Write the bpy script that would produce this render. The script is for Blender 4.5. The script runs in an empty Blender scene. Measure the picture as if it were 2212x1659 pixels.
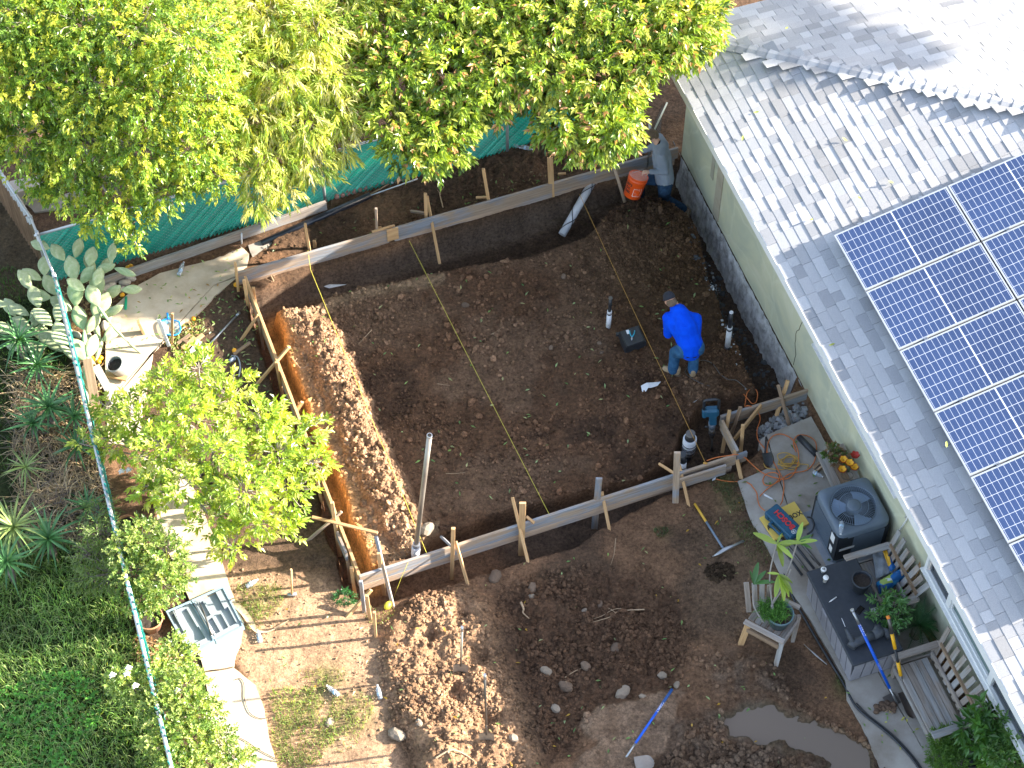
import bpy, bmesh, math, random
import numpy as np
from mathutils import Vector, Matrix, Quaternion
random.seed(7); rng = np.random.default_rng(11)
R = math.radians
scene = bpy.context.scene
COL = scene.collection
# ------------------------------------------------------------------ camera, sky, sun, exposure
DEP = R(55); DIST = 30.0; FPX = 4473.0; CX, CY = 1106.0, 829.5
CAM = Vector((0, -DIST*math.cos(DEP), DIST*math.sin(DEP)))
cd = bpy.data.cameras.new('camera'); cam = bpy.data.objects.new('camera', cd); COL.objects.link(cam)
cam.location = CAM; cam.rotation_euler = (math.pi/2-DEP, 0, 0)
cd.sensor_width = 36; cd.lens = 36*FPX/2212; cd.clip_end = 600; cd.clip_start = .5
scene.camera = cam
SUN_EL = R(23); SUN_AZ = R(82.3)                      # azimuth clockwise from +Y
w = bpy.data.worlds.new('World'); scene.world = w; w.use_nodes = True
wn = w.node_tree.nodes; wl = w.node_tree.links; wn.clear()
sk = wn.new('ShaderNodeTexSky'); sk.sky_type = 'NISHITA'; sk.sun_disc = False
sk.sun_elevation = SUN_EL; sk.sun_rotation = SUN_AZ; sk.altitude = 50; sk.air_density = 1.0; sk.dust_density = 1.6
bg = wn.new('ShaderNodeBackground'); bg.inputs[1].default_value = .12
hs_ = wn.new('ShaderNodeHueSaturation'); hs_.inputs['Saturation'].default_value = .72
wo = wn.new('ShaderNodeOutputWorld'); wl.new(sk.outputs[0], hs_.inputs['Color']); wl.new(hs_.outputs[0], bg.inputs[0]); wl.new(bg.outputs[0], wo.inputs[0])
sd = bpy.data.lights.new('sun', 'SUN'); sd.energy = 5.0; sd.angle = R(.53); sd.color = (1, .90, .76)
so = bpy.data.objects.new('sun', sd); COL.objects.link(so)
sv = Vector((math.sin(SUN_AZ)*math.cos(SUN_EL), math.cos(SUN_AZ)*math.cos(SUN_EL), math.sin(SUN_EL)))
so.rotation_euler = sv.to_track_quat('Z', 'Y').to_euler(); so.location = sv*30
vs = scene.view_settings; vs.view_transform = 'Standard'; vs.look = 'None'; vs.gamma = 1; vs.use_curve_mapping = False
vs.exposure = 2.28

# ------------------------------------------------------------------ place helpers
_fw = Vector((0, math.cos(DEP), -math.sin(DEP))); _up = Vector((0, math.sin(DEP), math.cos(DEP)))
def at(u, v, z=0.0):
    """point of the photograph (2212 px wide view) that lies on the horizontal plane z"""
    r = Vector(((u-CX)/FPX, 0, 0)) + _fw - _up*((v-CY)/FPX)
    return CAM + r*((z-CAM.z)/r.z)
_a = R(-70.7); HW = Vector((math.cos(_a), math.sin(_a), 0)); HN = Vector((-math.sin(_a), math.cos(_a), 0)); HO = Vector((2.66, 4.40, 0))
def loc(a, b, z=0.0): return HO + HW*a + HN*b + Vector((0, 0, z))      # house frame
def toloc(p): d = Vector((p[0], p[1], 0))-HO; return d.dot(HW), d.dot(HN)
HM = Matrix(((HW.x, HN.x, 0, HO.x), (HW.y, HN.y, 0, HO.y), (0, 0, 1, 0), (0, 0, 0, 1)))

# ------------------------------------------------------------------ object helpers
WM = {}
def link(o, parent=None, M=None):
    M = M or Matrix.Identity(4)
    COL.objects.link(o)
    if parent is not None:
        o.parent = parent; o.matrix_basis = WM[parent.name].inverted() @ M
    else: o.matrix_basis = M
    WM[o.name] = M.copy(); return o
def tag(o, label=None, cat=None, group=None, kind=None):
    if label: o['label'] = label
    if cat: o['category'] = cat
    if group: o['group'] = group
    if kind: o['kind'] = kind
    return o
def thing(name, label, cat, p=(0, 0, 0), rz=0.0, group=None):
    o = bpy.data.objects.new(name, None); o.empty_display_size = .2
    link(o, None, Matrix.Translation(Vector(p)) @ Matrix.Rotation(rz, 4, 'Z'))
    return tag(o, label, cat, group)
def copy_tree(o, M, parent=None):
    c = o.copy(); COL.objects.link(c); c.parent = parent
    if parent is None: c.matrix_basis = M
    for ch in o.children: copy_tree(ch, None, c)
    return c

class MB:
    """collects boxes, tubes, lathes into one mesh"""
    def __init__(s): s.v = []; s.f = []; s.sm = []
    def add(s, vs, fs, smooth=False):
        n = len(s.v); s.v += [tuple(x) for x in vs]; s.f += [tuple(i+n for i in f) for f in fs]; s.sm += [smooth]*len(fs); return s
    def box(s, c, d, M=None, ch=0.0):
        c = Vector(c); x, y, z = d[0]/2, d[1]/2, d[2]/2
        if ch <= 0:
            vs = [Vector((i*x, j*y, k*z)) for k in (-1, 1) for j in (-1, 1) for i in (-1, 1)]
            fs = [(0, 2, 3, 1), (4, 5, 7, 6), (0, 1, 5, 4), (2, 6, 7, 3), (0, 4, 6, 2), (1, 3, 7, 5)]
        else:
            vs = []; idx = {}
            for i in (-1, 1):
                for j in (-1, 1):
                    for k in (-1, 1):
                        for ax in range(3):
                            p = [i*(x-ch), j*(y-ch), k*(z-ch)]; p[ax] = (i*x, j*y, k*z)[ax]
                            idx[(i, j, k, ax)] = len(vs); vs.append(Vector(p))
            fs = []
            for sg in (-1, 1):
                q = [(sg, -1, -1, 0), (sg, 1, -1, 0), (sg, 1, 1, 0), (sg, -1, 1, 0)]; fs.append(tuple(idx[t] for t in (q if sg > 0 else q[::-1])))
                q = [(-1, sg, -1, 1), (1, sg, -1, 1), (1, sg, 1, 1), (-1, sg, 1, 1)]; fs.append(tuple(idx[t] for t in (q[::-1] if sg > 0 else q)))
                q = [(-1, -1, sg, 2), (1, -1, sg, 2), (1, 1, sg, 2), (-1, 1, sg, 2)]; fs.append(tuple(idx[t] for t in (q if sg > 0 else q[::-1])))
            for j in (-1, 1):
                for k in (-1, 1):
                    fs.append((idx[(-1, j, k, 1)], idx[(1, j, k, 1)], idx[(1, j, k, 2)], idx[(-1, j, k, 2)]))
                    fs.append((idx[(j, -1, k, 0)], idx[(j, 1, k, 0)], idx[(j, 1, k, 2)], idx[(j, -1, k, 2)]))
                    fs.append((idx[(j, k, -1, 0)], idx[(j, k, 1, 0)], idx[(j, k, 1, 1)], idx[(j, k, -1, 1)]))
                    for i in (-1, 1): fs.append((idx[(i, j, k, 0)], idx[(i, j, k, 1)], idx[(i, j, k, 2)]))
        if M is not None: vs = [M @ v for v in vs]
        return s.add([v+c for v in vs], fs)
    def bar(s, p, q, w_, h_, up=(0, 0, 1), ch=0.0):
        p, q = Vector(p), Vector(q); X = (q-p).normalized(); U = Vector(up)
        if abs(X.dot(U)) > .98: U = Vector((0, 1, 0))
        Y = U.cross(X).normalized(); Z = X.cross(Y)
        M = Matrix((X, Y, Z)).transposed()
        return s.box((p+q)/2, ((q-p).length, w_, h_), M, ch)
    def tube(s, pts, rad, seg=8, cap=True, smooth=True, flat=1.0, rcap=False):
        pts = [Vector(p) for p in pts]; n = len(pts)
        rad = [rad]*n if isinstance(rad, (int, float)) else list(rad)
        if rcap:
            d0 = (pts[0]-pts[1]).normalized(); d1 = (pts[-1]-pts[-2]).normalized()
            a0 = [pts[0]+d0*rad[0]*k for k in (.95, .7)]; a1 = [pts[-1]+d1*rad[-1]*k for k in (.7, .95)]
            pts = a0+pts+a1; rad = [rad[0]*.3, rad[0]*.75]+rad+[rad[-1]*.75, rad[-1]*.3]; n = len(pts)
        ref = Vector((0, 0, 1)); t0 = (pts[1]-pts[0]).normalized()
        if abs(t0.dot(ref)) > .9: ref = Vector((1, 0, 0))
        u = ref.cross(t0).normalized(); vs = []
        for i in range(n):
            t = (pts[min(i+1, n-1)]-pts[max(i-1, 0)])
            t = t.normalized() if t.length > 1e-9 else t0
            u = (u - t*u.dot(t)); u = u.normalized() if u.length > 1e-6 else t.orthogonal().normalized()
            v = t.cross(u)
            for k in range(seg):
                a = 2*math.pi*k/seg; vs.append(pts[i]+(u*math.cos(a)+v*math.sin(a)*flat)*rad[i])
        fs = [(i*seg+k, i*seg+(k+1) % seg, (i+1)*seg+(k+1) % seg, (i+1)*seg+k) for i in range(n-1) for k in range(seg)]
        s.add(vs, fs, smooth)
        if cap:
            b = len(s.v)-n*seg
            s.f.append(tuple(b+k for k in range(seg))[::-1]); s.f.append(tuple(b+(n-1)*seg+k for k in range(seg))); s.sm += [False, False]
        return s
    def lathe(s, prof, c=(0, 0, 0), seg=24, M=None, smooth=True, sq=1.0):
        c = Vector(c); vs = []
        for r, z in prof:
            for k in range(seg):
                a = 2*math.pi*k/seg; p = Vector((r*math.cos(a), r*math.sin(a)*sq, z))
                vs.append((M @ p if M is not None else p)+c)
        n = len(prof)
        fs = [(i*seg+k, i*seg+(k+1) % seg, (i+1)*seg+(k+1) % seg, (i+1)*seg+k) for i in range(n-1) for k in range(seg)]
        s.add(vs, fs, smooth)
        b = len(s.v)-n*seg
        for i, rev in ((0, True), (n-1, False)):
            if prof[i][0] > 1e-5:
                t = tuple(b+i*seg+k for k in range(seg)); s.f.append(t[::-1] if rev else t); s.sm.append(False)
        return s
    def ell(s, c, r, M=None, seg=14, rings=9):
        prof = [(math.sin(math.pi*i/rings), -math.cos(math.pi*i/rings)) for i in range(rings+1)]
        prof[0] = (1e-6, -1); prof[-1] = (1e-6, 1)
        S = Matrix.Diagonal(Vector(r)); S = (M @ S) if M is not None else S
        return s.lathe(prof, c, seg, S)
    def prism(s, poly, z0, z1):
        n = len(poly); vs = [(p[0], p[1], z0) for p in poly]+[(p[0], p[1], z1) for p in poly]
        fs = [tuple(range(n))[::-1], tuple(range(n, 2*n))]+[(i, (i+1) % n, n+(i+1) % n, n+i) for i in range(n)]
        return s.add(vs, fs)
    def build(s, name, mat, parent=None, M=None, label=None):
        me = bpy.data.meshes.new(name); me.from_pydata(s.v, [], s.f); me.update()
        me.polygons.foreach_set('use_smooth', s.sm)
        if mat is not None:
            for m_ in (mat if isinstance(mat, (list, tuple)) else [mat]): me.materials.append(m_)
        bm = bmesh.new(); bm.from_mesh(me); bmesh.ops.recalc_face_normals(bm, faces=bm.faces); bm.to_mesh(me); bm.free()
        o = bpy.data.objects.new(name, me)
        if M is None and parent is not None: M = Matrix.Identity(4)
        link(o, parent, M)
        if label: o['label'] = label
        return o
    def build_local(s, name, mat, parent):
        """vertices are in the parent's own frame"""
        o = s.build(name, mat, None); COL.objects.unlink(o); o.parent = parent; COL.objects.link(o)
        o.matrix_basis = Matrix.Identity(4); WM[o.name] = WM[parent.name].copy(); return o
def npmesh(name, V, F, mat, col=None, smooth=False, parent=None, M=None):
    V = np.asarray(V, np.float32); F = np.asarray(F, np.int32); k = F.shape[1]
    me = bpy.data.meshes.new(name); me.vertices.add(len(V)); me.vertices.foreach_set('co', V.ravel())
    me.loops.add(F.size); me.loops.foreach_set('vertex_index', F.ravel())
    me.polygons.add(len(F)); me.polygons.foreach_set('loop_start', np.arange(0, F.size, k, dtype=np.int32))
    me.polygons.foreach_set('use_smooth', np.full(len(F), smooth))
    me.update(calc_edges=True)
    if col is not None:
        a = me.color_attributes.new('Col', 'FLOAT_COLOR', 'POINT')
        c4 = np.ones((len(V), 4), np.float32); c4[:, :3] = col; a.data.foreach_set('color', c4.ravel())
    me.materials.append(mat)
    return link(bpy.data.objects.new(name, me), parent, M)
def plank(name, p, q, w_, h_, mat, parent=None, up=(0, 0, 1), ch=.003, label=None, twist=0.0):
    """sawn timber whose own x axis runs along the grain"""
    p, q = Vector(p), Vector(q); X = (q-p).normalized(); U = Vector(up)
    if abs(X.dot(U)) > .98: U = Vector((0, 1, 0))
    Y = U.cross(X).normalized(); Z = X.cross(Y)
    M = Matrix((X, Y, Z)).transposed().to_4x4(); M.translation = (p+q)/2
    M = M @ Matrix.Rotation(twist, 4, 'X')
    return MB().box((0, 0, 0), ((q-p).length, w_, h_), None, ch).build(name, mat, parent, M, label)

# ------------------------------------------------------------------ materials
def nodes(name):
    m = bpy.data.materials.new(name); m.use_nodes = True; nt = m.node_tree; b = nt.nodes['Principled BSDF']
    return m, nt, b
def N(nt, t, **kw):
    n = nt.nodes.new(t)
    for k, v in kw.items():
        if isinstance(v, tuple) and k in n.inputs: n.inputs[k].default_value = v
        elif k in n.inputs: n.inputs[k].default_value = v
        else: setattr(n, k, v)
    return n
def ramp(nt, src, stops):
    r = nt.nodes.new('ShaderNodeValToRGB'); e = r.color_ramp.elements
    while len(e) < len(stops): e.new(.5)
    for i, (p, c) in enumerate(stops): e[i].position = p; e[i].color = (*c, 1)
    nt.links.new(src, r.inputs[0]); return r.outputs[0]
def mat(name, c1, c2=None, sc=6.0, rough=.75, bump=0.0, bsc=40.0, stretch=(1, 1, 1), metal=0.0, spec=.5, c3=None, rnd=0.0, coat=0.0, dist=.02):
    m, nt, b = nodes(name)
    tc = N(nt, 'ShaderNodeTexCoord'); mp = N(nt, 'ShaderNodeMapping'); mp.inputs['Scale'].default_value = stretch
    nt.links.new(tc.outputs['Object'], mp.inputs[0])
    b.inputs['Roughness'].default_value = rough; b.inputs['Metallic'].default_value = metal; b.inputs['Specular IOR Level'].default_value = spec
    b.inputs['Coat Weight'].default_value = coat
    if c2 is None: c2 = tuple(x*.8 for x in c1)
    no = N(nt, 'ShaderNodeTexNoise', Scale=sc, Detail=6.0, Roughness=.65); nt.links.new(mp.outputs[0], no.inputs['Vector'])
    st = [(.32, c1), (.68, c2)] if c3 is None else [(.3, c1), (.52, c2), (.72, c3)]
    out = ramp(nt, no.outputs['Fac'], st)
    if rnd > 0:
        oi = N(nt, 'ShaderNodeObjectInfo'); mr = N(nt, 'ShaderNodeMapRange'); mr.inputs['To Min'].default_value = 1-rnd; mr.inputs['To Max'].default_value = 1+rnd
        nt.links.new(oi.outputs['Random'], mr.inputs[0])
        hs = N(nt, 'ShaderNodeHueSaturation'); nt.links.new(mr.outputs[0], hs.inputs['Value']); nt.links.new(out, hs.inputs['Color']); out = hs.outputs[0]
    nt.links.new(out, b.inputs['Base Color'])
    if bump > 0:
        n2 = N(nt, 'ShaderNodeTexNoise', Scale=bsc, Detail=8.0, Roughness=.7); nt.links.new(mp.outputs[0], n2.inputs['Vector'])
        bp = N(nt, 'ShaderNodeBump', Strength=bump, Distance=dist); nt.links.new(n2.outputs['Fac'], bp.inputs['Height']); nt.links.new(bp.outputs[0], b.inputs['Normal'])
    return m
def wood(name, light, dark, grey=None, rnd=.15):
    m, nt, b = nodes(name); b.inputs['Roughness'].default_value = .8; b.inputs['Specular IOR Level'].default_value = .25
    tc = N(nt, 'ShaderNodeTexCoord'); oi = N(nt, 'ShaderNodeObjectInfo')
    ad = N(nt, 'ShaderNodeVectorMath', operation='ADD'); sc = N(nt, 'ShaderNodeVectorMath', operation='SCALE'); sc.inputs['Scale'].default_value = 37.0
    cb = N(nt, 'ShaderNodeCombineXYZ'); nt.links.new(oi.outputs['Random'], cb.inputs[0]); nt.links.new(oi.outputs['Random'], cb.inputs[1])
    nt.links.new(cb.outputs[0], sc.inputs[0]); nt.links.new(tc.outputs['Object'], ad.inputs[0]); nt.links.new(sc.outputs[0], ad.inputs[1])
    mp = N(nt, 'ShaderNodeMapping'); mp.inputs['Scale'].default_value = (1.2, 22, 22); nt.links.new(ad.outputs[0], mp.inputs[0])
    n1 = N(nt, 'ShaderNodeTexNoise', Scale=1.6, Detail=7.0, Roughness=.7); nt.links.new(mp.outputs[0], n1.inputs['Vector'])
    c = ramp(nt, n1.outputs['Fac'], [(.33, dark), (.62, light)])
    if grey:
        mp2 = N(nt, 'ShaderNodeMapping'); mp2.inputs['Scale'].default_value = (1, 3.5, 3.5); nt.links.new(ad.outputs[0], mp2.inputs[0])
        n2 = N(nt, 'ShaderNodeTexNoise', Scale=1.3, Detail=4.0, Roughness=.6, Distortion=.4); nt.links.new(mp2.outputs[0], n2.inputs['Vector'])
        f = ramp(nt, n2.outputs['Fac'], [(.44, (0, 0, 0)), (.60, (1, 1, 1))])
        mx = N(nt, 'ShaderNodeMixRGB'); nt.links.new(f, mx.inputs[0]); nt.links.new(c, mx.inputs[1])
        g2 = ramp(nt, n1.outputs['Fac'], [(.3, tuple(x*.6 for x in grey)), (.62, grey)]); nt.links.new(g2, mx.inputs[2]); c = mx.outputs[0]
    hs = N(nt, 'ShaderNodeHueSaturation'); mr = N(nt, 'ShaderNodeMapRange'); mr.inputs['To Min'].default_value = 1-rnd; mr.inputs['To Max'].default_value = 1+rnd
    nt.links.new(oi.outputs['Random'], mr.inputs[0]); nt.links.new(mr.outputs[0], hs.inputs['Value']); nt.links.new(c, hs.inputs['Color'])
    nt.links.new(hs.outputs[0], b.inputs['Base Color'])
    bp = N(nt, 'ShaderNodeBump', Strength=.5, Distance=.004); nt.links.new(n1.outputs['Fac'], bp.inputs['Height']); nt.links.new(bp.outputs[0], b.inputs['Normal'])
    return m
def leafmat(name, trans=.45, rough=.4, attr=True, c=(.1, .2, .03), spec=.5):
    m, nt, b = nodes(name); b.inputs['Roughness'].default_value = rough; b.inputs['Specular IOR Level'].default_value = spec
    out = nt.nodes['Material Output']
    if attr: src = N(nt, 'ShaderNodeVertexColor', layer_name='Col').outputs[0]
    else:
        oi = N(nt, 'ShaderNodeObjectInfo'); hs = N(nt, 'ShaderNodeHueSaturation'); hs.inputs['Color'].default_value = (*c, 1)
        mr = N(nt, 'ShaderNodeMapRange'); mr.inputs['To Min'].default_value = .65; mr.inputs['To Max'].default_value = 1.4
        nt.links.new(oi.outputs['Random'], mr.inputs[0]); nt.links.new(mr.outputs[0], hs.inputs['Value']); src = hs.outputs[0]
    nt.links.new(src, b.inputs['Base Color'])
    tl = N(nt, 'ShaderNodeBsdfTranslucent'); g = N(nt, 'ShaderNodeMixRGB', blend_type='MULTIPLY'); g.inputs[0].default_value = 1
    g.inputs[2].default_value = (1.5, 1.35, .35, 1); nt.links.new(src, g.inputs[1]); nt.links.new(g.outputs[0], tl.inputs[0])
    mx = N(nt, 'ShaderNodeMixShader'); mx.inputs[0].default_value = trans
    nt.links.new(b.outputs[0], mx.inputs[1]); nt.links.new(tl.outputs[0], mx.inputs[2]); nt.links.new(mx.outputs[0], out.inputs[0])
    return m
def plain(name, c, rough=.5, metal=0, spec=.5, alpha=None):
    m, nt, b = nodes(name); b.inputs['Base Color'].default_value = (*c, 1); b.inputs['Roughness'].default_value = rough
    b.inputs['Metallic'].default_value = metal; b.inputs['Specular IOR Level'].default_value = spec
    if alpha is not None: b.inputs['Alpha'].default_value = alpha
    return m

M_new = wood('fresh_pine', (.60, .39, .20), (.42, .24, .11))
M_grey = wood('stained_form_board', (.38, .29, .21), (.25, .18, .13), (.27, .29, .325))
M_old = wood('silvered_timber', (.36, .31, .27), (.19, .155, .13), (.36, .36, .36))
M_brown = wood('brown_board', (.34, .24, .16), (.19, .125, .08))
M_steel = plain('galvanised_steel', (.42, .44, .47), .38, .85)
M_dsteel = plain('dark_steel', (.16, .15, .14), .45, .8)
M_white = mat('white_vinyl', (.74, .75, .76), (.66, .67, .69), rough=.5)
M_black = mat('black_plastic', (.018, .020, .024), (.030, .033, .04), sc=20, rough=.42)
M_pvcw = mat('white_wrapped_pipe', (.72, .74, .78), (.55, .57, .6), sc=9, rough=.55, bump=.2, bsc=60)
M_orange_cord = mat('orange_cord', (.62, .17, .035), (.5, .13, .03), rough=.5)
M_yellow_cord = mat('yellow_cord', (.55, .34, .07), (.42, .25, .05), rough=.5)
M_twig = mat('dry_root', (.36, .22, .12), (.22, .13, .07), sc=30, rough=.9)
M_leafy = leafmat('foliage_leaf', .38, .38)
M_clear = None
def clearplastic():
    m, nt, b = nodes('clear_plastic'); b.inputs['Base Color'].default_value = (.85, .9, .95, 1); b.inputs['Roughness'].default_value = .12
    b.inputs['Transmission Weight'].default_value = .72; b.inputs['IOR'].default_value = 1.2; return m
M_clear = clearplastic()
# ------------------------------------------------------------------ the ground: one height field, dug, trenched and heaped
def V2(pts, z=0.0): return np.array([at(u, v, z)[:2] for u, v in pts])
def seg_d(X, Y, a, b):
    ax, ay = a; bx, by = b; dx, dy = bx-ax, by-ay; L = dx*dx+dy*dy+1e-12
    t = np.clip(((X-ax)*dx+(Y-ay)*dy)/L, 0, 1); return np.hypot(X-ax-t*dx, Y-ay-t*dy)
def line_d(X, Y, P):
    d = np.full(X.shape, 1e9)
    for i in range(len(P)-1): d = np.minimum(d, seg_d(X, Y, P[i], P[i+1]))
    return d
def poly_sd(X, Y, P):
    P = list(P); n = len(P); d = line_d(X, Y, P+[P[0]]); ins = np.zeros(X.shape, bool)
    for i in range(n):
        x1, y1 = P[i]; x2, y2 = P[(i+1) % n]
        c = ((y1 > Y) != (y2 > Y)) & (X < (x2-x1)*(Y-y1)/(y2-y1+1e-12)+x1); ins ^= c
    return np.where(ins, -d, d)
def ss(e0, e1, x): t = np.clip((x-e0)/(e1-e0), 0, 1); return t*t*(3-2*t)
def _h(ix, iy, s): 
    n = (ix*374761393 + iy*668265263 + s*1442695041) & 0xffffffff; n = ((n ^ (n >> 13))*1274126177) & 0xffffffff
    return ((n ^ (n >> 16)) & 0xffff)/65535.0
def vnoise(X, Y, sc, s=0):
    x, y = X*sc, Y*sc; ix = np.floor(x).astype(np.int64); iy = np.floor(y).astype(np.int64); fx, fy = x-ix, y-iy
    fx = fx*fx*(3-2*fx); fy = fy*fy*(3-2*fy)
    return ((_h(ix, iy, s)*(1-fx)+_h(ix+1, iy, s)*fx)*(1-fy)+(_h(ix, iy+1, s)*(1-fx)+_h(ix+1, iy+1, s)*fx)*fy)*2-1
def fbm(X, Y, sc, o=4, s=0): return sum(vnoise(X, Y, sc*2.03**i, s+i)*.5**i for i in range(o))
def bumps(X, Y, sc, s=0):
    """round clods: dome round the nearest jittered cell point"""
    x, y = X*sc, Y*sc; ix = np.floor(x).astype(np.int64); iy = np.floor(y).astype(np.int64); best = np.zeros(X.shape)
    for di in (-1, 0, 1):
        for dj in (-1, 0, 1):
            cx = ix+di; cy = iy+dj; px = cx+_h(cx, cy, s); py = cy+_h(cx, cy, s+9); r = .25+.55*_h(cx, cy, s+5)
            d2 = ((x-px)**2+(y-py)**2)/(r*r); best = np.maximum(best, np.sqrt(np.clip(1-d2, 0, 1))*r)
    return best
STEP = .03
gx = np.arange(-9.0, 9.01, STEP); gy = np.arange(-7.0, 8.4, STEP)
GX, GY = np.meshgrid(gx, gy)
wx = GX+.03*fbm(GX, GY, 3.1, 3, 40); wy = GY+.03*fbm(GX, GY, 3.3, 3, 50)      # ragged edges
inner = [(592,676),(640,676),(703,642),(762,622),(862,604),(1000,577),(1150,547),(1262,512),(1325,455),(1390,432),(1450,440),(1502,486),
         (1530,590),(1572,700),(1612,790),(1640,850),(1560,852),(1508,880),(1474,925),(1452,985),(1387,1028),(1237,1066),(1084,1104),(930,1165),(885,1200),(830,1228),
         (801,1225),(792,1192),(776,1152),(761,1128),(751,1095),(737,1042),(710,986),(667,886),(645,828),(622,761),(610,720)]
PAD = V2(inner)
FB0, FB1 = Vector((-3.95, 1.61, 0)), Vector((2.62, 4.235, 0))          # far board line
LB1 = Vector((-2.0, -3.35, 0)); NB1 = Vector((3.2, -1.41, 0))
outer = [tuple(FB0[:2]+Vector((-.16, 0))[:2])] if False else []
OUT = np.array([(-4.12, 1.60), (2.66, 4.30)] + [tuple(loc(a, 0.0)[:2]) for a in (.05, 4.45)] +
               [tuple(x) for x in V2([(1700,890),(1660,930),(1640,975),(1590,1015),(1450,1062),(1354,1106),(1304,1140),(1237,1179),(1137,1209),(1087,1226),(1020,1249),(940,1272),(860,1292),(800,1312),(760,1300),(742,1250),(734,1225),(717,1183),(707,1142),(689,1092),(679,1042),(640,950),(600,860),(575,780),(562,745),(550,703),(533,646)])])
sd_pad = poly_sd(wx, wy, PAD); sd_out = poly_sd(wx, wy, OUT)
LA = (GX-HO.x)*HW.x+(GY-HO.y)*HW.y; LB = (GX-HO.x)*HN.x+(GY-HO.y)*HN.y
cl1 = bumps(GX, GY, 9, 1); cl2 = bumps(GX, GY, 17, 2); cl3 = bumps(GX, GY, 31, 3)
base = .03*fbm(GX, GY, .7, 4, 3)+.008*fbm(GX, GY, 6, 3, 4)
H = base.copy()
trench = (1-ss(-.05, .02, sd_out))*ss(-.02, .06, sd_pad)
dep = -.46+.05*fbm(GX, GY, 2, 3, 8)-.08*ss(-.8, -.5, LB)*ss(5, 4, LA)
H = H*(1-trench)+trench*(dep+.03*cl2)
pad = 1-ss(-.08, .02, sd_pad)
rough = .35+.65*ss(-.3, .5, fbm(GX, GY, .9, 3, 21))
gr = np.abs(fbm(wx, wy, 5, 5, 14)); gr2 = np.abs(fbm(wx, wy, 11, 4, 15))
H += pad*(-.03+.022*cl1*rough+.020*cl2*rough+.010*cl3+.02*fbm(GX, GY, 2, 3, 12)+.030*gr*rough+.015*gr2)
# spoil ridge inside the left edge
RID = V2([(640,690),(700,740),(735,830),(770,920),(810,1010),(850,1090),(885,1150)])
dr = line_d(wx, wy, RID); ridge = np.clip(1-(dr/.34)**2, 0, 1)
H += ridge*(.10+.03*cl1+.04*cl2+.02*cl3+.06*gr+.05*gr2)*pad
# heap of dark soil by the bucket, soil round it
def blob(u, v, r, h, e=1.0):
    p = at(u, v, 0); d = np.hypot(wx-p.x, (wy-p.y)*e)/r; return h*np.exp(-d*d*1.2)
H += (blob(1400, 478, .55, .22)+blob(1335, 500, .4, .10)+blob(1450, 530, .4, .08))*pad*(1+.5*cl1)
# dug hollow and sun-lit mound south of the form
HOL = V2([(1060,1285),(1150,1240),(1300,1215),(1420,1225),(1500,1290),(1500,1420),(1470,1500),(1400,1510),(1330,1530),(1285,1560),(1250,1640),(1185,1659),(1150,1560),(1105,1440)])
sdh = poly_sd(wx, wy, HOL); hol = 1-ss(-.25, .05, sdh)
H += hol*(-.14+.03*cl1+.035*cl2+.015*cl3+.05*gr+.03*gr2+.03*fbm(GX, GY, 2.5, 3, 60))
MND = V2([(820,1350),(900,1285),(1010,1262),(1060,1300),(1100,1440),(1150,1560),(1180,1680),(900,1690),(850,1560),(815,1450)])
sdm = poly_sd(wx, wy, MND); mnd = 1-ss(-.3, .08, sdm)
H += mnd*(.10+.02*cl1*ss(-.2, .3, fbm(GX, GY, 1.5, 3, 70)+.2)+.018*cl2+.015*cl3+.05*gr+.04*gr2+.06*fbm(GX, GY, 2.2, 3, 71))
for u, v, r in ((932, 1378, .13), (1042, 1418, .16), (985, 1500, .14), (1010, 1330, .12), (1050, 1560, .15)): H -= blob(u, v, r, .16)
# cracked dry crust and the trampled ground to the right
CRU = V2([(1290,1530),(1330,1520),(1400,1500),(1460,1510),(1440,1600),(1400,1680),(1230,1690),(1260,1620)])
sdc = poly_sd(GX+.16*fbm(GX, GY, 2.6, 4, 46), GY+.16*fbm(GX, GY, 2.6, 4, 47), CRU); cru = 1-ss(-.06, .03, sdc); H += cru*(.05+.012*cl2)
BRK = V2([(1500,1420),(1600,1400),(1680,1440),(1720,1520),(1800,1560),(1900,1620),(1930,1690),(1420,1690),(1440,1560),(1560,1520)])
brk = 1-ss(-.2, .1, poly_sd(wx, wy, BRK)); H += brk*(.03+.05*cl1+.035*cl2)
PUD = V2([(1575,1540),(1620,1530),(1680,1525),(1740,1560),(1800,1590),(1860,1620),(1905,1690),(1840,1690),(1770,1645),(1700,1612),(1640,1600),(1585,1590)])
sdp = poly_sd(GX+.10*fbm(GX, GY, 3.4, 4, 44), GY+.10*fbm(GX, GY, 3.4, 4, 45), PUD); pudm = 1-ss(-.06, .10, sdp); H = np.where((sdp > 0) & (sdp < .7), np.maximum(H, .002), H); H = H*(1-pudm)+pudm*(-.035)
outsoil = (1-ss(0, .1, -sd_out))*ss(-9, -8, GY)
H += outsoil*(1-hol)*(1-mnd)*(1-brk)*(1-pudm)*(.012*cl2+.008*cl3)
LAWN = V2([(-400,300),(0,380),(60,470),(125,600),(160,760),(200,950),(235,1150),(300,1400),(372,1700),(-400,1700)])
lawn = 1-ss(-.15, .05, poly_sd(wx, wy, LAWN))
H += lawn*(.05*fbm(GX, GY, 1.3, 3, 80))
BERM = V2([(560,560),(700,515),(900,460),(1180,360),(1340,330),(1330,300),(1150,300),(900,340),(700,420)])
berm = 1-ss(-.15, .12, poly_sd(wx, wy, BERM)); H += berm*(.03+.05*cl1*ss(0, .6, GX+1)+.03*cl2)
RUB = V2([(1640,905),(1735,865),(1750,905),(1700,925),(1650,940)]); rub = 1-ss(-.04, .06, poly_sd(wx, wy, RUB))
H = H*(1-rub)+rub*(-.10+.04*cl2)
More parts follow.
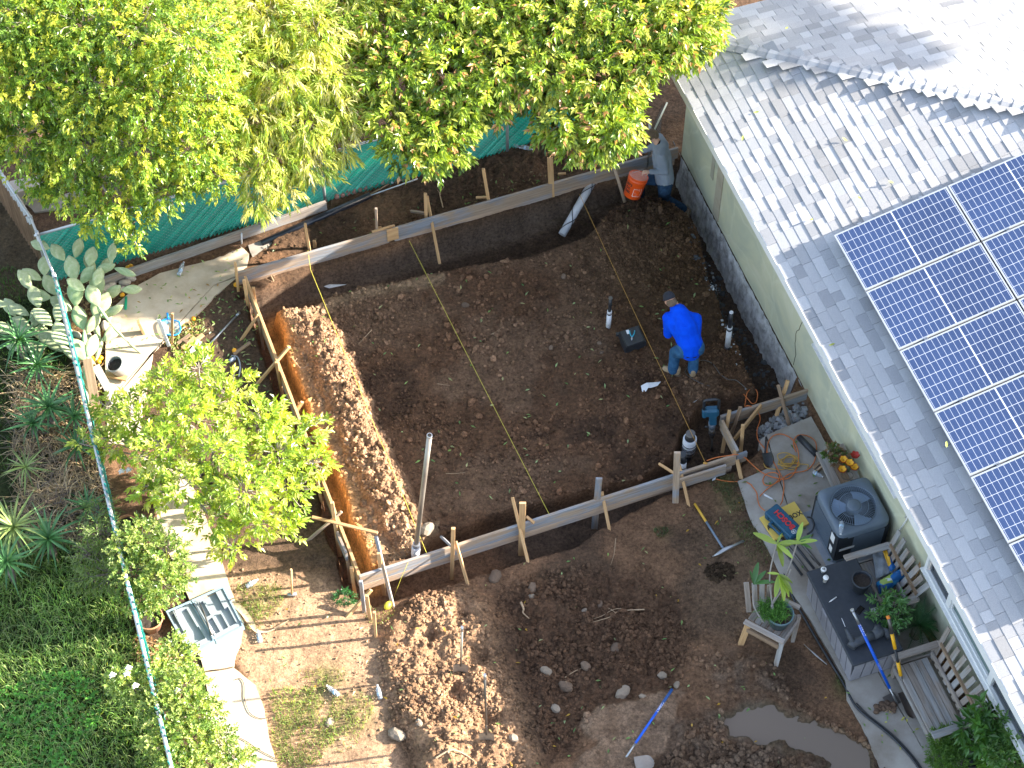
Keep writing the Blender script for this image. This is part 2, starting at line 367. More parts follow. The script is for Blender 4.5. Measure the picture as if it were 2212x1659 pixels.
for P3 in ([(228,705),(248,660),(300,615),(345,590),(462,560),(520,532),(600,505),(590,530),(545,556),(534,575),(497,612),(455,650),(420,684),(375,712),(330,760),(310,880),(300,960),(235,960)],
           [(300,980),(400,1010),(475,1190),(526,1345),(508,1425),(552,1480),(580,1590),(612,1710),(480,1710),(424,1380),(345,1150)],
           [(1594,1040),(1667,1008),(1640,960),(1643,950),(1656,941),(1752,900),(1925,1230),(2200,1780),(1960,1790),(1830,1510),(1745,1330),(1690,1250),(1620,1120)]):
    m3 = 1-ss(-.07, -.02, poly_sd(GX, GY, V2(P3, .03))); H = np.where(m3 > 0, np.minimum(H, -.03*m3+H*(1-m3)), H)
# colour of the soil, with sunlit stretches painted lighter
def mixc(c, d, m): return c*(1-m[..., None])+np.array(d)*m[..., None]
n1 = fbm(GX, GY, 1.1, 5, 90)*.5+.5; n2 = fbm(GX, GY, 7, 4, 91)*.5+.5; n3 = fbm(GX, GY, .45, 3, 92)*.5+.5
Cg = np.zeros(GX.shape+(3,))+np.array((.195, .112, .066))
Cg = mixc(Cg, (.105, .066, .043), ss(.35, .75, n1))
Cg = mixc(Cg, (.122, .066, .038), pad*.8)
Cg = mixc(Cg, (.175, .108, .068), pad*ss(.55, .85, n1)*.8)
Cg = mixc(Cg, (.064, .038, .025), pad*ss(.42, .2, n1)*.8)
p_ = at(1400, 470); Cg = mixc(Cg, (.048, .031, .022), pad*np.exp(-((GX-p_.x)**2+(GY-p_.y)**2)/.5))
p_ = at(1470, 620); Cg = mixc(Cg, (.085, .052, .028), pad*np.exp(-((GX-p_.x)**2+(GY-p_.y)**2)/1.6)*.8)
Cg = mixc(Cg, (.42, .26, .155), ridge*pad*(.6+.4*n2))  # ridge colour lightened for the sun falling on it
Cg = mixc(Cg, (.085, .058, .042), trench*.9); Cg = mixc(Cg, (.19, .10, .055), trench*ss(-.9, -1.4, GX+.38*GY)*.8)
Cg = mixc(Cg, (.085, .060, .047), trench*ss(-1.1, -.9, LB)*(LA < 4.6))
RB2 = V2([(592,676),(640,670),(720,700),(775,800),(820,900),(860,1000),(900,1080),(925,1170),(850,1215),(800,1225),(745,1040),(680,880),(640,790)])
rb = 1-ss(-.12, .06, poly_sd(wx, wy, RB2)); Cg = mixc(Cg, (.42, .262, .158), rb*pad*(.6+.3*n2))  # strip beside the ridge: sunlight put into the soil colour
# clay face of the left cut, bounced glow painted into its orange; grey-brown face of the far cut
BNK = V2([(590,676),(615,740),(640,828),(663,886),(706,986),(734,1042),(750,1095),(762,1135),(780,1165),(796,1200),(802,1226)])
bk = np.clip(1-line_d(GX, GY, BNK)/.22, 0, 1)*(GX < 0); Cg = mixc(Cg, (.66, .34, .12), np.clip(bk*1.6, 0, 1)*(.75+.25*n2))
rim = np.exp(-((sd_pad+.12)/.12)**2)*pad*(GX < -1); Cg = mixc(Cg, (.34, .24, .15), rim*.6)
fc = np.exp(-(np.abs((GX-FB0.x)*-.3714+(GY-FB0.y)*.9285)/.16)**2)*trench; Cg = mixc(Cg, (.17, .125, .095), np.clip(fc*1.5, 0, 1)*.9)
Cg = mixc(Cg, (.42, .262, .155), mnd*(.62+.3*n2)); Cg = mixc(Cg, (.118, .068, .042), hol*.8)  # mound painted paler as lit by the sun
Cg = mixc(Cg, (.28, .19, .128), cru*(.6+.3*n2)); Cg = mixc(Cg, (.15, .11, .08), brk*.6*n2*1.4)
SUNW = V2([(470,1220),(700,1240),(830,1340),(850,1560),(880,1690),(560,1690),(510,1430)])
sw = 1-ss(-.2, .1, poly_sd(wx, wy, SUNW)); Cg = mixc(Cg, (.44, .285, .18), sw*.9)  # sunlit part of the yard given a brighter soil colour
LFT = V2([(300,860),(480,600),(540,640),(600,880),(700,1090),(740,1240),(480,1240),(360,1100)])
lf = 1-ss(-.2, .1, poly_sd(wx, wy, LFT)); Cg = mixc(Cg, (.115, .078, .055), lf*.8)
Cg = mixc(Cg, (.030, .045, .014), lawn*.95)
GRS = [(560,1300,.35),(660,1590,.5),(640,1530,.4),(760,1540,.35),(545,1290,.3),(1430,1150,.12),(1600,1080,.3),(1625,1160,.3),(1830,1480,.2),(700,1470,.3),(1560,1040,.2)]
gm = np.zeros(GX.shape)
for u, v, r in GRS: p = at(u, v); gm = np.maximum(gm, np.exp(-(((GX-p.x)**2+(GY-p.y)**2)/(r*r))*1.3)*np.clip(.5+fbm(GX, GY, 4, 3, 33), 0, 1))
Cg = mixc(Cg, (.11, .13, .04), np.clip(gm, 0, 1)*.8)
Cg = mixc(Cg, (.10, .085, .055), pudm); Cg = mixc(Cg, (.16, .15, .145), rub*.8)
tr = np.exp(-((GX-at(1600,1240).x)**2/.35+(GY-at(1600,1240).y)**2/1.2)); Cg = mixc(Cg, (.25, .165, .105), tr*.65)
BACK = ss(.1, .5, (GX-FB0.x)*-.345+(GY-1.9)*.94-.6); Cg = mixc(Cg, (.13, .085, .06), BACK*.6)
Cg *= (.82+.36*n2)[..., None]
Cg *= (1-.28*np.clip(1-(cl1*1.2+cl2*.8), 0, 1)*np.clip(pad+mnd+hol, 0, 1)*0)[..., None]
keep = ~((LB > .25) & (LA > .25))
ny_, nx_ = GX.shape; idx = np.arange(ny_*nx_).reshape(ny_, nx_)
F = np.stack([idx[:-1, :-1], idx[:-1, 1:], idx[1:, 1:], idx[1:, :-1]], -1).reshape(-1, 4)
kf = keep[:-1, :-1].ravel() | keep[1:, 1:].ravel(); F = F[kf]
Vg = np.stack([GX, GY, H], -1).reshape(-1, 3); used = np.unique(F); remap = np.full(len(Vg), -1); remap[used] = np.arange(len(used))
def soilmat():
    m, nt, b = nodes('soil'); b.inputs['Roughness'].default_value = .95; b.inputs['Specular IOR Level'].default_value = .15
    vc = N(nt, 'ShaderNodeVertexColor', layer_name='Col'); tc = N(nt, 'ShaderNodeTexCoord')
    n = N(nt, 'ShaderNodeTexNoise', Scale=22.0, Detail=9.0, Roughness=.75); nt.links.new(tc.outputs['Object'], n.inputs['Vector'])
    r = ramp(nt, n.outputs['Fac'], [(.32, (.42, .40, .39)), (.5, (1, 1, 1)), (.68, (1.7, 1.63, 1.52))])
    mx = N(nt, 'ShaderNodeMixRGB', blend_type='MULTIPLY'); mx.inputs[0].default_value = 1; nt.links.new(vc.outputs[0], mx.inputs[1]); nt.links.new(r, mx.inputs[2])
    nt.links.new(mx.outputs[0], b.inputs['Base Color'])
    n2_ = N(nt, 'ShaderNodeTexNoise', Scale=38.0, Detail=10.0, Roughness=.8); nt.links.new(tc.outputs['Object'], n2_.inputs['Vector'])
    bp = N(nt, 'ShaderNodeBump', Strength=1.0, Distance=.045); nt.links.new(n2_.outputs['Fac'], bp.inputs['Height']); nt.links.new(bp.outputs[0], b.inputs['Normal'])
    return m
M_soil = soilmat()
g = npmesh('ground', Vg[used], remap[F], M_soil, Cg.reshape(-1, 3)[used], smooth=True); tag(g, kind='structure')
q = MB()
for x0, x1, y0, y1 in ((-120, -8.99, -120, 120), (8.99, 120, -120, 120), (-8.99, 8.99, -120, -6.99), (-8.99, 8.99, 8.37, 120)):
    q.add([(x0, y0, -.02), (x1, y0, -.02), (x1, y1, -.02), (x0, y1, -.02)], [(0, 1, 2, 3)])
tag(q.build('surrounding_ground', mat('far_soil', (.10, .08, .05), (.06, .08, .03), sc=.6)), kind='structure')
def hz(x, y):
    i = (np.asarray(y)-gy[0])/STEP; j = (np.asarray(x)-gx[0])/STEP
    i0 = np.clip(np.floor(i).astype(int), 0, ny_-2); j0 = np.clip(np.floor(j).astype(int), 0, nx_-2); fi, fj = i-i0, j-j0
    return (H[i0, j0]*(1-fi)*(1-fj)+H[i0+1, j0]*fi*(1-fj)+H[i0, j0+1]*(1-fi)*fj+H[i0+1, j0+1]*fi*fj)
def gp(u, v, dz=0.0, z0=0.0):
    """ground point seen at (u, v)"""
    z = z0
    for _ in range(6): p = at(u, v, z); z = float(hz(p.x, p.y))
    return Vector((p.x, p.y, z+dz))
def col_at(x, y):
    i = np.clip(((np.asarray(y)-gy[0])/STEP).round().astype(int), 0, ny_-1); j = np.clip(((np.asarray(x)-gx[0])/STEP).round().astype(int), 0, nx_-1); return Cg[i, j]
# puddle
pp = MB(); poly = [tuple(at(u, v, -.012)[:2]) for u, v in [(1545,1520),(1610,1502),(1700,1498),(1770,1535),(1830,1565),(1890,1600),(1950,1690),(1800,1710),(1740,1665),(1680,1640),(1620,1628),(1555,1620)]]
pp.add([(x, y, -.012) for x, y in poly], [tuple(range(len(poly)))])
m_, nt_, b_ = nodes('muddy_water'); b_.inputs['Base Color'].default_value = (.17, .13, .10, 1); b_.inputs['Roughness'].default_value = .10; b_.inputs['IOR'].default_value = 1.33
pud = tag(pp.build('puddle', m_), kind='structure')

# ------------------------------------------------------------------ concrete
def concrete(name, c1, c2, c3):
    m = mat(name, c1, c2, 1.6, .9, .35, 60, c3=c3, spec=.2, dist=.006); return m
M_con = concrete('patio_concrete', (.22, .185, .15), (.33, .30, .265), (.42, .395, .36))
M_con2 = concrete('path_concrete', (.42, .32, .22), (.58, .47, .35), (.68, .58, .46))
def slab(name, pts, top, thick, m, parent, jag=.006):
    P = [at(u, v, top) for u, v in pts]; out = []
    for i, p in enumerate(P):
        q_ = P[(i+1) % len(P)]; L = (q_-p).length; k = max(1, int(L/.09))
        for t in range(k):
            r = p.lerp(q_, t/k); out.append((r.x+random.uniform(-jag, jag), r.y+random.uniform(-jag, jag)))
    a = sum(out[i][0]*out[(i+1) % len(out)][1]-out[(i+1) % len(out)][0]*out[i][1] for i in range(len(out)))
    if a < 0: out = out[::-1]
    return MB().prism(out, top-thick, top).build(name, m, parent)
def sthing(name): 
    o = bpy.data.objects.new(name, None); link(o); return tag(o, kind='structure')
pt = sthing('patio')
ZP = .045
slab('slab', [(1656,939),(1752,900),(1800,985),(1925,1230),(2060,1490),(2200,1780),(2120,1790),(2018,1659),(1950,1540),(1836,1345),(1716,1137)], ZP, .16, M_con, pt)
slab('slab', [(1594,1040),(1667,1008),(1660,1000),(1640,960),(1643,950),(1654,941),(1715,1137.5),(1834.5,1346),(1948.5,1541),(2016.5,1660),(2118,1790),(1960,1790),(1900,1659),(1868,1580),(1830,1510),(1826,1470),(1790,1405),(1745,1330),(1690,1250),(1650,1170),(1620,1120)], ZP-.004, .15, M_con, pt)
ph = sthing('path')
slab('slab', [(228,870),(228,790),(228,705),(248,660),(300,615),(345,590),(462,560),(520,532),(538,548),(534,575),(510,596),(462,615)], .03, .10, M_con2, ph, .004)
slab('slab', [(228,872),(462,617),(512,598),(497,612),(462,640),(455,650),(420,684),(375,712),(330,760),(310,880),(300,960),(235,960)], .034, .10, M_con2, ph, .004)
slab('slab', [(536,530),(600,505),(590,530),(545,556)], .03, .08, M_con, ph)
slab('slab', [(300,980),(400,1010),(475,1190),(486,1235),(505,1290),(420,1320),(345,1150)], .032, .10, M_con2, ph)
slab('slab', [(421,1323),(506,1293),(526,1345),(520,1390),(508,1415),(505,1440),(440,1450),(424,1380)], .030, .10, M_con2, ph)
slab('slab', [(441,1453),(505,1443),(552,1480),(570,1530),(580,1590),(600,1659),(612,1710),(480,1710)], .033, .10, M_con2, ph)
slab('slab', [(20,392),(74,380),(90,384),(92,398),(22,421)], .35, .35, mat('planter_block', (.50, .43, .37), (.42, .36, .31), rough=.9), None).name = 'planter_wall'
tag(bpy.data.objects['planter_wall'], 'low pale block wall end under the citrus tree, top left', 'wall')
o = slab('stepping_slab', [(48,430),(120,425),(200,400),(210,440),(75,458)], .05, .08, M_con, None); tag(o, 'pinkish grey concrete slab lying beside the cactus and fence corner', 'slab')
# ------------------------------------------------------------------ the house
SL = .24; EH = 2.45; OV = .46
def rz_(b): return EH+SL*(b+OV)                                   # west plane height
HP = (HO.x, HO.y, 0)
house = thing('house', 'pale green stucco house with grey shingled hip roof and solar panels', 'house', HP)
def stucco():
    m, nt, b = nodes('green_stucco'); b.inputs['Roughness'].default_value = .92; b.inputs['Specular IOR Level'].default_value = .15
    tc = N(nt, 'ShaderNodeTexCoord'); n = N(nt, 'ShaderNodeTexNoise', Scale=1.1, Detail=5.0, Roughness=.6, Distortion=1.2); nt.links.new(tc.outputs['Object'], n.inputs['Vector'])
    c = ramp(nt, n.outputs['Fac'], [(.3, (.40, .425, .34)), (.5, (.49, .50, .37)), (.62, (.54, .535, .385)), (.72, (.58, .57, .44))])
    v = N(nt, 'ShaderNodeTexVoronoi', feature='DISTANCE_TO_EDGE', Scale=.9); 
    ds = N(nt, 'ShaderNodeMixRGB', blend_type='LINEAR_LIGHT'); ds.inputs[0].default_value = .25; nt.links.new(tc.outputs['Object'], ds.inputs[1]); nt.links.new(n.outputs['Color'], ds.inputs[2]); nt.links.new(ds.outputs[0], v.inputs['Vector'])
    e = ramp(nt, v.outputs['Distance'], [(.0, (1, 1, 1)), (.035, (0, 0, 0))]); mx = N(nt, 'ShaderNodeMixRGB'); mx.inputs[2].default_value = (.62, .63, .5, 1)
    ml = N(nt, 'ShaderNodeMath', operation='MULTIPLY'); ml.inputs[1].default_value = .35; nt.links.new(e, ml.inputs[0]); nt.links.new(ml.outputs[0], mx.inputs[0]); nt.links.new(c, mx.inputs[1])
    nt.links.new(mx.outputs[0], b.inputs['Base Color'])
    n2 = N(nt, 'ShaderNodeTexNoise', Scale=60.0, Detail=6.0); nt.links.new(tc.outputs['Object'], n2.inputs['Vector'])
    bp = N(nt, 'ShaderNodeBump', Strength=.4, Distance=.01); nt.links.new(n2.outputs['Fac'], bp.inputs['Height']); nt.links.new(bp.outputs[0], b.inputs['Normal']); return m
M_st = stucco()
WIN = [(4.87, 7.50, 1.27, [(4.93, 5.62), (5.70, 6.72), (6.80, 7.44)]), (8.46, 11.75, .93, [(8.53, 9.05), (9.14, 10.22), (10.31, 11.68)])]
ZT = 2.42; WTOP = 2.16
wall = MB()                                                       # wall with real window openings, .2 thick
segs = [(0, 4.87, .0, ZT), (7.50, 8.46, .0, ZT), (11.75, 16, .0, ZT)]
for a0, a1, z0, z1 in segs: wall.box(((a0+a1)/2, .1, (z0+z1)/2), (a1-a0, .2, z1-z0))
for a0, a1, z0, _p in WIN: wall.box(((a0+a1)/2, .1, z0/2), (a1-a0, .2, z0)); wall.box(((a0+a1)/2, .1, (WTOP+ZT)/2), (a1-a0, .2, ZT-WTOP))
wall.build('wall', M_st, house, HM)
MB().box((.1, 4.2, ZT/2), (.2, 8, ZT)).build('wall', M_st, house, HM)
fnd = MB(); na = 90; vs = []; fs = []
for i in range(na+1):
    a = -.3+i*5.2/na
    for j in range(7):
        t = j/6; z = .015-t*.72; off = -.015-.13*t**1.5-.035*abs(math.sin(a*5+t*3))*t-random.uniform(0, .022)*(1 if 0 < j else .35)
        vs.append((a, off, z+(random.uniform(-.03, .03) if 0 < j < 6 else (random.uniform(-.03, .02) if j == 0 else 0))))
for i in range(na):
    for j in range(6): k = i*7+j; fs.append((k, k+7, k+8, k+1))
fnd.add(vs, fs, False)
M_fnd = mat('rough_footing', (.20, .19, .18), (.50, .49, .48), 7, .95, .8, 30, c3=(.66, .66, .66), spec=.1, dist=.03)
fnd.build('foundation', M_fnd, house, HM)
# windows
M_glass = plain('window_glass', (.055, .065, .07), .05, 0, .8); M_glass2 = plain('window_glass_green', (.10, .16, .15), .08, 0, .8)
for wi, (a0, a1, z0, panes) in enumerate(WIN):
    f = MB(); t = .055
    for (x0, x1, y0, y1) in ((a0, a1, z0, z0+t), (a0, a1, WTOP-t, WTOP)): f.box(((x0+x1)/2, -.012, (y0+y1)/2), (x1-x0, .09, y1-y0))
    for x in (a0+t/2, a1-t/2): f.box((x, -.012, (z0+WTOP)/2), (t, .088, WTOP-z0-2*t))
    for (p0, p1), (q0, q1) in zip(panes[:-1], panes[1:]): f.box(((p1+q0)/2, -.006, (z0+WTOP)/2), (q0-p1, .075, WTOP-z0-2*t))
    fo = f.build('window', M_white, house, HM)
    for k, (p0, p1) in enumerate(panes):
        MB().box(((p0+p1)/2, .02, (z0+WTOP)/2), (p1-p0, .006, WTOP-z0-2*t)).build('pane', M_glass2 if k == 1 else M_glass, fo, HM)
        s = MB(); e = .022
        s.box(((p0+p1)/2, .0, z0+t+e/2), (p1-p0, .03, e)); s.box(((p0+p1)/2, .0, WTOP-t-e/2), (p1-p0, .03, e))
        s.box((p0+e/2, .0, (z0+WTOP)/2), (e, .03, WTOP-z0-2*t-2*e)); s.box((p1-e/2, .0, (z0+WTOP)/2), (e, .03, WTOP-z0-2*t-2*e))
        s.build('sash', M_steel if k != 1 else M_white, fo, HM)
    MB().box(((a0+a1)/2, -.045, z0-.012), (a1-a0+.05, .10, .022)).build('sill', M_white, fo, HM)
if True:                                                           # blind hung inside the wide light
    b_ = MB()
    for i in range(9): b_.box((9.2+i*.12, .075, 1.55+.03*(i % 2)), (.05, .004, .8))
    b_.build('blind', plain('blind_slat', (.35, .42, .40), .6), house, HM)
# boarded patch, crack, vertical batten, conduit
MB().box((1.40, -.008, .72), (.20, .016, 1.32)).build('patch_board', mat('weathered_trim', (.42, .38, .30), (.33, .29, .22), 4, .9), house, HM)
MB().box((1.12, -.006, .92), (.10, .010, .5)).build('patch_board', mat('weathered_trim_dark', (.36, .37, .30), (.30, .27, .22), 4, .9), house, HM)
c_ = [loc(4.31+.05*math.sin(z*7)+.015*math.sin(z*23), -.004, z) for z in np.linspace(.05, 1.25, 14)]
MB().tube(c_, .0045, 5).build('wall_crack', plain('crack_dark', (.08, .085, .06), .9), house)
MB().tube([loc(7.86, -.02, 2.35), loc(7.84, -.02, 1.9), loc(7.8, -.02, 1.1), loc(7.7, -.05, .5)], .011, 6).build('conduit', M_white, house)
MB().tube([loc(7.80, -.02, 2.35), loc(7.78, -.02, 1.7), loc(7.76, -.02, 1.1)], .008, 6).build('conduit', M_white, house)
# roof: deck, fascia, soffit
M_sof = mat('soffit_paint', (.60, .60, .52), (.52, .52, .45), rough=.8)
E0 = -.46                                                          # the two eaves meet at (E0, E0)
TT = 9.0
dk = MB()
dk.add([(E0, E0, EH-.015), (16, E0, EH-.015), (16, TT, rz_(TT)-.015), (TT, TT, rz_(TT)-.015)], [(0, 1, 2, 3)])
dk.add([(E0, E0, EH-.015), (TT, TT, rz_(TT)-.015), (E0, TT+3, EH-.015+0), ], [(0, 1, 2)])
roof = dk.build('roof', plain('roof_felt', (.05, .052, .058), .95), house, HM)
MB().box((7.7, E0-.012, EH-.075), (16.4, .022, .15)).build('fascia', M_white, house, HM)
MB().box((E0-.012, 4.3, EH-.075), (.022, 9.5, .15)).build('fascia', M_white, house, HM)
MB().box((7.7, (E0+0)/2-.004, EH-.145), (16.3, -E0-.012, .012)).build('soffit', M_sof, house, HM)
MB().box((-.23, 4.3, EH-.147), (.44, 9.4, .012)).build('soffit', M_sof, house, HM)
# shingles: laid course by course, each tab its own piece
def shmat(name, attr):
    m, nt, b = nodes(name); b.inputs['Roughness'].default_value = .93; b.inputs['Specular IOR Level'].default_value = .2
    tc = N(nt, 'ShaderNodeTexCoord')
    if attr: v = N(nt, 'ShaderNodeVertexColor', layer_name='Col').outputs[0]
    else:
        oi = N(nt, 'ShaderNodeObjectInfo'); v = ramp(nt, oi.outputs['Random'], [(.05, (.27, .28, .30)), (.3, (.335, .345, .365)), (.7, (.375, .385, .405)), (1, (.43, .44, .46))])
    n = N(nt, 'ShaderNodeTexNoise', Scale=170.0, Detail=3.0, Roughness=.8); nt.links.new(tc.outputs['Object'], n.inputs['Vector'])
    r = ramp(nt, n.outputs['Fac'], [(.35, (.72, .72, .73)), (.6, (1.1, 1.1, 1.1))])
    mx = N(nt, 'ShaderNodeMixRGB', blend_type='MULTIPLY'); mx.inputs[0].default_value = 1; nt.links.new(v, mx.inputs[1]); nt.links.new(r, mx.inputs[2]); nt.links.new(mx.outputs[0], b.inputs['Base Color'])
    bp = N(nt, 'ShaderNodeBump', Strength=.5, Distance=.004); nt.links.new(n.outputs['Fac'], bp.inputs['Height']); nt.links.new(bp.outputs[0], b.inputs['Normal']); return m
M_sh, M_shA, M_eave = shmat('grey_shingle', False), shmat('grey_shingle_field', True), None
EXP = .147; LEN = .175
def tabverts(w_, t):                                               # origin: lower left corner, x along course, y up slope
    return [(0, 0, -.012), (w_, 0, -.012), (w_, LEN, .000), (0, LEN, .000), (0, 0, t), (w_, 0, t), (w_, LEN, .005), (0, LEN, .005)]
TF = [(4, 5, 6, 7), (0, 4, 7, 3), (0, 1, 5, 4), (1, 2, 6, 5)]
cth, sth = math.cos(math.atan(SL)), math.sin(math.atan(SL))
tabmesh = {}
for w_ in (.16, .22, .28, .34):
    for t in (.0095, .015):
        me = bpy.data.meshes.new('shingle'); me.from_pydata(tabverts(w_-.004, t), [], TF); me.materials.append(M_sh); me.update(); tabmesh[(w_, t)] = me
pieces = []
PANEL_A0, PANEL_B0, PANEL_B1 = 4.20, .30, 5.3
def tabs(plane):
    k = 0
    while True:
        s_ = k*EXP*cth; b0 = E0-.012+s_
        if b0 > (8.2 if plane == 0 else 6.5): break
        x = (b0-.35)+random.uniform(0, .2); lim = 12.5 if plane == 0 else 9.0; k += 1
        hi = random.random() < .5
        while x < lim:
            w_ = random.choice((.16, .22, .28, .34)); t = .015 if hi else .0095
            if random.random() < .72: hi = not hi
            if x+w_ > b0+.02: yield x, w_, t, b0
            x += w_
for x, w_, t, b0 in tabs(0):
    if PANEL_A0+.4 < x and PANEL_B0+.45 < b0: continue             # under the solar array
    p = loc(x, b0, EH+SL*(b0-E0)); u = CX; 
    P_ = p-CAM; wd = P_.dot(_fw); u = CX+FPX*P_.x/wd; v = CY-FPX*P_.dot(_up)/wd
    if u > 2300 or v > 1740 or v < -90: continue
    pieces.append((0 if b0 < .30 else 1, x, w_, t, b0))
pieces.sort(key=lambda r: (r[0], r[1]))
keepn = 296; tabs_obj = pieces[:]; random.Random(3).shuffle(tabs_obj); tabs_obj.sort(key=lambda r: r[0]+ (0 if r[1] < 9.6 else 1))
sep, rest = tabs_obj[:keepn], tabs_obj[keepn:]
Rs = Matrix(((1, 0, 0, 0), (0, cth, -sth, 0), (0, sth, cth, 0), (0, 0, 0, 1)))
for _, x, w_, t, b0 in sep:
    M = HM @ Matrix.Translation((x, b0, EH+SL*(b0-E0)-.006)) @ Rs
    o = bpy.data.objects.new('shingle', tabmesh[(w_, t)]); link(o, roof, M)
def joined(name, items, frame, parent):
    V = []; Fq = []; C = []
    for x, w_, t, b0 in items:
        n = len(V); g_ = random.choice((.27, .31, .34, .36, .38, .40, .44)); c = (g_, g_*1.01, g_*1.045)
        for (a, b, z) in tabverts(w_-.004, t): V.append(frame(x+a, b0+b*cth-z*sth, EH+SL*(b0-E0)-.006+b*sth+z*cth)); C.append(c)
        Fq += [tuple(i+n for i in f) for f in TF]
    o = npmesh(name, V, Fq, M_shA, np.array(C), parent=parent); o['kind'] = 'stuff'; return o
joined('shingle_field', [r[1:] for r in rest], lambda a, b, z: tuple(loc(a, b, z)), roof)
joined('shingle_field', list(tabs(1)), lambda a, b, z: tuple(loc(b, a, z)), roof)
# hip caps
capme = None
nh = 44
for i in range(nh):
    t = i*.155-.05; w_ = .105; L_ = .24; up1, up0 = .034, .016
    hx, hy = .7071, .7071; slp = SL*.7071
    def hp(s, side, lift):                                         # s along the hip in plan, side -1 0 1
        a = E0+(t+s)*.7071; b = a
        a += w_*.7071*side; b -= w_*.7071*side
        z = EH+SL*(min(a, b)-E0)+lift; return tuple(loc(a, b, z))
    L2_ = L_
    vs = [hp(s, sd_, l) for s, l in ((0, up1), (L2_, up0)) for sd_ in (-1, 0, 1)]
    vs[1] = tuple(Vector(vs[1])+Vector((0, 0, .006))); vs[4] = tuple(Vector(vs[4])+Vector((0, 0, .006)))
    lo = [tuple(Vector(v)-Vector((0, 0, .028 if k < 3 else .018))) for k, v in enumerate(vs)]
    MB().add(vs+lo, [(0, 1, 4, 3), (1, 2, 5, 4), (0, 6, 7, 1), (1, 7, 8, 2), (0, 3, 9, 6), (2, 8, 11, 5)]).build('ridge_cap', M_sh, roof)
# ------------------------------------------------------------------ solar panels
def pvmat():
    m, nt, b = nodes('solar_cells'); tc = N(nt, 'ShaderNodeTexCoord'); sp = N(nt, 'ShaderNodeSeparateXYZ'); nt.links.new(tc.outputs['Object'], sp.inputs[0])
    def lines(sock, pitch, wid, off=0.0):
        a = N(nt, 'ShaderNodeMath', operation='ADD'); a.inputs[1].default_value = off+100*pitch; nt.links.new(sock, a.inputs[0])
        d = N(nt, 'ShaderNodeMath', operation='MODULO'); d.inputs[1].default_value = pitch; nt.links.new(a.outputs[0], d.inputs[0])
        l = N(nt, 'ShaderNodeMath', operation='LESS_THAN'); l.inputs[1].default_value = wid; nt.links.new(d.outputs[0], l.inputs[0]); return l.outputs[0]
    def mxm(a, c):
        q_ = N(nt, 'ShaderNodeMath', operation='MAXIMUM'); nt.links.new(a, q_.inputs[0]); nt.links.new(c, q_.inputs[1]); return q_.outputs[0]
    x, y = sp.outputs[0], sp.outputs[1]
    g1 = mxm(lines(x, .160, .0062, .004), lines(y, .079, .0045, .003))
    ab = N(nt, 'ShaderNodeMath', operation='ABSOLUTE'); nt.links.new(y, ab.inputs[0]); ce = N(nt, 'ShaderNodeMath', operation='LESS_THAN'); ce.inputs[1].default_value = .010; nt.links.new(ab.outputs[0], ce.inputs[0])
    g2 = mxm(g1, ce.outputs[0]); bus = lines(x, .0178, .0022)
    oi = N(nt, 'ShaderNodeObjectInfo'); n = N(nt, 'ShaderNodeTexNoise', Scale=.8, Detail=2.0); nt.links.new(tc.outputs['Object'], n.inputs['Vector'])
    cell = ramp(nt, n.outputs['Fac'], [(.3, (.012, .030, .095)), (.7, (.022, .050, .145))])
    m1 = N(nt, 'ShaderNodeMixRGB'); m1.inputs[2].default_value = (.07, .11, .24, 1); nt.links.new(bus, m1.inputs[0]); nt.links.new(cell, m1.inputs[1])
    m2 = N(nt, 'ShaderNodeMixRGB'); m2.inputs[2].default_value = (.58, .62, .70, 1); nt.links.new(g2, m2.inputs[0]); nt.links.new(m1.outputs[0], m2.inputs[1])
    nt.links.new(m2.outputs[0], b.inputs['Base Color']); b.inputs['Roughness'].default_value = .35; b.inputs['Coat Weight'].default_value = 1; b.inputs['Coat Roughness'].default_value = .03
    return m
M_pv = pvmat(); M_alu = plain('panel_frame', (.62, .64, .66), .4, .6)
PW, PL, PT = 1.0, 1.655, .035
fr = MB()
for sx in (-1, 1): fr.box((sx*(PW/2-.011), 0, 0), (.022, PL, PT)); fr.box((0, sx*(PL/2-.011), 0), (PW-.044, .022, PT-.001))
row_word = ['topmost', 'second', 'third', 'fourth', 'fifth', 'sixth', 'seventh']
panel0 = None; colw = ['in the column beside the eave', 'in the middle column', 'in the column cut by the right edge']
MS = HM @ Matrix.Identity(4)
def pM(k, c):
    a = 4.235+1.027*k+PW/2; b = .305+(c+.5)*(PL+.022)*cth; z = EH+SL*(b-E0)+.135
    return HM @ Matrix.Translation((a, b, z)) @ Rs
for k in range(7):
    for c in range(3):
        M = pM(k, c); P_ = M.translation-CAM; wd = P_.dot(_fw); u = CX+FPX*P_.x/wd; v = CY-FPX*P_.dot(_up)/wd
        if u > 2212+165 or v > 1659+95: continue
        lab = f'blue solar panel, {row_word[k]} row down the roof, {colw[c]}'
        if panel0 is None:
            root = bpy.data.objects.new('solar_panel', None); link(root, None, M); panel0 = root
            fr.build_local('frame', M_alu, root)
            MB().box((0, 0, .0125), (PW-.044, PL-.044, .008)).build_local('glass', M_pv, root)
            MB().box((0, 0, -.012), (PW-.05, PL-.05, .004)).build_local('backsheet', M_white, root)
            for sx in (-1, 1):
                for yy in (-.45, .45): MB().box((sx*(PW/2+.006), yy, .012), (.03, .05, .02)).box((sx*(PW/2-.02), yy, -.075), (.04, .04, .115)).build_local('clamp', M_steel, root)
        else:
            root = copy_tree(panel0, M)
        tag(root, lab, 'solar panel', 'solar panels on the grey roof')
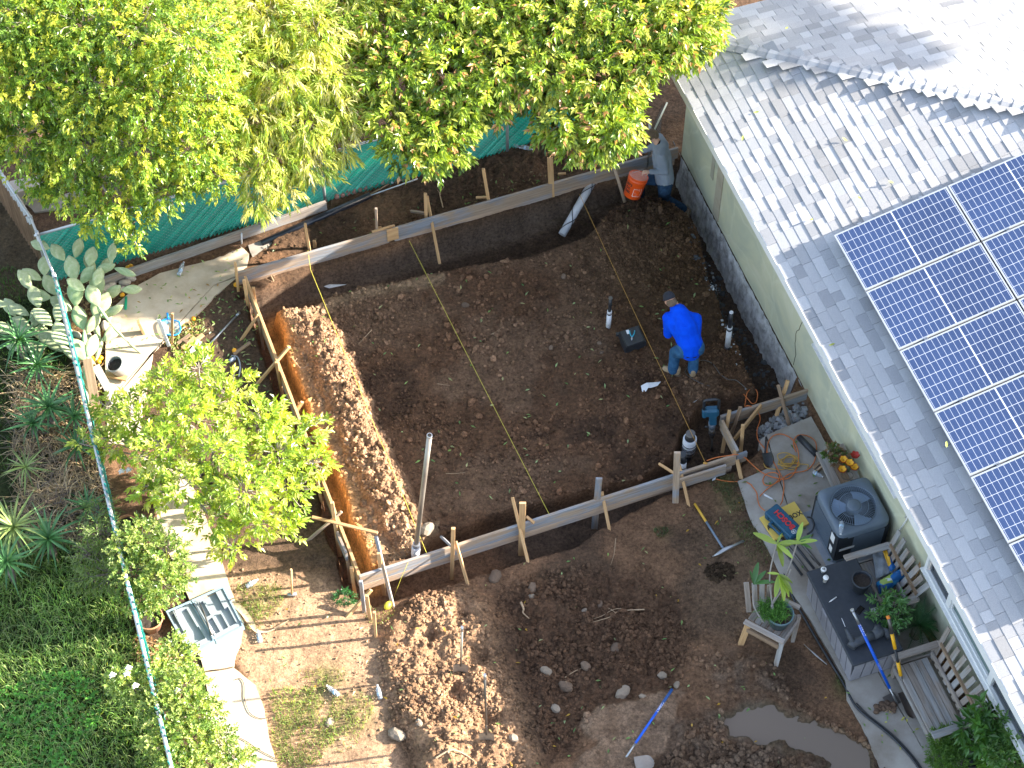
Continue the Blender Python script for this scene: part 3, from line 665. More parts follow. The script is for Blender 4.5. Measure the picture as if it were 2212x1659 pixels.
# ------------------------------------------------------------------ form boards, stakes, braces, strings
def vz(base, tv):                                                   # height of a point seen at row tv straight above base
    lo, hi = base.z, 4.0
    for _ in range(30):
        m = (lo+hi)/2
        if at(CX, tv, m).y > base.y: lo = m
        else: hi = m
    return lo
ZB = .30
M_lowp = wood('pinkish_form_board', (.44, .32, .23), (.32, .22, .15), (.36, .32, .30))
def board(name, p, q, label, m=None, low=True, h=.235, hl=.14, off=(0, 0)):
    p, q = Vector(p), Vector(q); p.z = q.z = 0
    t = thing(name, label, 'form board', (p.x, p.y, 0), 0, 'form boards round the dug pit')
    a = p+Vector((off[0], off[1], ZB-h/2)); b = q+Vector((off[0], off[1], ZB-h/2))
    plank('plank', a, b, .040, h, m or M_grey, t)
    if low:
        d = (q-p).normalized(); a2 = p+d*.02; b2 = q-d*.05
        plank('lower_plank', a2+Vector((off[0], off[1], ZB-h-hl/2-.003)), b2+Vector((off[0], off[1], ZB-h-hl/2-.003)), .042, hl, M_lowp, t)
    return t
fa, fb = at(507, 590, ZB), at(1465, 318, ZB); fd = (fb-fa).normalized()
f1, f2 = fa+fd*2.45, fa+fd*2.47
tA = board('form_board', fa, f1, 'stained form board, left half of the far side of the pit')
tB = board('form_board', f2, fb, 'grey form board, right half of the far side reaching the house')
na_, nb_ = at(776, 1244, ZB), at(1590, 982, ZB)
tC = board('form_board', na_, nb_, 'long blue grey form board along the near side of the pit')
nn = Vector((nb_.y-na_.y, -(nb_.x-na_.x), 0)).normalized()
ov0, ov1 = at(1462, 1030, ZB-.02), at(1566, 998, ZB-.02)
tD = thing('form_board', 'short blue grey board lapped over the right end of the near board', 'form board', (ov0.x, ov0.y, 0), 0, 'form boards round the dug pit')
plank('plank', ov0+nn*.045-Vector((0, 0, .1175)), ov1+nn*.045-Vector((0, 0, .1175)), .038, .225, M_grey, tD)
tD2 = thing('form_board', 'stub of board carrying the near side past the corner by the cord', 'form board', (nb_.x, nb_.y, 0), 0, 'form boards round the dug pit')
e_ = at(1614, 974, ZB); plank('plank', nb_+Vector((.01, 0, -.12)), Vector((e_.x, e_.y, ZB-.12)), .038, .22, M_grey, tD2)
la, lb = at(527, 590, ZB), at(776, 1242, ZB)
ld = (lb-la).normalized()
tE = board('form_board', la+ld*.05, lb, 'sun lit form board along the left side of the pit', M_new)
tF = board('form_board', at(1557, 899, ZB), at(1745, 841, ZB), 'grey form board running to the house wall on the right', low=False, h=.24)
r0, r1 = at(1557, 901, ZB), at(1594, 973, ZB)
tG = board('form_board', r0+(r1-r0).normalized()*.05, r1, 'short knotty board turning the corner beside the jackhammer', wood('knotty_board', (.46, .34, .23), (.30, .22, .15), (.38, .38, .38)), low=False)
sp0 = at(852, 500, .18); t = thing('splice_block', 'pale plywood block joining the two far boards', 'wood block', tuple(sp0))
nf = Vector((fd.y, -fd.x, 0))
cc = fa+fd*2.46; plank('block', cc+fd*-.09+nf*.032+Vector((0, 0, -.10)), cc+fd*.09+nf*.032+Vector((0, 0, -.10)), .018, .27, M_new, t)
plank('cleat', cc+fd*-.30-nf*.04+Vector((0, 0, -.03)), cc+fd*.06-nf*.04+Vector((0, 0, -.03)), .036, .09, M_new, t)
def stake(base, top, label, w_=.038, d_=.038, m=None, zt=None, zb=None, kind='wooden_stake', sink=.12, up=(0, 1, .2), cat='stake', grp='stakes and braces holding the forms'):
    p = gp(*base) if zb is None else at(*base, zb)
    z = zt if zt is not None else vz(p, top[1]); q_ = at(top[0], top[1], z)
    d = (p-q_).normalized()
    o = plank(kind, p+d*(sink if zt is None or zb is None else .0), q_, w_, d_, m or M_new, None, up=up)
    return tag(o, label, cat, grp)
S = stake
S((515,628),(508,567),'short stake at the far left end of the far form board')
S((672,560),(659,483),'orange stake behind the left part of the far board')
S((680,534),(679,520),'tiny wood cleat beside the orange stake', .05, .03)
S((815,520),(812,450),'pale stake with a tilted cap behind the far board', m=M_grey)
S((825,515),(820,490),'small cleat leaning on the pale capped stake', .05, .03)
S((921,490),(919,418),'stake behind the far board carrying a long brace', .05)
S((950,570),(922,423),'long pale brace running down into the far trench', .045, .02, zt=.40, zb=-.12)
S((887,456),(921,461),'stubby grey cleat lying behind the far board', .06, .03, m=M_grey, zt=.10, zb=.08)
S((1060,497),(1044,365),'thin brown stake passing behind the far board into the trench', .045)
S((1028,427),(1052,426),'short cleat nailed to the thin brown stake', .04, .03, zt=.22, zb=.22)
S((1191,462),(1188,341),'wide plank stake behind the middle of the far board', .088, .03)
S((1205,376),(1222,375),'short pale cleat beside the wide plank stake', .04, .03, zt=.20, zb=.20)
S((1309,425),(1308,372),'dark stake half hidden below the far board', .05, m=M_brown)
S((1350,437),(1326,358),'pale brace leaning on the far board beside the bucket', .045, .03, m=M_grey, zt=.42, zb=-.05)
S((1268,352),(1318,340),'grey flat board end sticking out under the leaves', .10, .03, m=M_grey, zt=.33, zb=.33)
S((536,660),(527,605),'first stake down the left board from the far corner', .045)
S((554,690),(547,621),'tall stake on the inner face of the left board', .05)
S((522,733),(558,680),'upper diagonal brace on the left board', .045, .03, zt=.30)
S((569,755),(559,690),'shaded stake under the upper diagonal brace', m=M_brown)
S((557,828),(624,750),'long diagonal brace crossing over the left board', .045, .035, zt=.42)
S((612,866),(597,782),'stake at the crossing brace of the left board', .045)
S((640,888),(653,868),'stub of brace poking out above the leaves of the small tree', .05, .035, zt=.32, zb=.15)
S((650,900),(646,870),'stake against the left board above the small tree', .04)
S((653,898),(710,911),'white stick lying across the left trench', .04, .03, m=M_grey, zt=.12, zb=.25)
S((697,1095),(684,1032),'shaded stake on the lower left board beside the leaves', .04)
S((658,1058),(690,1026),'dull brace beside the leaves on the lower left board', .045, .03, m=M_brown, zt=.30)
S((734,1200),(717,1085),'tall stake in the middle of the lower left board', .05)
S((667,1166),(738,1105),'grey brace ending in a fresh orange tip, lower left board', .045, .03, m=M_grey, zt=.42)
S((674,1117),(816,1151),'long bright stick laid level across the lower left trench', .038, .038, zt=.50, zb=.50)
S((757,1258),(750,1200),'brown stake low on the left board near the corner', .05, m=M_brown)
S((768,1290),(759,1226),'last stake of the left board before the near corner', .05)
o = S((749,1203),(729,1157),'short grey board doubled against the lower left board', .22, .035, m=M_grey, zt=.28, zb=.28, up=(1, 0, 0))
S((787,1322),(779,1255),'white washed stake at the near left corner', .05, m=M_grey)
S((800,1336),(792,1286),'short fresh stake in front of the near left corner', .045)
S((752,1330),(802,1274),'orange diagonal brace at the near left corner', .05, .035, zt=.30)
S((812,1376),(808,1322),'short lone stake with yellow tape near the string reel', .035)
S((830,1285),(818,1195),'orange stake near the left end of the near board', .055, .03)
S((849,1310),(812,1158),'long white washed brace over the left end of the near board', .045, .03, m=M_grey, zt=.62)
S((976,1250),(979,1141),'fresh stake one third along the near board', .055, .04)
S((1010,1260),(984,1169),'pale brace leaning out beside the fresh stake', .04, .03, zt=.42)
S((977,1182),(953,1159),'grey brace stub on the pit side of the near board', .045, .03, m=M_grey, zt=.30, zb=.40)
S((1140,1211),(1107,1074),'long narrow brace at the middle of the near board', .04, .03, zt=.55)
S((1126,1198),(1129,1086),'wide plank stake at the middle of the near board', .088, .035)
S((1154,1130),(1137,1116),'tiny orange cleat beside the wide plank stake', .05, .035, zt=.32, zb=.30)
S((1284,1141),(1294,1033),'wide grey plank stake right of the middle of the near board', .088, .035, m=M_grey)
S((1316,1141),(1300,1062),'brown brace leaning beside the wide grey stake', .04, .03, zt=.30)
S((1459,1085),(1463,977),'wide blue grey stake in front of the capped pipes', .088, .035, m=M_grey)
S((1462,1026),(1424,1002),'fresh diagonal strut inside the near board by the pipes', .055, .035, zt=.36, zb=.40)
S((1487,1088),(1467,1003),'pinkish brace leaning beside the blue grey stake', .04, .03, zt=.34)
S((1560,978),(1576,886),'slanted stake left inside the corner by the jackhammer', .05, .035, zb=-.25, zt=.42)
S((1580,937),(1600,879),'dark slanted stake inside the right corner form', .05, .035, m=M_brown, zb=-.1, zt=.42)
S((1586,950),(1645,875),'wide plywood strip bracing the right corner', .03, .11, zb=.05, zt=.27, up=(0, 0, 1))
S((1598,1005),(1605,918),'tall orange stake at the right corner form', .05)
S((1601,1032),(1588,972),'tan brace in front of the right corner form', .055, .03, zt=.26)
S((1677,898),(1702,822),'pale stake of the crossed pair near the house wall', .05, .04, zb=-.05, zt=.46)
S((1706,923),(1681,831),'rusty brown brace of the crossed pair near the house wall', .05, .03, m=M_brown, zt=.46)
M_str = plain('yellow_string', (.62, .56, .08), .6); M_str2 = plain('orange_string', (.55, .30, .06), .6)
def string(pts, label, m, r=.0033):
    o = MB().tube(pts, r, 4, cap=False).build('mason_string', m); return tag(o, label, 'string', 'string lines stretched over the pit')
def sagp(p, q, n=10, s=.02): return [p.lerp(q, i/n)-Vector((0, 0, s*math.sin(math.pi*i/n))) for i in range(n+1)]
string([at(665, 541, .305)]+sagp(at(671, 583, .12), at(922, 1196, .29), 12, .0), 'yellow string line nearest the left side of the pit', M_str)
string(sagp(at(884, 520, .2), at(1187, 1112, .3)), 'yellow green string line across the middle of the pit', M_str)
string(sagp(at(1252, 420, .2), at(1524, 1000, .3)), 'orange string line passing over the black valve box', M_str2)
string([at(884, 1209, .30), at(866, 1250, .12), gp(851, 1292, .03), gp(842, 1308, .03)], 'slack yellow string hanging from the near board to its reel', M_str)
pr = gp(838, 1311, .04); t = MB().tube([pr-Vector((.03, .05, 0)), pr-Vector((.01, .02, 0)), pr+Vector((.01, .02, 0)), pr+Vector((.03, .05, 0))], [.025, .045, .045, .025], 12).build('string_reel', plain('yellow_plastic', (.75, .66, .05), .5))
tag(t, 'small yellow string reel on the soil below the near board', 'string reel')
MB().tube([at(1519, 1000, .31), at(1528, 1001, .31)], .014, 6).build('string_knot', M_str2); tag(bpy.data.objects['string_knot'], 'orange knot of string tied on the near board', 'knot')
# ------------------------------------------------------------------ pipes
def vpipe(name, top, base, label, segs_, zb=None, cat='pipe', lean=None, grp=None):
    """segs_: list of (fraction from, fraction to, radius, material, part name)"""
    p = gp(*base) if zb is None else at(*base, zb); z = vz(p, top[1]) if lean is None else lean; q_ = at(top[0], top[1], z)
    t = thing(name, label, cat, tuple(p), 0, grp)
    for a, b, r, m, nm in segs_: MB().tube([p.lerp(q_, a), p.lerp(q_, b)], r, 18).build(nm, m, t)
    return t, p, q_
ring = lambda a, r, m=None: (a, a+.025, r, m or M_black, 'tape_band')
vpipe('standpipe', (1319,643), (1314,706), 'black and white standpipe left of the worker in blue', [(-.1, .44, .037, M_pvcw, 'sleeve'), (.44, .48, .034, M_black, 'tape_band'), (.48, .55, .036, M_pvcw, 'rim'), (.55, .97, .025, M_black, 'pipe'), (.97, 1.0, .030, M_dsteel, 'cap')], grp='standpipes rising from the slab area')
vpipe('standpipe', (1580,674), (1571,752), 'tall black and white standpipe near the house footing', [(-.1, .07, .044, M_black, 'collar'), (.07, .55, .041, M_pvcw, 'sleeve'), (.52, .555, .043, M_black, 'tape_band'), (.555, .60, .041, M_pvcw, 'rim'), (.60, .98, .031, M_black, 'pipe'), (.98, 1.0, .028, M_pvcw, 'cap')], grp='standpipes rising from the slab area')
vpipe('standpipe', (1492,936), (1485,990), 'fat standpipe with black cap and white banded sleeve', [(-.2, .35, .060, M_black, 'pipe'), (.25, .80, .098, M_pvcw, 'sleeve'), ring(.33, .101), ring(.45, .101), ring(.50, .101), ring(.60, .101), (.80, .84, .075, M_black, 'collar'), (.84, 1.0, .066, M_dsteel, 'cap')], grp='standpipes rising from the slab area')
vpipe('standpipe', (1476,980), (1474,1022), 'black capped pipe half hidden behind the blue grey stake', [(-.2, .62, .052, M_pvcw, 'sleeve'), ring(.35, .054), (.62, .66, .054, M_black, 'tape_band'), (.66, 1.0, .047, M_black, 'cap')], zb=-.05, grp='standpipes rising from the slab area')
t, p, q_ = vpipe('steel_pole', (928,940), (896,1205), 'tall rusty steel pole set in a white sleeve', [(-.1, .10, .060, M_pvcw, 'sleeve'), (.10, .13, .048, M_steel, 'collar'), (.10, .995, .034, mat('rusty_pole', (.20, .165, .135), (.36, .33, .29), 5, .5, metal=.5, stretch=(1, 1, .3)), 'pole'), (.99, 1.0, .036, M_steel, 'rim')], zb=-.12, cat='pole')
d = (q_-p).normalized(); MB().tube([q_-d*.001, q_+d*.003], .027, 16).build('bore_disc', plain('bore_shade', (.005, .005, .005), 1), t)  # black disc on the pole end stands for its unlit bore
a_, b_ = at(1288, 378, .05), at(1214, 507, -.34)
t = thing('drain_pipe', 'white drain pipe wrapped in black tape slanting under the far board', 'pipe', tuple(a_))
MB().tube([a_, b_], .062, 20).build('pipe', M_pvcw, t)
X = (b_-a_).normalized(); Y = X.orthogonal().normalized(); Z = X.cross(Y)
for hand in (1, -1):
    pts = [a_+X*(s*(b_-a_).length)+(Y*math.cos(s*11*hand+hand)+Z*math.sin(s*11*hand+hand))*.063 for s in np.linspace(.03, .97, 60)]
    MB().tube(pts, .0075, 5).build('black_tape', M_black, t)
def cyl(name, p, q, r, m, label, cat, grp=None, seg=18, cut=True):
    o = MB().tube([p, q], r, seg).build(name, m); return tag(o, label, cat, grp)
cyl('drain_pipe', gp(566, 531, .055), gp(800, 427, .055), .052, plain('black_abs', (.02, .024, .035), .28), 'long black drain pipe lying below the green fence', 'pipe')
cyl('thin_pipe', gp(799, 427, .05), gp(902, 388, .02), .010, M_pvcw, 'thin white pipe beyond the end of the long black pipe', 'pipe')
t = thing('tee_pipe', 'thin tan pipe ending in a small tee by the scalloped edging', 'pipe', tuple(gp(850, 397)))
MB().tube([gp(853, 397, .03), gp(886, 386, .03)], .010, 8).build('pipe', M_brown, t); MB().tube([gp(846, 392, .035), gp(848, 399, .035)], .020, 8).build('tee', M_pvcw, t)
t = thing('metal_conduit', 'grey metal conduit lying on soil left of the pit', 'pipe', tuple(gp(480, 710)))
p, q_ = gp(442, 757, .02), gp(518, 677, .02); MB().tube([p, q_], .014, 12).build('pipe', M_steel, t); MB().tube([q_-(q_-p)*.09, q_], .022, 12).build('coupling', M_steel, t)
# valve box with pliers
def quadbox(name, pts, z, h, flare, m, parent, ch=.012):
    P = [at(u, v, z) for u, v in pts]; c = sum(P, Vector())/4; mb = MB(); vs = []
    for zz, s in ((z, .955), (z-.012, 1.0), (z-h, flare)):
        for p in P: r = c+(p-c)*s; vs.append((r.x, r.y, zz))
    fs = [(0, 1, 2, 3), (11, 10, 9, 8)]+[(k*4+i, k*4+(i+1) % 4, k*4+4+(i+1) % 4, k*4+4+i) for k in (0, 1) for i in range(4)]
    return mb.add(vs, fs).build(name, m, parent)
vb = [(1340,718),(1378,705),(1392,736),(1354,749)]
t = thing('valve_box', 'black square valve box sunk in the soil by the worker in blue', 'valve box', tuple(at(1366, 727, 0)))
quadbox('lid', vb, .205, .035, 1.0, M_black, t)
vc = (1366, 727)
grow = lambda k: [(vc[0]+(u-vc[0])*k, vc[1]+(v-vc[1])*k) for u, v in vb]
quadbox('rib', grow(1.08), .168, .030, 1.02, M_black, t); quadbox('rib', grow(1.16), .134, .035, 1.02, M_black, t); quadbox('body', grow(1.12), .097, .14, 1.12, M_black, t)
MB().box(tuple(at(1334, 722, .14)), (.05, .05, .04)).build('latch', M_black, t)
t = thing('pliers', 'pliers with turquoise handles on the valve box lid', 'pliers', tuple(at(1365, 730, .208)))
M_teal = plain('turquoise_grip', (.02, .36, .52), .4)
for u0 in (1360, 1371): MB().tube([at(u0, 714, .222), at(u0+(1365-u0)*.2, 721, .222), at(1365, 729, .222)], .008, 8).build('handle', M_teal, t)
MB().tube([at(1365, 728, .222), at(1365, 731, .222), at(1364.5, 735, .220)], [.010, .016, .006], 8).build('jaw', M_steel, t)
o = MB().box(tuple(at(1356.5, 717, .212)), (.045, .07, .006), Matrix.Rotation(.3, 3, 'Z')).build('paper_tag', M_white); tag(o, 'small white tag lying next to the pliers', 'tag')
# scraps of paper and plastic
def scrap(pts, label, name='paper_scrap', m=None, cat='paper scrap', lift=.02):
    P = [gp(u, v) for u, v in pts]; z = max(p.z for p in P)+lift; c = sum(P, Vector())/len(P); vs = [(p.x, p.y, z+random.uniform(-.015, .02)) for p in P]+[(c.x, c.y, z+.025)]
    n = len(P); lo = [(a, b, cc_-.003) for a, b, cc_ in vs]
    fs = [(i, (i+1) % n, n) for i in range(n)]+[(n+1+(i+1) % n, n+1+i, 2*n+1) for i in range(n)]+[(i, n+1+i, n+1+(i+1) % n, (i+1) % n) for i in range(n)]
    o = MB().add(vs+lo, fs).build(name, m or M_white); return tag(o, label, cat)
scrap([(1384,838),(1396,834),(1410,832),(1427,830),(1420,838),(1406,840),(1400,842),(1395,848),(1387,848)], 'torn white paper on the soil below the worker in blue')
scrap([(700,625),(713,622),(750,624),(735,630),(712,632)], 'grey white scrap at the far trench edge', m=M_pvcw)
scrap([(1488,878),(1492,877),(1502,900),(1498,903)], 'narrow white wrapper beside the jackhammer')
scrap([(1645,1070),(1668,1082),(1670,1086),(1650,1078)], 'white paper under the orange cord on the patio', lift=.07)
scrap([(1540,1034),(1552,1029),(1545,1038),(1538,1040)], 'white wrapper below the near board', m=M_pvcw)
# bottles
def bottle(p, d, label, L=.21, r=.033, stand=False):
    p = Vector(p); d = Vector(d).normalized()
    q_ = d.to_track_quat('Z', 'Y').to_matrix(); t = thing('plastic_bottle', label, 'bottle', tuple(p), 0, 'empty water bottles lying about')
    prof = [(0, 0), (r*.8, 0), (r, L*.04), (r*.94, L*.2), (r, L*.24), (r*.9, L*.42), (r, L*.5), (r*.96, L*.66), (r*.75, L*.8), (r*.36, L*.92), (r*.36, L*.97), (0, L*.97)]
    MB().lathe(prof, tuple(p), 14, q_).build('body', M_clear, t)
    MB().lathe([(0, 0), (r*.42, 0), (r*.42, L*.05), (0, L*.05)], tuple(p+d*L*.95), 10, q_).build('cap', M_white, t)
    MB().lathe([(r*1.01, 0), (r*1.01, L*.16)], tuple(p+d*L*.26), 14, q_).build('label_band', plain('label_blue', (.35, .5, .65), .6), t)
def btl(a, b, label, z=None, r=.033):
    p = gp(*a, r) if z is None else at(*a, z+r); q_ = gp(*b, r) if z is None else at(*b, z+r); bottle(p, (q_-p), label, max(.16, (q_-p).length), r)
btl((1100,310),(1124,322),'crushed bottle left of the two by the fence post'); btl((1126,320),(1151,326),'crushed bottle right of the two by the fence post')
btl((386,594),(397,566),'clear bottle on the path below the timber beam', .035)
btl((532,1270),(558,1254),'clear bottle on grass beside the open tool case')
btl((822,1512),(815,1482),'clear bottle on the sunlit soil left of the mound')
btl((732,1505),(706,1483),'clear bottle beside the sunlit grass patch')
btl((1756,1019),(1774,1028),'clear bottle on the patio below the plank table', ZP)
btl((563,1390),(556,1362),'clear bottle at the end of the dry leaf by the tool case')
# ------------------------------------------------------------------ lettering
def text_mesh(s, size, name='lettering', mat_=None, bold=.0, sx=1.0, ext=.0006):
    cu = bpy.data.curves.new(name, 'FONT'); cu.body = s; cu.size = size; cu.extrude = ext; cu.offset = bold; cu.align_x = 'CENTER'; cu.align_y = 'CENTER'; cu.resolution_u = 3
    o = bpy.data.objects.new(name, cu); COL.objects.link(o); bpy.context.view_layer.update()
    me = bpy.data.meshes.new_from_object(o.evaluated_get(bpy.context.evaluated_depsgraph_get())); COL.objects.unlink(o); bpy.data.objects.remove(o)
    me.name = name; me.materials.clear(); me.materials.append(mat_)
    if sx != 1: me.transform(Matrix.Diagonal((sx, 1, 1, 1)))
    return me
def frameM(o, X, U):
    X = Vector(X).normalized(); Z = Vector(U); Z = (Z-X*Z.dot(X)).normalized(); Y = Z.cross(X)
    M = Matrix((X, Y, Z)).transposed().to_4x4(); M.translation = o; return M
def lettering(s, size, mat_, o, X, U, parent, **kw):
    return link(bpy.data.objects.new('lettering', text_mesh(s, size, 'lettering', mat_, **kw)), parent, frameM(o, X, U))
M_red = plain('red_print', (.62, .03, .03), .5); M_ink = plain('black_print', (.02, .02, .02), .6); M_wp = plain('white_print', (.8, .8, .8), .5)
M_blue = mat('tool_blue', (.008, .065, .125), (.012, .09, .165), 8, .5, .1, 60)
# ------------------------------------------------------------------ air conditioner
aA, aB = 7.19, -.455; S2 = .375; ZA = .77
t = thing('air_conditioner', 'big blue grey air conditioner unit with round fan grille by the wall', 'air conditioner', tuple(loc(aA, aB, ZP)))
M_ac = mat('ac_paint', (.105, .14, .185), (.125, .16, .205), 5, .42, .05, 80); M_acd = plain('ac_dark', (.012, .017, .024), .6)
AM = HM @ Matrix.Translation((aA, aB, 0))
def rsq(h, r, n=6):
    out = []
    for cx, cy, a0 in ((h-r, h-r, 0), (-h+r, h-r, 90), (-h+r, -h+r, 180), (h-r, -h+r, 270)):
        for i in range(n+1): a = R(a0+90*i/n); out.append((cx+r*math.cos(a), cy+r*math.sin(a)))
    return out
top = MB(); nO = 72; o1 = []
for i in range(nO):
    a = 2*math.pi*i/nO; c_1, s_1 = math.cos(a), math.sin(a); k_ = (abs(c_1)**9+abs(s_1)**9)**(-1/9)*(S2+.012); o1.append((c_1*k_, s_1*k_))
RG = .30
def ring_at(z, rad): return [(rad*math.cos(math.atan2(y, x)), rad*math.sin(math.atan2(y, x)), z) for x, y in o1]
lv = [[(x, y, ZA-.13) for x, y in o1], [(x*1.0, y*1.0, ZA-.03) for x, y in o1], [(x*.955, y*.955, ZA) for x, y in o1], ring_at(ZA+.004, RG+.03), ring_at(ZA-.012, RG+.008), ring_at(ZA-.16, RG+.0)]
vs = [p for l in lv for p in l]; fs = [(i*nO+k, i*nO+(k+1) % nO, (i+1)*nO+(k+1) % nO, (i+1)*nO+k) for i in range(len(lv)-1) for k in range(nO)]
top.add(vs, fs, True); top.build('top_cover', M_ac, t, AM)
bdy = MB(); bdy.prism(rsq(S2-.035, .05), ZP+.05, ZA-.12); bdy.build('coil', M_acd, t, AM)
MB().prism(rsq(S2+.01, .06), ZP+.012, ZP+.07).build('base_pan', M_ac, t, AM)
lo = MB()
for z in np.arange(ZP+.10, ZA-.15, .030):
    for sx, sy in ((0, -1), (0, 1), (-1, 0), (1, 0)):
        Lx = .52 if sx == 0 or True else .6
        c = (sx*(S2-.005)+(0 if sx else -.07 if sy < 0 else 0), sy*(S2-.005)+(0 if sy else 0), z)
        lo.box(c, ((.03 if sx else Lx), (.03 if sy else .62), .013))
lo.build('louvres', M_ac, t, AM)
cp = MB(); 
for sx in (-1, 1):
    for sy in (-1, 1): MB().box((sx*(S2-.025), sy*(S2-.025), (ZP+ZA)/2-.03), (.055, .055, ZA-ZP-.2)).build('corner_post', M_acd, t, AM)
MB().box((S2-.10, -S2+.004, .40), (.20, .03, .56)).build('corner_panel', M_acd, t, AM); MB().box((S2-.004, -S2+.12, .40), (.03, .21, .56)).build('corner_panel', M_acd, t, AM)
MB().box((S2-.13, -S2-.013, .52), (.10, .004, .17)).build('label_plate', M_wp, t, AM); MB().box((S2-.12, -S2-.013, .26), (.08, .004, .13)).build('label_plate', M_wp, t, AM)
MB().box((S2+.014, -S2+.15, .38), (.004, .22, .05)).build('label_plate', M_wp, t, AM)
gr_ = MB(); nb = 64
for i in range(nb):
    a = 2*math.pi*i/nb; p = Vector((math.cos(a), math.sin(a), 0)); gr_.tube([p*.10+Vector((0, 0, ZA+.012)), p*.2+Vector((0, 0, ZA+.010)), p*(RG+.012)+Vector((0, 0, ZA-.004))], .0026, 4, cap=False)
for rr in (.105, .2, .305): gr_.tube([(rr*math.cos(a), rr*math.sin(a), ZA+.008) for a in np.linspace(0, 2*math.pi, 41)], .003, 4, cap=False)
o = gr_.build('fan_grille', plain('grille_grey', (.20, .26, .34), .4), t, AM)
MB().lathe([(0, ZA+.022), (.085, ZA+.020), (.10, ZA+.008), (.10, ZA-.09), (.06, ZA-.13)], (0, 0, 0), 28).build('motor_hub', M_ac, t, AM)
M_blade = plain('fan_blade', (.26, .36, .52), .35, .1)
for k in range(3):
    a0 = R(100+120*k); vs = []; 
    for i in range(9):
        for j in range(7):
            r = .09+(.195)*j/6; a = a0+(i/8)*R(62)*(.75+.25*j/6); vs.append((r*math.cos(a), r*math.sin(a), ZA-.055-.05*i/8))
    fs = [(i*7+j, i*7+j+1, (i+1)*7+j+1, (i+1)*7+j) for i in range(8) for j in range(6)]
    MB().add(vs, fs, True).build('fan_blade', M_blade, t, AM)
MB().lathe([(0, ZA-.2), (RG, ZA-.2)], (0, 0, 0), 28).build('fan_well', M_acd, t, AM)
MB().box((0, 0, .024), (1.0, .96, .045)).build('concrete_pad', mat('pad_grey', (.20, .22, .25), (.28, .30, .33), 4, .9), t, AM)
bottle(loc(aA+.20, aB-.27, ZA+.03), (HW*.35-HN*.2), 'clear water bottle lying on top of the air conditioner', .20)
# ------------------------------------------------------------------ deck box
D0, D1, B0, B1, DH = 7.86, 9.31, -1.41, -.72, .62
t = thing('deck_box', 'large grey plastic deck box with dark lid on the patio', 'storage box', tuple(loc((D0+D1)/2, (B0+B1)/2, ZP)))
M_dk = mat('deck_box_grey', (.24, .24, .275), (.29, .29, .325), 9, .6, .1, 90); M_lid = mat('deck_lid', (.022, .028, .038), (.034, .040, .052), 14, .55, .15, 120)
DM = HM.copy(); fl = .035
def panel_quad(a0, a1, face):
    """an upright board of the box, leaning slightly out to the top"""
    z0, z1, th = ZP+.015, DH-.055, .012
    if face == 'W': q_ = lambda a, z: (a, B0+fl*(1-(z-z0)/(z1-z0)), z); o_ = (0, th, 0)
    if face == 'E': q_ = lambda a, z: (a, B1-fl*(1-(z-z0)/(z1-z0)), z); o_ = (0, -th, 0)
    if face == 'S': q_ = lambda a, z: (D1-fl*(1-(z-z0)/(z1-z0)), a, z); o_ = (-th, 0, 0)
    if face == 'N': q_ = lambda a, z: (D0+fl*(1-(z-z0)/(z1-z0)), a, z); o_ = (th, 0, 0)
    f = [q_(a0, z0), q_(a1, z0), q_(a1, z1), q_(a0, z1)]; b = [tuple(Vector(p)+Vector(o_)) for p in f]
    return MB().add(f+b, [(0, 1, 2, 3), (7, 6, 5, 4), (0, 4, 5, 1), (1, 5, 6, 2), (2, 6, 7, 3), (3, 7, 4, 0)])
nW, nS = 9, 4
for face, lo_, hi_, n in (('W', D0+.03, D1-.03, nW), ('E', D0+.03, D1-.03, nW), ('S', B0+.03, B1-.03, nS), ('N', B0+.03, B1-.03, nS)):
    for i in range(n):
        w_ = (hi_-lo_)/n; panel_quad(lo_+i*w_+.0085, lo_+(i+1)*w_-.0085, face).build('side_panel', M_dk, t, DM)
core = MB(); z0, z1 = ZP+.01, DH-.05; e = .016
vs = [(D0+fl+e, B0+fl+e, z0), (D1-fl-e, B0+fl+e, z0), (D1-fl-e, B1-fl-e, z0), (D0+fl+e, B1-fl-e, z0), (D0+e, B0+e, z1), (D1-e, B0+e, z1), (D1-e, B1-e, z1), (D0+e, B1-e, z1)]
core.add(vs, [(3, 2, 1, 0), (4, 5, 6, 7), (0, 1, 5, 4), (1, 2, 6, 5), (2, 3, 7, 6), (3, 0, 4, 7)]).build('carcass', M_lid, t, DM)
MB().box(((D0+D1)/2, (B0+B1)/2, DH-.025), (D1-D0+.03, B1-B0+.03, .05), None, .012).build('lid', M_lid, t, DM)
for a in (8.45, ): MB().box((a, B0-.008, DH-.10), (.14, .022, .075), None, .006).build('latch', M_dk, t, DM)
MB().box((D1+.006, (B0+B1)/2+.02, DH-.13), (.012, .20, .05), None, .004).build('handle', M_dk, t, DM)
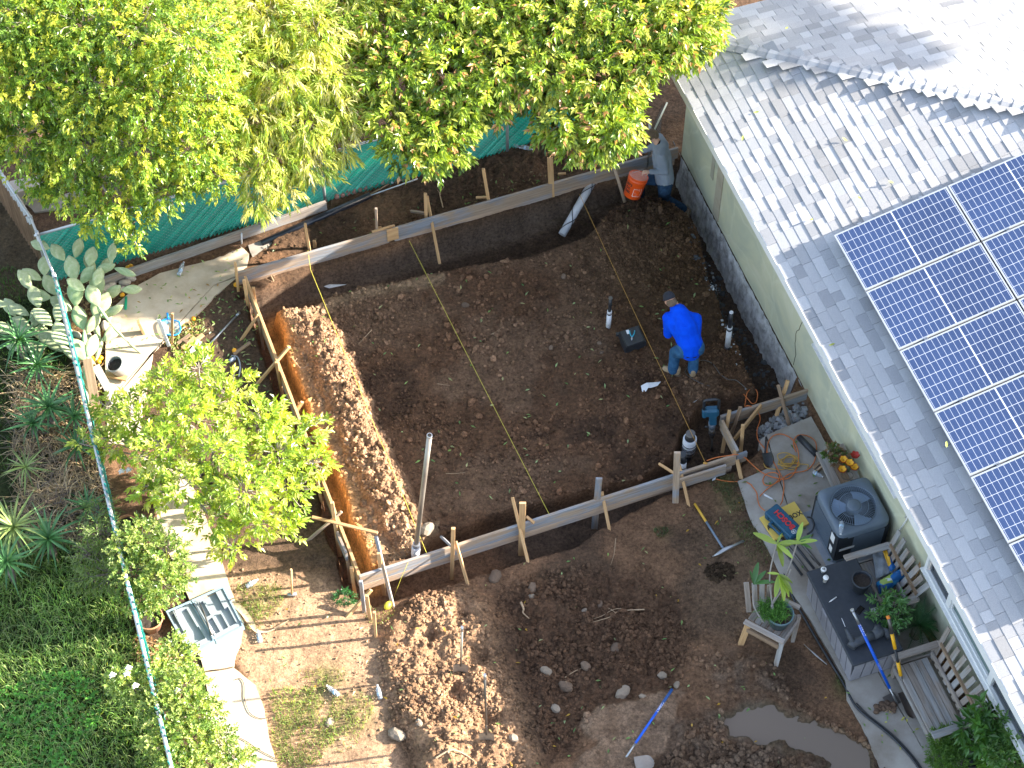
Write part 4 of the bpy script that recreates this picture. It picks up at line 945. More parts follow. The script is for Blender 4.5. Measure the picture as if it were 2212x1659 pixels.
def pot(name, p, r, h, m, label, cat='plant pot', tilt=None, taper=.75, soil=True, rimr=1.08, grp=None, soilmat_=None):
    t = thing(name, label, cat, tuple(p), 0, grp); q_ = tilt
    wl_ = [(0, .0), (r*taper, 0), (r*.97, h*.86), (r*rimr, h*.88), (r*rimr, h), (r*rimr-.014, h), (r*.93, h*.86), (r*taper*.95, .02), (0, .02)]
    MB().lathe(wl_, tuple(p), 28, q_).build('pot', m, t)
    if soil:
        s = MB(); k = 20; vs = [(0, 0, h*.8)]
        for j in (.5, .93): vs += [(r*j*.97*math.cos(2*math.pi*i/k), r*j*.97*math.sin(2*math.pi*i/k), h*.8+random.uniform(-.012, .014)) for i in range(k)]
        fs = [(0, 1+i, 1+(i+1) % k) for i in range(k)]+[(1+i, 1+k+i, 1+k+(i+1) % k, 1+(i+1) % k) for i in range(k)]
        if q_ is not None: vs = [tuple(q_ @ Vector(v)) for v in vs]
        s.add([tuple(Vector(v)+Vector(p)) for v in vs], fs, True).build('potting_soil', soilmat_ or mat('potting_soil', (.02, .014, .012), (.06, .045, .035), 40, .95, .8, 60), t)
    return t
M_dpot = mat('dark_pot', (.020, .026, .036), (.03, .038, .05), 9, .5)
pot('plant_pot', at(1857, 1243+28, DH+.0), .125, .25, M_dpot, 'dark blue grey pot of soil standing on the deck box lid')
for (u, v, lab, hh) in ((1778, 1231, 'upper white cup with a black mark on the deck box', .06), (1782, 1252, 'lower white cup standing on the deck box lid', .10)):
    p = at(u, v+4, DH); t = thing('paper_cup', lab, 'cup', tuple(p)); MB().lathe([(0, 0), (.026, 0), (.036, hh), (.039, hh), (.039, hh+.008), (0, hh+.010)], tuple(p), 20).build('cup', M_wp, t)
    if hh < .08: lettering('H', .045, M_ink, p+Vector((0, 0, hh+.012)), (1, .1, 0), (0, 0, 1), t, bold=.002)
o = MB().tube([at(1790, 1301, DH+.008), at(1795, 1298, DH+.008), at(1807, 1289.5, DH+.008)], [.001, .009, .009], 6).build('carpenter_pencil', M_wp); tag(o, 'white pencil lying on the deck box lid', 'pencil')
o = MB().box(tuple(at(1857, 1318, DH+.006)), (.075, .13, .01), Matrix.Rotation(-.7, 3, 'Z'), .002).build('black_phone', plain('phone_black', (.004, .004, .006), .15)); tag(o, 'black phone lying on the deck box beside the tool end', 'phone')
# black drain fittings
t = thing('drain_fitting', 'dusty black elbow and tee drain fittings lying across the deck box', 'pipe fitting', tuple(at(1870, 1380, DH)))
M_abs = mat('dusty_abs', (.022, .027, .036), (.075, .085, .10), 7, .6, .2, 60)
z = DH+.065
MB().tube([at(1838, 1398, z-.01), at(1842, 1392, z), at(1850, 1387, z+.01), at(1868, 1379, z+.01), at(1890, 1370, z+.01)], [.062, .062, .058, .055, .058], 16).build('pipe', M_abs, t)
MB().tube([at(1886, 1372, z+.01), at(1899, 1366, z+.01), at(1907, 1363, z+.01)], [.066, .068, .060], 16).build('tee', M_abs, t)
MB().tube([at(1892, 1368, z+.01), at(1898, 1352, z+.03)], .05, 14).build('outlet', M_abs, t)
MB().tube([at(1903, 1362, z+.01), at(1914, 1364, z+.01), at(1922, 1378, z-.01)], [.05, .046, .042], 14).build('elbow', M_abs, t)
MB().tube([at(1844, 1388, z+.02), at(1836, 1376, z+.06), at(1828, 1358, z+.14)], [.045, .035, .026], 12).build('elbow', M_abs, t)
MB().tube([at(1826, 1354, z+.15), at(1818, 1335, z+.17)], .004, 5).build('wire', M_pvcw, t)
# long blue handled tool and shovel
def shaft(parts, t):
    for nm, a, b, r, m in parts: MB().tube([a, b], r, 12).build(nm, m, t)
M_kb = plain('handle_blue', (.0, .10, .62), .4); M_yel = plain('grip_yellow', (.80, .42, .01), .45)
def seg3(p, q, k0, k1): return p.lerp(q, k0), p.lerp(q, k1)
p, q_ = at(1841, 1318, 1.30), at(1938, 1520, .07)
t = thing('blue_digging_bar', 'long blue handled bar leaning over the deck box', 'tool', tuple(q_))
shaft([('knob', *seg3(p, q_, -.008, .012), .026, M_steel), ('pole', *seg3(p, q_, 0, .18), .017, M_steel), ('handle', *seg3(p, q_, .15, .83), .020, M_kb), ('pole', *seg3(p, q_, .82, 1.0), .014, M_steel)], t)
MB().box(tuple(at(1926, 1512, ZP+.012)), (.17, .17, .012), Matrix.Rotation(.5, 3, 'Z')).build('plate', M_dsteel, t)
X = (q_-p).normalized(); Zc = (CAM-p).normalized()
lettering('KOBALT', .050, M_wp, p.lerp(q_, .215)+Zc*.021, X, Zc, t); lettering('KOBALT', .030, M_wp, p.lerp(q_, .60)+Zc*.021, X, Zc, t)
p, q_ = at(1919, 1332, 1.28), at(1953, 1494, .22)
t = thing('long_shovel', 'shovel with black and yellow shaft leaning by the deck box', 'shovel', tuple(at(1972, 1550, ZP)))
shaft([('grip', *seg3(p, q_, 0, .22), .024, M_dsteel), ('collar', *seg3(p, q_, .22, .42), .024, M_yel), ('handle', *seg3(p, q_, .40, .70), .019, M_black), ('collar', *seg3(p, q_, .60, .78), .024, M_yel), ('socket', *seg3(p, q_, .76, 1.0), .018, M_dsteel)], t)
MB().tube([at(1917, 1330, 1.30), at(1920, 1337, 1.28)], .024, 10).build('handle_end', plain('grip_orange', (.75, .22, .02), .5), t)
def blade(name, a, b, w_, m, t, dish=.03, pointed=.35, up=(0, 0, 1)):
    a, b = Vector(a), Vector(b); X = (b-a).normalized(); Y = Vector(up).cross(X).normalized(); Z = X.cross(Y); L = (b-a).length; vs = []; n = 9; k = 6
    for i in range(n+1):
        s = i/n; ww = w_*(1 if s < 1-pointed else math.sqrt(max(0.02, 1-((s-(1-pointed))/pointed)**2)))
        for j in range(k+1):
            y = (j/k-.5); vs.append(a+X*(s*L)+Y*(y*ww)+Z*(dish*(4*y*y)-dish*.3+.015*math.sin(s*3)))
    nn_ = len(vs); vs2 = [v-Z*.004 for v in vs]
    fs = [(i*(k+1)+j, i*(k+1)+j+1, (i+1)*(k+1)+j+1, (i+1)*(k+1)+j) for i in range(n) for j in range(k)]
    return MB().add(vs+vs2, fs+[tuple(x+nn_ for x in f[::-1]) for f in fs], True).build(name, m, t)
blade('blade', at(1950, 1494, .20), at(1973, 1552, ZP+.02), .155, mat('muddy_steel', (.05, .048, .05), (.15, .11, .08), 7, .6, metal=.3), t)
o = None
# dirt clump on the patio
# ------------------------------------------------------------------ slatted benches
def bench(label, a0, a1, bf, bb, seat_z, slats, left=True):
    t = thing('wooden_bench', label, 'bench', tuple(loc((a0+a1)/2, (bf+bb)/2, ZP)), 0, 'weathered garden benches by the wall')
    L = lambda a, b, z: loc(a, b, z)
    nS_ = 5; w_ = (bb-bf)/nS_
    for i in range(nS_): plank('seat_board', L(a0+.01, bf+w_*(i+.5), seat_z-.02*i/nS_), L(a1-.01, bf+w_*(i+.5), seat_z-.02*i/nS_), w_-.005, .022, M_old, t)
    plank('front_rail', L(a0, bf-.014, seat_z-.055), L(a1, bf-.014, seat_z-.055), .024, .09, M_old, t)
    for a in (a0-.03, a1+.03):
        plank('front_leg', L(a, bf+.03, ZP), L(a, bf+.03, seat_z+.20), .035, .085, M_old, t, up=tuple(HW))
        plank('arm', L(a, bf-.06, seat_z+.215), L(a, bb+.16, seat_z+.20), .10, .026, M_old, t)
        plank('rear_leg', L(a, bb+.05, ZP), L(a, bb+.16, seat_z+.22), .035, .08, M_old, t, up=tuple(HW))
        plank('side_rail', L(a, bf, seat_z-.05), L(a, bb+.08, seat_z-.08), .028, .08, M_old, t)
    plank('back_rail', L(a0, bb+.06, seat_z+.06), L(a1, bb+.06, seat_z+.06), .03, .07, M_old, t)
    plank('back_rail', L(a0, bb+.15, seat_z+.26), L(a1, bb+.15, seat_z+.26), .03, .06, M_brown, t)
    n = len(slats)
    for i, (s, tp) in enumerate(slats):
        a = a0+(a1-a0)*s; h = .50+.02*math.sin(i*2.3); q_ = L(a+tp, bb+.05+.42*h, seat_z+h); pl = plank('back_slat', L(a, bb+.05, seat_z-.02), q_, .082, .02, M_old, t, up=tuple(-HN))
    return t
bench('weathered bench below the lower window, right of the deck box', 9.42, 10.52, -.83, -.38, .40, [((i+.4)/9, (i-4)*.028) for i in range(9)])
bench('weathered bench half hidden between air conditioner and deck box', 7.86, 8.66, -.80, -.36, .40, [((i+.5)/7, (i-3)*.03) for i in range(7)])
o = plank('wooden_stake', at(1962, 1272, .25), at(1996, 1206, .85), .05, .05, M_new); tag(o, 'orange stake leaning by the soil bag on the bench', 'stake')
# soil bag and cloth on the bench
def cloth(name, pts, z, amp, m, label=None, cat=None, parent=None, n=14, th=.012, bulge=.0):
    P = [at(u, v, z) for u, v in pts]; vs = []
    for i in range(n+1):
        for j in range(n+1):
            a, b = i/n, j/n; p = P[0].lerp(P[1], a).lerp(P[3].lerp(P[2], a), b); e_ = (math.sin(math.pi*a)*math.sin(math.pi*b))**.5
            vs.append(p+Vector((0, 0, bulge*e_+amp*(math.sin(a*9+b*4)+math.sin(b*13-a*5)+random.uniform(-.4, .4)))))
    k = len(vs); lo_ = [v-Vector((0, 0, th+bulge*.8)) for v in vs]
    fs = [(i*(n+1)+j, (i+1)*(n+1)+j, (i+1)*(n+1)+j+1, i*(n+1)+j+1) for i in range(n) for j in range(n)]
    ed = [i*(n+1) for i in range(n+1)]+[n*(n+1)+j for j in range(1, n+1)]+[i*(n+1)+n for i in range(n-1, -1, -1)]+[j for j in range(n-1, 0, -1)]
    sd_ = [(ed[i], ed[(i+1) % len(ed)], ed[(i+1) % len(ed)]+k, ed[i]+k) for i in range(len(ed))]
    o = MB().add(vs+lo_, fs+[tuple(x+k for x in f[::-1]) for f in fs]+sd_, True).build(name, m, parent)
    if label: tag(o, label, cat)
    return o
cloth('grey_cloth', [(1884,1190),(1912,1188),(1922,1238),(1893,1250)], .50, .008, mat('grey_fabric', (.20, .23, .27), (.30, .33, .37), 12, .9), 'crumpled grey cloth on the seat of the upper bench', 'cloth')
def bagmat():
    m, nt, b = nodes('printed_bag'); b.inputs['Roughness'].default_value = .3; tc = N(nt, 'ShaderNodeTexCoord'); v = N(nt, 'ShaderNodeTexVoronoi', Scale=9.0); nt.links.new(tc.outputs['Object'], v.inputs['Vector'])
    s = N(nt, 'ShaderNodeSeparateXYZ'); nt.links.new(v.outputs['Color'], s.inputs[0])
    r = ramp(nt, s.outputs[0], [(.0, (.01, .12, .38)), (.45, (.02, .22, .50)), (.62, (.55, .62, .62)), (.72, (.75, .42, .03)), (.82, (.30, .42, .08)), (.90, (.02, .06, .20)), (.97, (.45, .10, .14))]); r.node.color_ramp.interpolation = 'CONSTANT'
    nt.links.new(r, b.inputs['Base Color']); return m
M_bag = bagmat()
cloth('soil_bag', [(1893,1258),(1958,1222),(1968,1240),(1903,1281)], .50, .004, M_bag, 'bright blue printed soil bag lying on the upper bench', 'bag', bulge=.10)
cloth('folded_bag', [(1905,1186),(1914,1186),(1935,1225),(1924,1236)], .56, .006, M_bag, 'crumpled blue and yellow bag top beside the grey cloth', 'bag', n=8)
# ------------------------------------------------------------------ plank table with flowers
tp = [at(1762, 979, .42), at(1797, 1054, .42), at(1858, 1032, .42), at(1822, 958, .42)]
t = thing('plank_table', 'low table of three worn planks against the wall', 'table', tuple((tp[0]+tp[2])/2-Vector((0, 0, .375))))
for i, m in enumerate((M_old, M_brown, M_old)):
    k = (i+.5)/3; plank('table_board', tp[0].lerp(tp[3], k), tp[1].lerp(tp[2], k), (tp[3]-tp[0]).length/3-.006, .035, m, t)
for k in (.08, .92): plank('cross_leg', tp[0].lerp(tp[1], k).lerp(tp[3].lerp(tp[2], k), .1)-Vector((0, 0, .025)), tp[0].lerp(tp[1], k).lerp(tp[3].lerp(tp[2], k), .9)-Vector((0, 0, .355)), .06, .03, M_brown, t, up=tuple(HW))
for k in (.08, .92): plank('cross_leg', tp[0].lerp(tp[1], k).lerp(tp[3].lerp(tp[2], k), .9)+HW*.035-Vector((0, 0, .025)), tp[0].lerp(tp[1], k).lerp(tp[3].lerp(tp[2], k), .1)+HW*.035-Vector((0, 0, .355)), .06, .03, M_brown, t, up=tuple(HW))
M_ptl = plain('metal_petal_yellow', (.78, .40, .02), .4, .2); M_ptr = plain('metal_petal_red', (.40, .03, .02), .4, .2)
t = thing('metal_flowers', 'painted metal flowers in yellow and dark red on a wire stand', 'ornament', tuple(at(1830, 1026, .44)))
for i, (u, v, z, m) in enumerate(((1822,994,.72,M_ptl),(1835,1001,.78,M_ptl),(1819,1015,.66,M_ptl),(1845,1010,.66,M_ptl),(1847,984,.74,M_ptr))):
    c = at(u, v, z); b_ = at(1832, 1020, .45); MB().tube([b_, b_.lerp(c, .6)+Vector((0, 0, .05)), c-Vector((0, 0, .01))], .005, 5).build('stem', plain('stem_green', (.05, .16, .06), .5), t)
    fl_ = MB(); fb_ = MB()
    for k in range(6):
        a = k*math.pi/3+i; X = Vector((math.cos(a), math.sin(a), .55)).normalized(); Y = Vector((-math.sin(a), math.cos(a), 0))
        for mb_, dz, ex in ((fl_, 0, 1), (fb_, -.012, 1.18)):
            n0 = [c+X*(.062*ex*s)+Y*(w_*ex)+Vector((0, 0, dz)) for s, w_ in ((.08, 0), (.5, .020), (.85, .022), (1.05, 0), (.85, -.022), (.5, -.020))]
            mb_.add(n0, [(0, 1, 2, 3, 4, 5)])
    fl_.build('flower', m, t); fb_.build('petals_back', M_ptr, t)
MB().tube([at(1830+13*math.cos(a), 1027+9*math.sin(a), .45) for a in np.linspace(0, 2*math.pi, 25)], .004, 5).build('wire_base', M_dsteel, t)
# ------------------------------------------------------------------ tool case and yellow box
def caseM(c, ux, uz=(0, 0, 1)): return frameM(c, ux, uz)
yc = [at(1716,1083,.10), at(1748,1130,.10), at(1673,1166,.10), at(1641,1118,.10)]
t = thing('yellow_carton', 'flat yellow cardboard carton under the blue tool case', 'carton', tuple((yc[0]+yc[2])/2-Vector((0, 0, .05))))
M_yc = mat('yellow_card', (.72, .52, .12), (.66, .46, .09), 3, .7)
MB().add([tuple(p) for p in yc]+[(p.x, p.y, .062) for p in yc], [(0, 1, 2, 3), (7, 6, 5, 4), (0, 4, 5, 1), (1, 5, 6, 2), (2, 6, 7, 3), (3, 7, 4, 0)]).build('carton', M_yc, t)
Xy = (yc[0]-yc[3]).normalized()
lettering('A           BOX', .105, M_ink, (yc[0]+yc[2])/2+Vector((0, 0, .002)), Xy, (0, 0, 1), t, bold=.003, sx=.92)
for n_, L_ in ((.16, .12), (.20, .16), (.80, .16), (.84, .10)):      # fine print too small to read: thin dark rules
    c = yc[3].lerp(yc[0], .5).lerp(yc[2].lerp(yc[1], .5), n_)+Vector((0, 0, .001)); MB().bar(c-Xy*L_/2, c+Xy*L_/2, .006, .001).build('fine_print', M_ink, t)
t = thing('corrugated_strips', 'dark ridged plastic strips lying on the patio under the carton', 'strips', tuple(at(1715, 1190, ZP)))
for i in range(4):
    k = (i-1.5); MB().tube([at(1676+k*13+12, 1150-k*3, ZP+.008), at(1752+k*13, 1232-k*7, ZP+.008)], .018, 8).build('rib', M_dsteel if i % 2 else M_black, t)
cc_ = [at(1677,1084,.235), at(1734,1140,.235), at(1707,1169,.235), at(1647,1110,.235)]
cen = sum(cc_, Vector())/4; Xc = ((cc_[1]-cc_[0])+(cc_[2]-cc_[3])).normalized(); Lc = (cc_[1]-cc_[0]).length; Wc = (cc_[3]-cc_[0]).length
t = thing('tool_case', 'closed dark blue tool case with red lettering on the yellow carton', 'tool case', tuple(cen-Vector((0, 0, .135))))
CM = frameM(cen-Vector((0, 0, .067)), Xc, (0, 0, 1)); sgn = 1 if (CM.to_3x3() @ Vector((0, 1, 0))).dot(cc_[3]-cc_[0]) > 0 else -1
MB().box((0, -sgn*.02, .034), (Lc, Wc-.05, .062), None, .012).build('upper_shell', M_blue, t, CM)
MB().box((0, -sgn*.02, -.034), (Lc-.01, Wc-.055, .062), None, .012).build('lower_shell', M_blue, t, CM)
hb = MB(); y0 = sgn*(Wc/2-.045)
hb.box((-.10, y0+sgn*.02, 0), (.03, .055, .05), None, .006); hb.box((.10, y0+sgn*.02, 0), (.03, .055, .05), None, .006); hb.box((0, y0+sgn*.05, 0), (.24, .026, .05), None, .008); hb.build('handle', M_blue, t, CM)
for x in (-.20, .20): MB().box((x, y0+sgn*.004, 0), (.05, .016, .075), None, .003).build('latch', M_blue, t, CM)
for x in (-.17, .0, .17): MB().box((x, -sgn*.02, .066), (.012, Wc-.09, .006)).build('moulded_rib', M_blue, t, CM)
lettering('BOSCH', .115, M_red, cen+Vector((0, 0, .006))+Xc*.0-(CM.to_3x3() @ Vector((0, sgn*.035, 0))), -Xc, (0, 0, 1), t, bold=.004, sx=.95)
lc = cen+Xc*.22-(CM.to_3x3() @ Vector((0, sgn*.0, 0)))+Vector((0, 0, .003))
MB().tube([lc+Vector((.032*math.cos(a), .032*math.sin(a), .004)) for a in np.linspace(0, 2*math.pi, 25)], .003, 5).build('round_emblem', M_wp, t)
lettering('H', .05, M_wp, lc+Vector((0, 0, .004)), -Xc, (0, 0, 1), t, bold=.001)
# ------------------------------------------------------------------ orange bucket
bax = Vector((.248, .278, .927)).normalized(); bt = at(1380, 379, .62); bb_ = bt-bax*.37
t = thing('orange_bucket', 'bright orange plastic bucket held by the crouching worker in grey', 'bucket', tuple(bb_))
M_ob = mat('bucket_orange', (.78, .095, .012), (.70, .08, .01), 4, .38); M_obi = mat('bucket_dust', (.62, .16, .10), (.70, .30, .24), 9, .7)
Qb = bax.to_track_quat('Z', 'Y').to_matrix(); BM = Qb.to_4x4(); BM.translation = bb_
MB().lathe([(0, 0), (.128, 0), (.132, .005), (.146, .29), (.152, .30), (.152, .315), (.147, .32), (.148, .345), (.153, .35), (.153, .368), (.145, .37), (.141, .36)], (0, 0, 0), 40).build('bucket', M_ob, t, BM)
MB().lathe([(0, .012), (.122, .012), (.143, .362)], (0, 0, 0), 40).build('inner_wall', M_obi, t, BM)
inv = BM.to_3x3().inverted(); toc = inv @ (CAM-bb_).normalized(); ac = math.atan2(toc.y, toc.x)
hand = at(1389, 366, .70)
hl = BM.inverted() @ hand
pts = [Vector((math.cos(ac+R(90))*.15, math.sin(ac+R(90))*.15, .33)), hl*.6+Vector((0, 0, .15)), hl, hl*.6+Vector((.0, 0, .15)), Vector((math.cos(ac-R(90))*.15, math.sin(ac-R(90))*.15, .33))]
MB().tube([pts[0], pts[2], pts[4]], .003, 6).build('wire_handle', M_steel, t, BM)
def wrap(me, ang, zc, rad0, k, rot=0.0):
    co = np.zeros(len(me.vertices)*3); me.vertices.foreach_get('co', co); co = co.reshape(-1, 3); x = co[:, 0]*math.cos(rot)-co[:, 1]*math.sin(rot); y = co[:, 0]*math.sin(rot)+co[:, 1]*math.cos(rot)
    z = zc+y; r = rad0+.048*z+.0012+co[:, 2]; a = ang+x/.14; co[:, 0] = r*np.cos(a); co[:, 1] = r*np.sin(a); co[:, 2] = z; me.vertices.foreach_set('co', co.ravel()); me.update()
def bucket_print(s, size, m, ang, zc, rot=0.0, **kw):
    me = text_mesh(s, size, 'lettering', m, **kw); wrap(me, ang, zc, .1325, 0, rot); link(bpy.data.objects.new('lettering', me), t, BM)
a1 = ac+R(28)
def sqr(h, m, nm, dr, rot=0.0):
    n = 8; vs = []; 
    for i in range(n+1):
        for j in range(n+1): vs.append((-h+2*h*i/n, -h+2*h*j/n, dr))
    me = bpy.data.meshes.new(nm); me.from_pydata(vs, [], [(i*(n+1)+j, (i+1)*(n+1)+j, (i+1)*(n+1)+j+1, i*(n+1)+j+1) for i in range(n) for j in range(n)]); me.materials.append(m); wrap(me, a1, .135, .1325, 0, rot)
    link(bpy.data.objects.new(nm, me), t, BM)
sqr(.068, M_wp, 'print_border', .0002); sqr(.063, M_ob, 'print_field', .0008)
for s, dz, sz in (('THE', .035, .042), ('HOME', .0, .046), ('DEPOT', -.036, .046)):
    bucket_print(s, sz, M_wp, a1, .135+dz, .45, bold=.001)
a1b = ac-R(42)
for i, s in enumerate(("LET'S", 'DO', 'THIS.')): bucket_print(s, .055, M_ink, a1b, .235-i*.062, 0, bold=.002)
# ------------------------------------------------------------------ demolition hammer
jb, jt = at(1538, 966, -.34), at(1538, 862, .80); jd = (jt-jb).normalized()
t = thing('demolition_hammer', 'blue demolition hammer standing chisel down in the trench corner', 'demolition hammer', tuple(jb))
J = lambda s: jb+jd*s; Lj = (jt-jb).length
rgt = Vector((1, 0, 0)); rgt = (rgt-jd*rgt.dot(jd)).normalized(); fr_ = rgt.cross(jd)
MB().tube([J(-.06), J(.0), J(.30)], [.03, .014, .012], 8).build('chisel', M_dsteel, t)
MB().tube([J(.24), J(.27), J(.33), J(.34), J(.46)], [.030, .038, .038, .044, .046], 16).build('chuck', M_dsteel, t)
MB().tube([J(.35), J(.36)], .050, 16).build('collar', M_black, t)
MB().tube([J(.46), J(.52), J(.60)], [.046, .050, .052], 16).build('barrel', plain('tool_grey', (.16, .19, .23), .5, .3), t)
MJ = Matrix((rgt, fr_, jd)).transposed()
MB().box(tuple(J(.72)+rgt*.012), (.105, .11, .28), MJ, .018).build('gearbox', M_blue, t)
MB().box(tuple(J(.86)+rgt*.0), (.20, .12, .16), MJ, .03).build('motor_housing', M_blue, t)
MB().box(tuple(J(.83)-rgt*.105), (.07, .085, .17), MJ, .02).build('side_housing', M_blue, t)
for i in range(4): MB().box(tuple(J(.68)+rgt*(.025*i-.02)-fr_*.058), (.012, .006, .16), MJ).build('vent_fin', plain('fin_grey', (.25, .28, .33), .5), t)
hz_ = Lj-.02
MB().tube([J(.90)-rgt*.115, J(hz_-.02)-rgt*.11, J(hz_)-rgt*.08, J(hz_+.01)+rgt*.06, J(hz_-.02)+rgt*.10, J(.90)+rgt*.095], .020, 12).build('loop_handle', M_black, t)
MB().tube([J(.50)-rgt*.045, J(.50)-rgt*.10], .014, 8).build('side_grip', M_black, t)
lettering('BOSCH', .045, M_red, J(.86)-fr_*.062+rgt*.02, rgt, -fr_, t)
# ------------------------------------------------------------------ hand tools in the soil
def pickaxe():
    p, q_ = gp(1500, 1092, .05), gp(1563, 1192, .06); t = thing('mattock', 'mattock with yellow topped blue handle lying on the soil', 'mattock', tuple(q_))
    MB().tube([p, p.lerp(q_, .4)], .018, 10).build('handle', plain('handle_yellow', (.62, .36, .04), .5), t); MB().tube([p.lerp(q_, .38), q_], .017, 10).build('handle', plain('handle_greyblue', (.15, .20, .27), .5), t)
    MB().tube([gp(1538, 1204, .02), gp(1550, 1200, .05), gp(1563, 1193, .07), gp(1582, 1184, .06), gp(1606, 1171, .03)], [.006, .022, .034, .022, .020], 8, flat=.6).build('head', M_steel, t)
pickaxe()
def shovel(top, base, zt, label, hm, bl, d=.22, name='shovel', w_=.20):
    q_ = gp(*base); p = at(top[0], top[1], zt if zt is not None else vz(q_, top[1])); t = thing(name, label, 'shovel', tuple(q_), 0)
    X = (p-q_).normalized(); MB().tube([q_+X*.16, q_+X*.5], .013, 10).build('socket', M_dsteel, t); MB().tube([q_+X*.45, p], .016, 10).build('handle', hm, t)
    MB().tube([p-X*.10, p+X*.01], .019, 10).build('grip', M_steel, t)
    blade('blade', q_+X*.20, q_-X*.08, w_, bl, t, up=(0, -1, .3)); return t
shovel((998, 1355), (995, 1450), None, 'pale handled shovel stuck upright in the sunlit mound', plain('handle_bleached', (.42, .38, .30), .6), mat('soiled_blade', (.30, .22, .15), (.16, .13, .11), 9, .7))
shovel((1047, 1458), (1051, 1598), None, 'dark shafted shovel stuck upright lower in the mound', M_dsteel, mat('soiled_blade_b', (.32, .23, .15), (.18, .14, .11), 9, .7))
t = thing('blue_shovel', 'bright blue handled shovel lying on the dry crust, bottom centre', 'shovel', tuple(gp(1400, 1570)))
p, q_ = gp(1451, 1495, .08), gp(1352, 1640, .06); MB().tube([p, p.lerp(q_, .22)], .020, 10).build('grip', plain('grip_darkblue', (.01, .07, .25), .5), t); MB().tube([p.lerp(q_, .2), p.lerp(q_, .8)], .017, 10).build('handle', M_kb, t); MB().tube([p.lerp(q_, .78), q_], .014, 10).build('socket', M_steel, t)
lettering('KOBALT', .045, M_wp, p.lerp(q_, .27)+Vector((0, -.006, .018)), (q_-p), (0, 0, 1), t)
blade('blade', gp(1372, 1655, .05), gp(1412, 1650, .05), .19, mat('dusty_blade', (.30, .27, .24), (.22, .19, .17), 7, .6, metal=.3), t)
t = thing('sledge_hammer', 'small sledge hammer standing on its head beside the path', 'hammer', tuple(gp(631, 1288)))
q_ = gp(631, 1287, .03); p = at(629, 1230, vz(q_, 1230)); MB().tube([q_, p], .015, 10).build('handle', M_new, t); MB().tube([q_-Vector((.06, .0, 0)), q_+Vector((.06, .01, 0))], .028, 8).build('head', M_steel, t)
t = thing('flat_spade', 'black flat spade head lying over the patio corner by the cords', 'spade', tuple(at(1658, 985, ZP)))
MB().tube([at(1655, 944, ZP+.05), at(1653, 978, ZP+.03)], .013, 8).build('handle', M_black, t); blade('blade', at(1655, 978, ZP+.03), at(1662, 1008, ZP+.02), .13, M_black, t, dish=.012)
cyl('black_pipe', at(1726, 944, ZP+.05), at(1764, 982, ZP+.05), .046, M_black, 'short black pipe lying on the patio beside the plank table', 'pipe')
o = plank('wood_offcut', at(1757, 1012, ZP+.02), at(1773, 998, ZP+.02), .04, .03, M_brown); tag(o, 'small dark offcut under the plank table edge', 'wood')
o = MB().tube([gp(1736, 1393, .02), gp(1760, 1416, .03), gp(1786, 1437, .02)], [.004, .013, .005], 6).build('dry_stick', M_old); tag(o, 'thin pale dry stick lying beside the hose near the chair', 'stick')
# ------------------------------------------------------------------ cords and hose
def spline(pts, n=7):
    P = [pts[0]]+pts+[pts[-1]]; out = []
    for i in range(1, len(P)-2):
        a, b, c, d = P[i-1], P[i], P[i+1], P[i+2]
        for k in range(n):
            t_ = k/n; out.append(.5*((2*b)+(c-a)*t_+(2*a-5*b+4*c-d)*t_**2+(3*b-a-3*c+d)*t_**3))
    out.append(P[-2]); return out
def z4(x, y): return 1440+x/6, 795+y/6
def z5(x, y): return 1590+x/6, 922+y/6
def cord(pts, r, m, label, z, name='extension_cord', cat='cord', grp='cords and hoses on the patio side'):
    P = [at(p[0], p[1], p[2] if len(p) > 2 else z) for p in pts]; o = MB().tube(spline(P), r, 6).build(name, m); return tag(o, label, cat, grp)
cord([(*z4(1000,340),.0),(*z4(1060,410),.02),(*z4(1110,462),.03),(*z4(1160,440),.0),(*z4(1180,350),-.02),(*z4(1160,285),-.03),(*z4(1100,270),-.03),(*z4(1045,320),.0),(*z4(1025,420),-.02),(*z4(1012,500),-.1)], .0075, M_orange_cord, 'loop of orange cord lying on soil above the right form board', 0)
cord([(*z4(1020,498),.28),(*z4(1060,488),.32),(*z4(1140,520),.25),(*z4(1200,600),.1),(*z4(1210,680),.06),(*z4(1175,790),.03),(*z4(1175,900),.03),(*z4(1210,970),.04),(*z4(1280,1050),ZP+.02),(*z4(1350,1160),ZP+.02),(*z4(1450,1330),ZP+.02),(*z4(1510,1450),ZP+.02),(*z4(1520,1560),ZP+.02),(*z4(1505,1680),ZP+.02),(*z5(600,960),ZP+.02),(*z5(575,1010),ZP+.05)], .0075, M_orange_cord, 'orange cord hanging over the right board down to the tool case', 0)
cord([(*z4(500,1215),.31),(*z4(510,1270),.27),(*z4(560,1370),.05),(*z4(650,1440),.03),(*z4(830,1472),.03),(*z4(1000,1470),.03),(*z4(1100,1515),.06),(*z5(200,760),ZP+.02),(*z5(265,850),ZP+.02),(*z5(282,950),ZP+.02),(*z5(310,1030),ZP+.04),(*z5(370,1085),ZP+.10)], .0075, M_orange_cord, 'orange cord running over the near board and lawn into the case', 0)
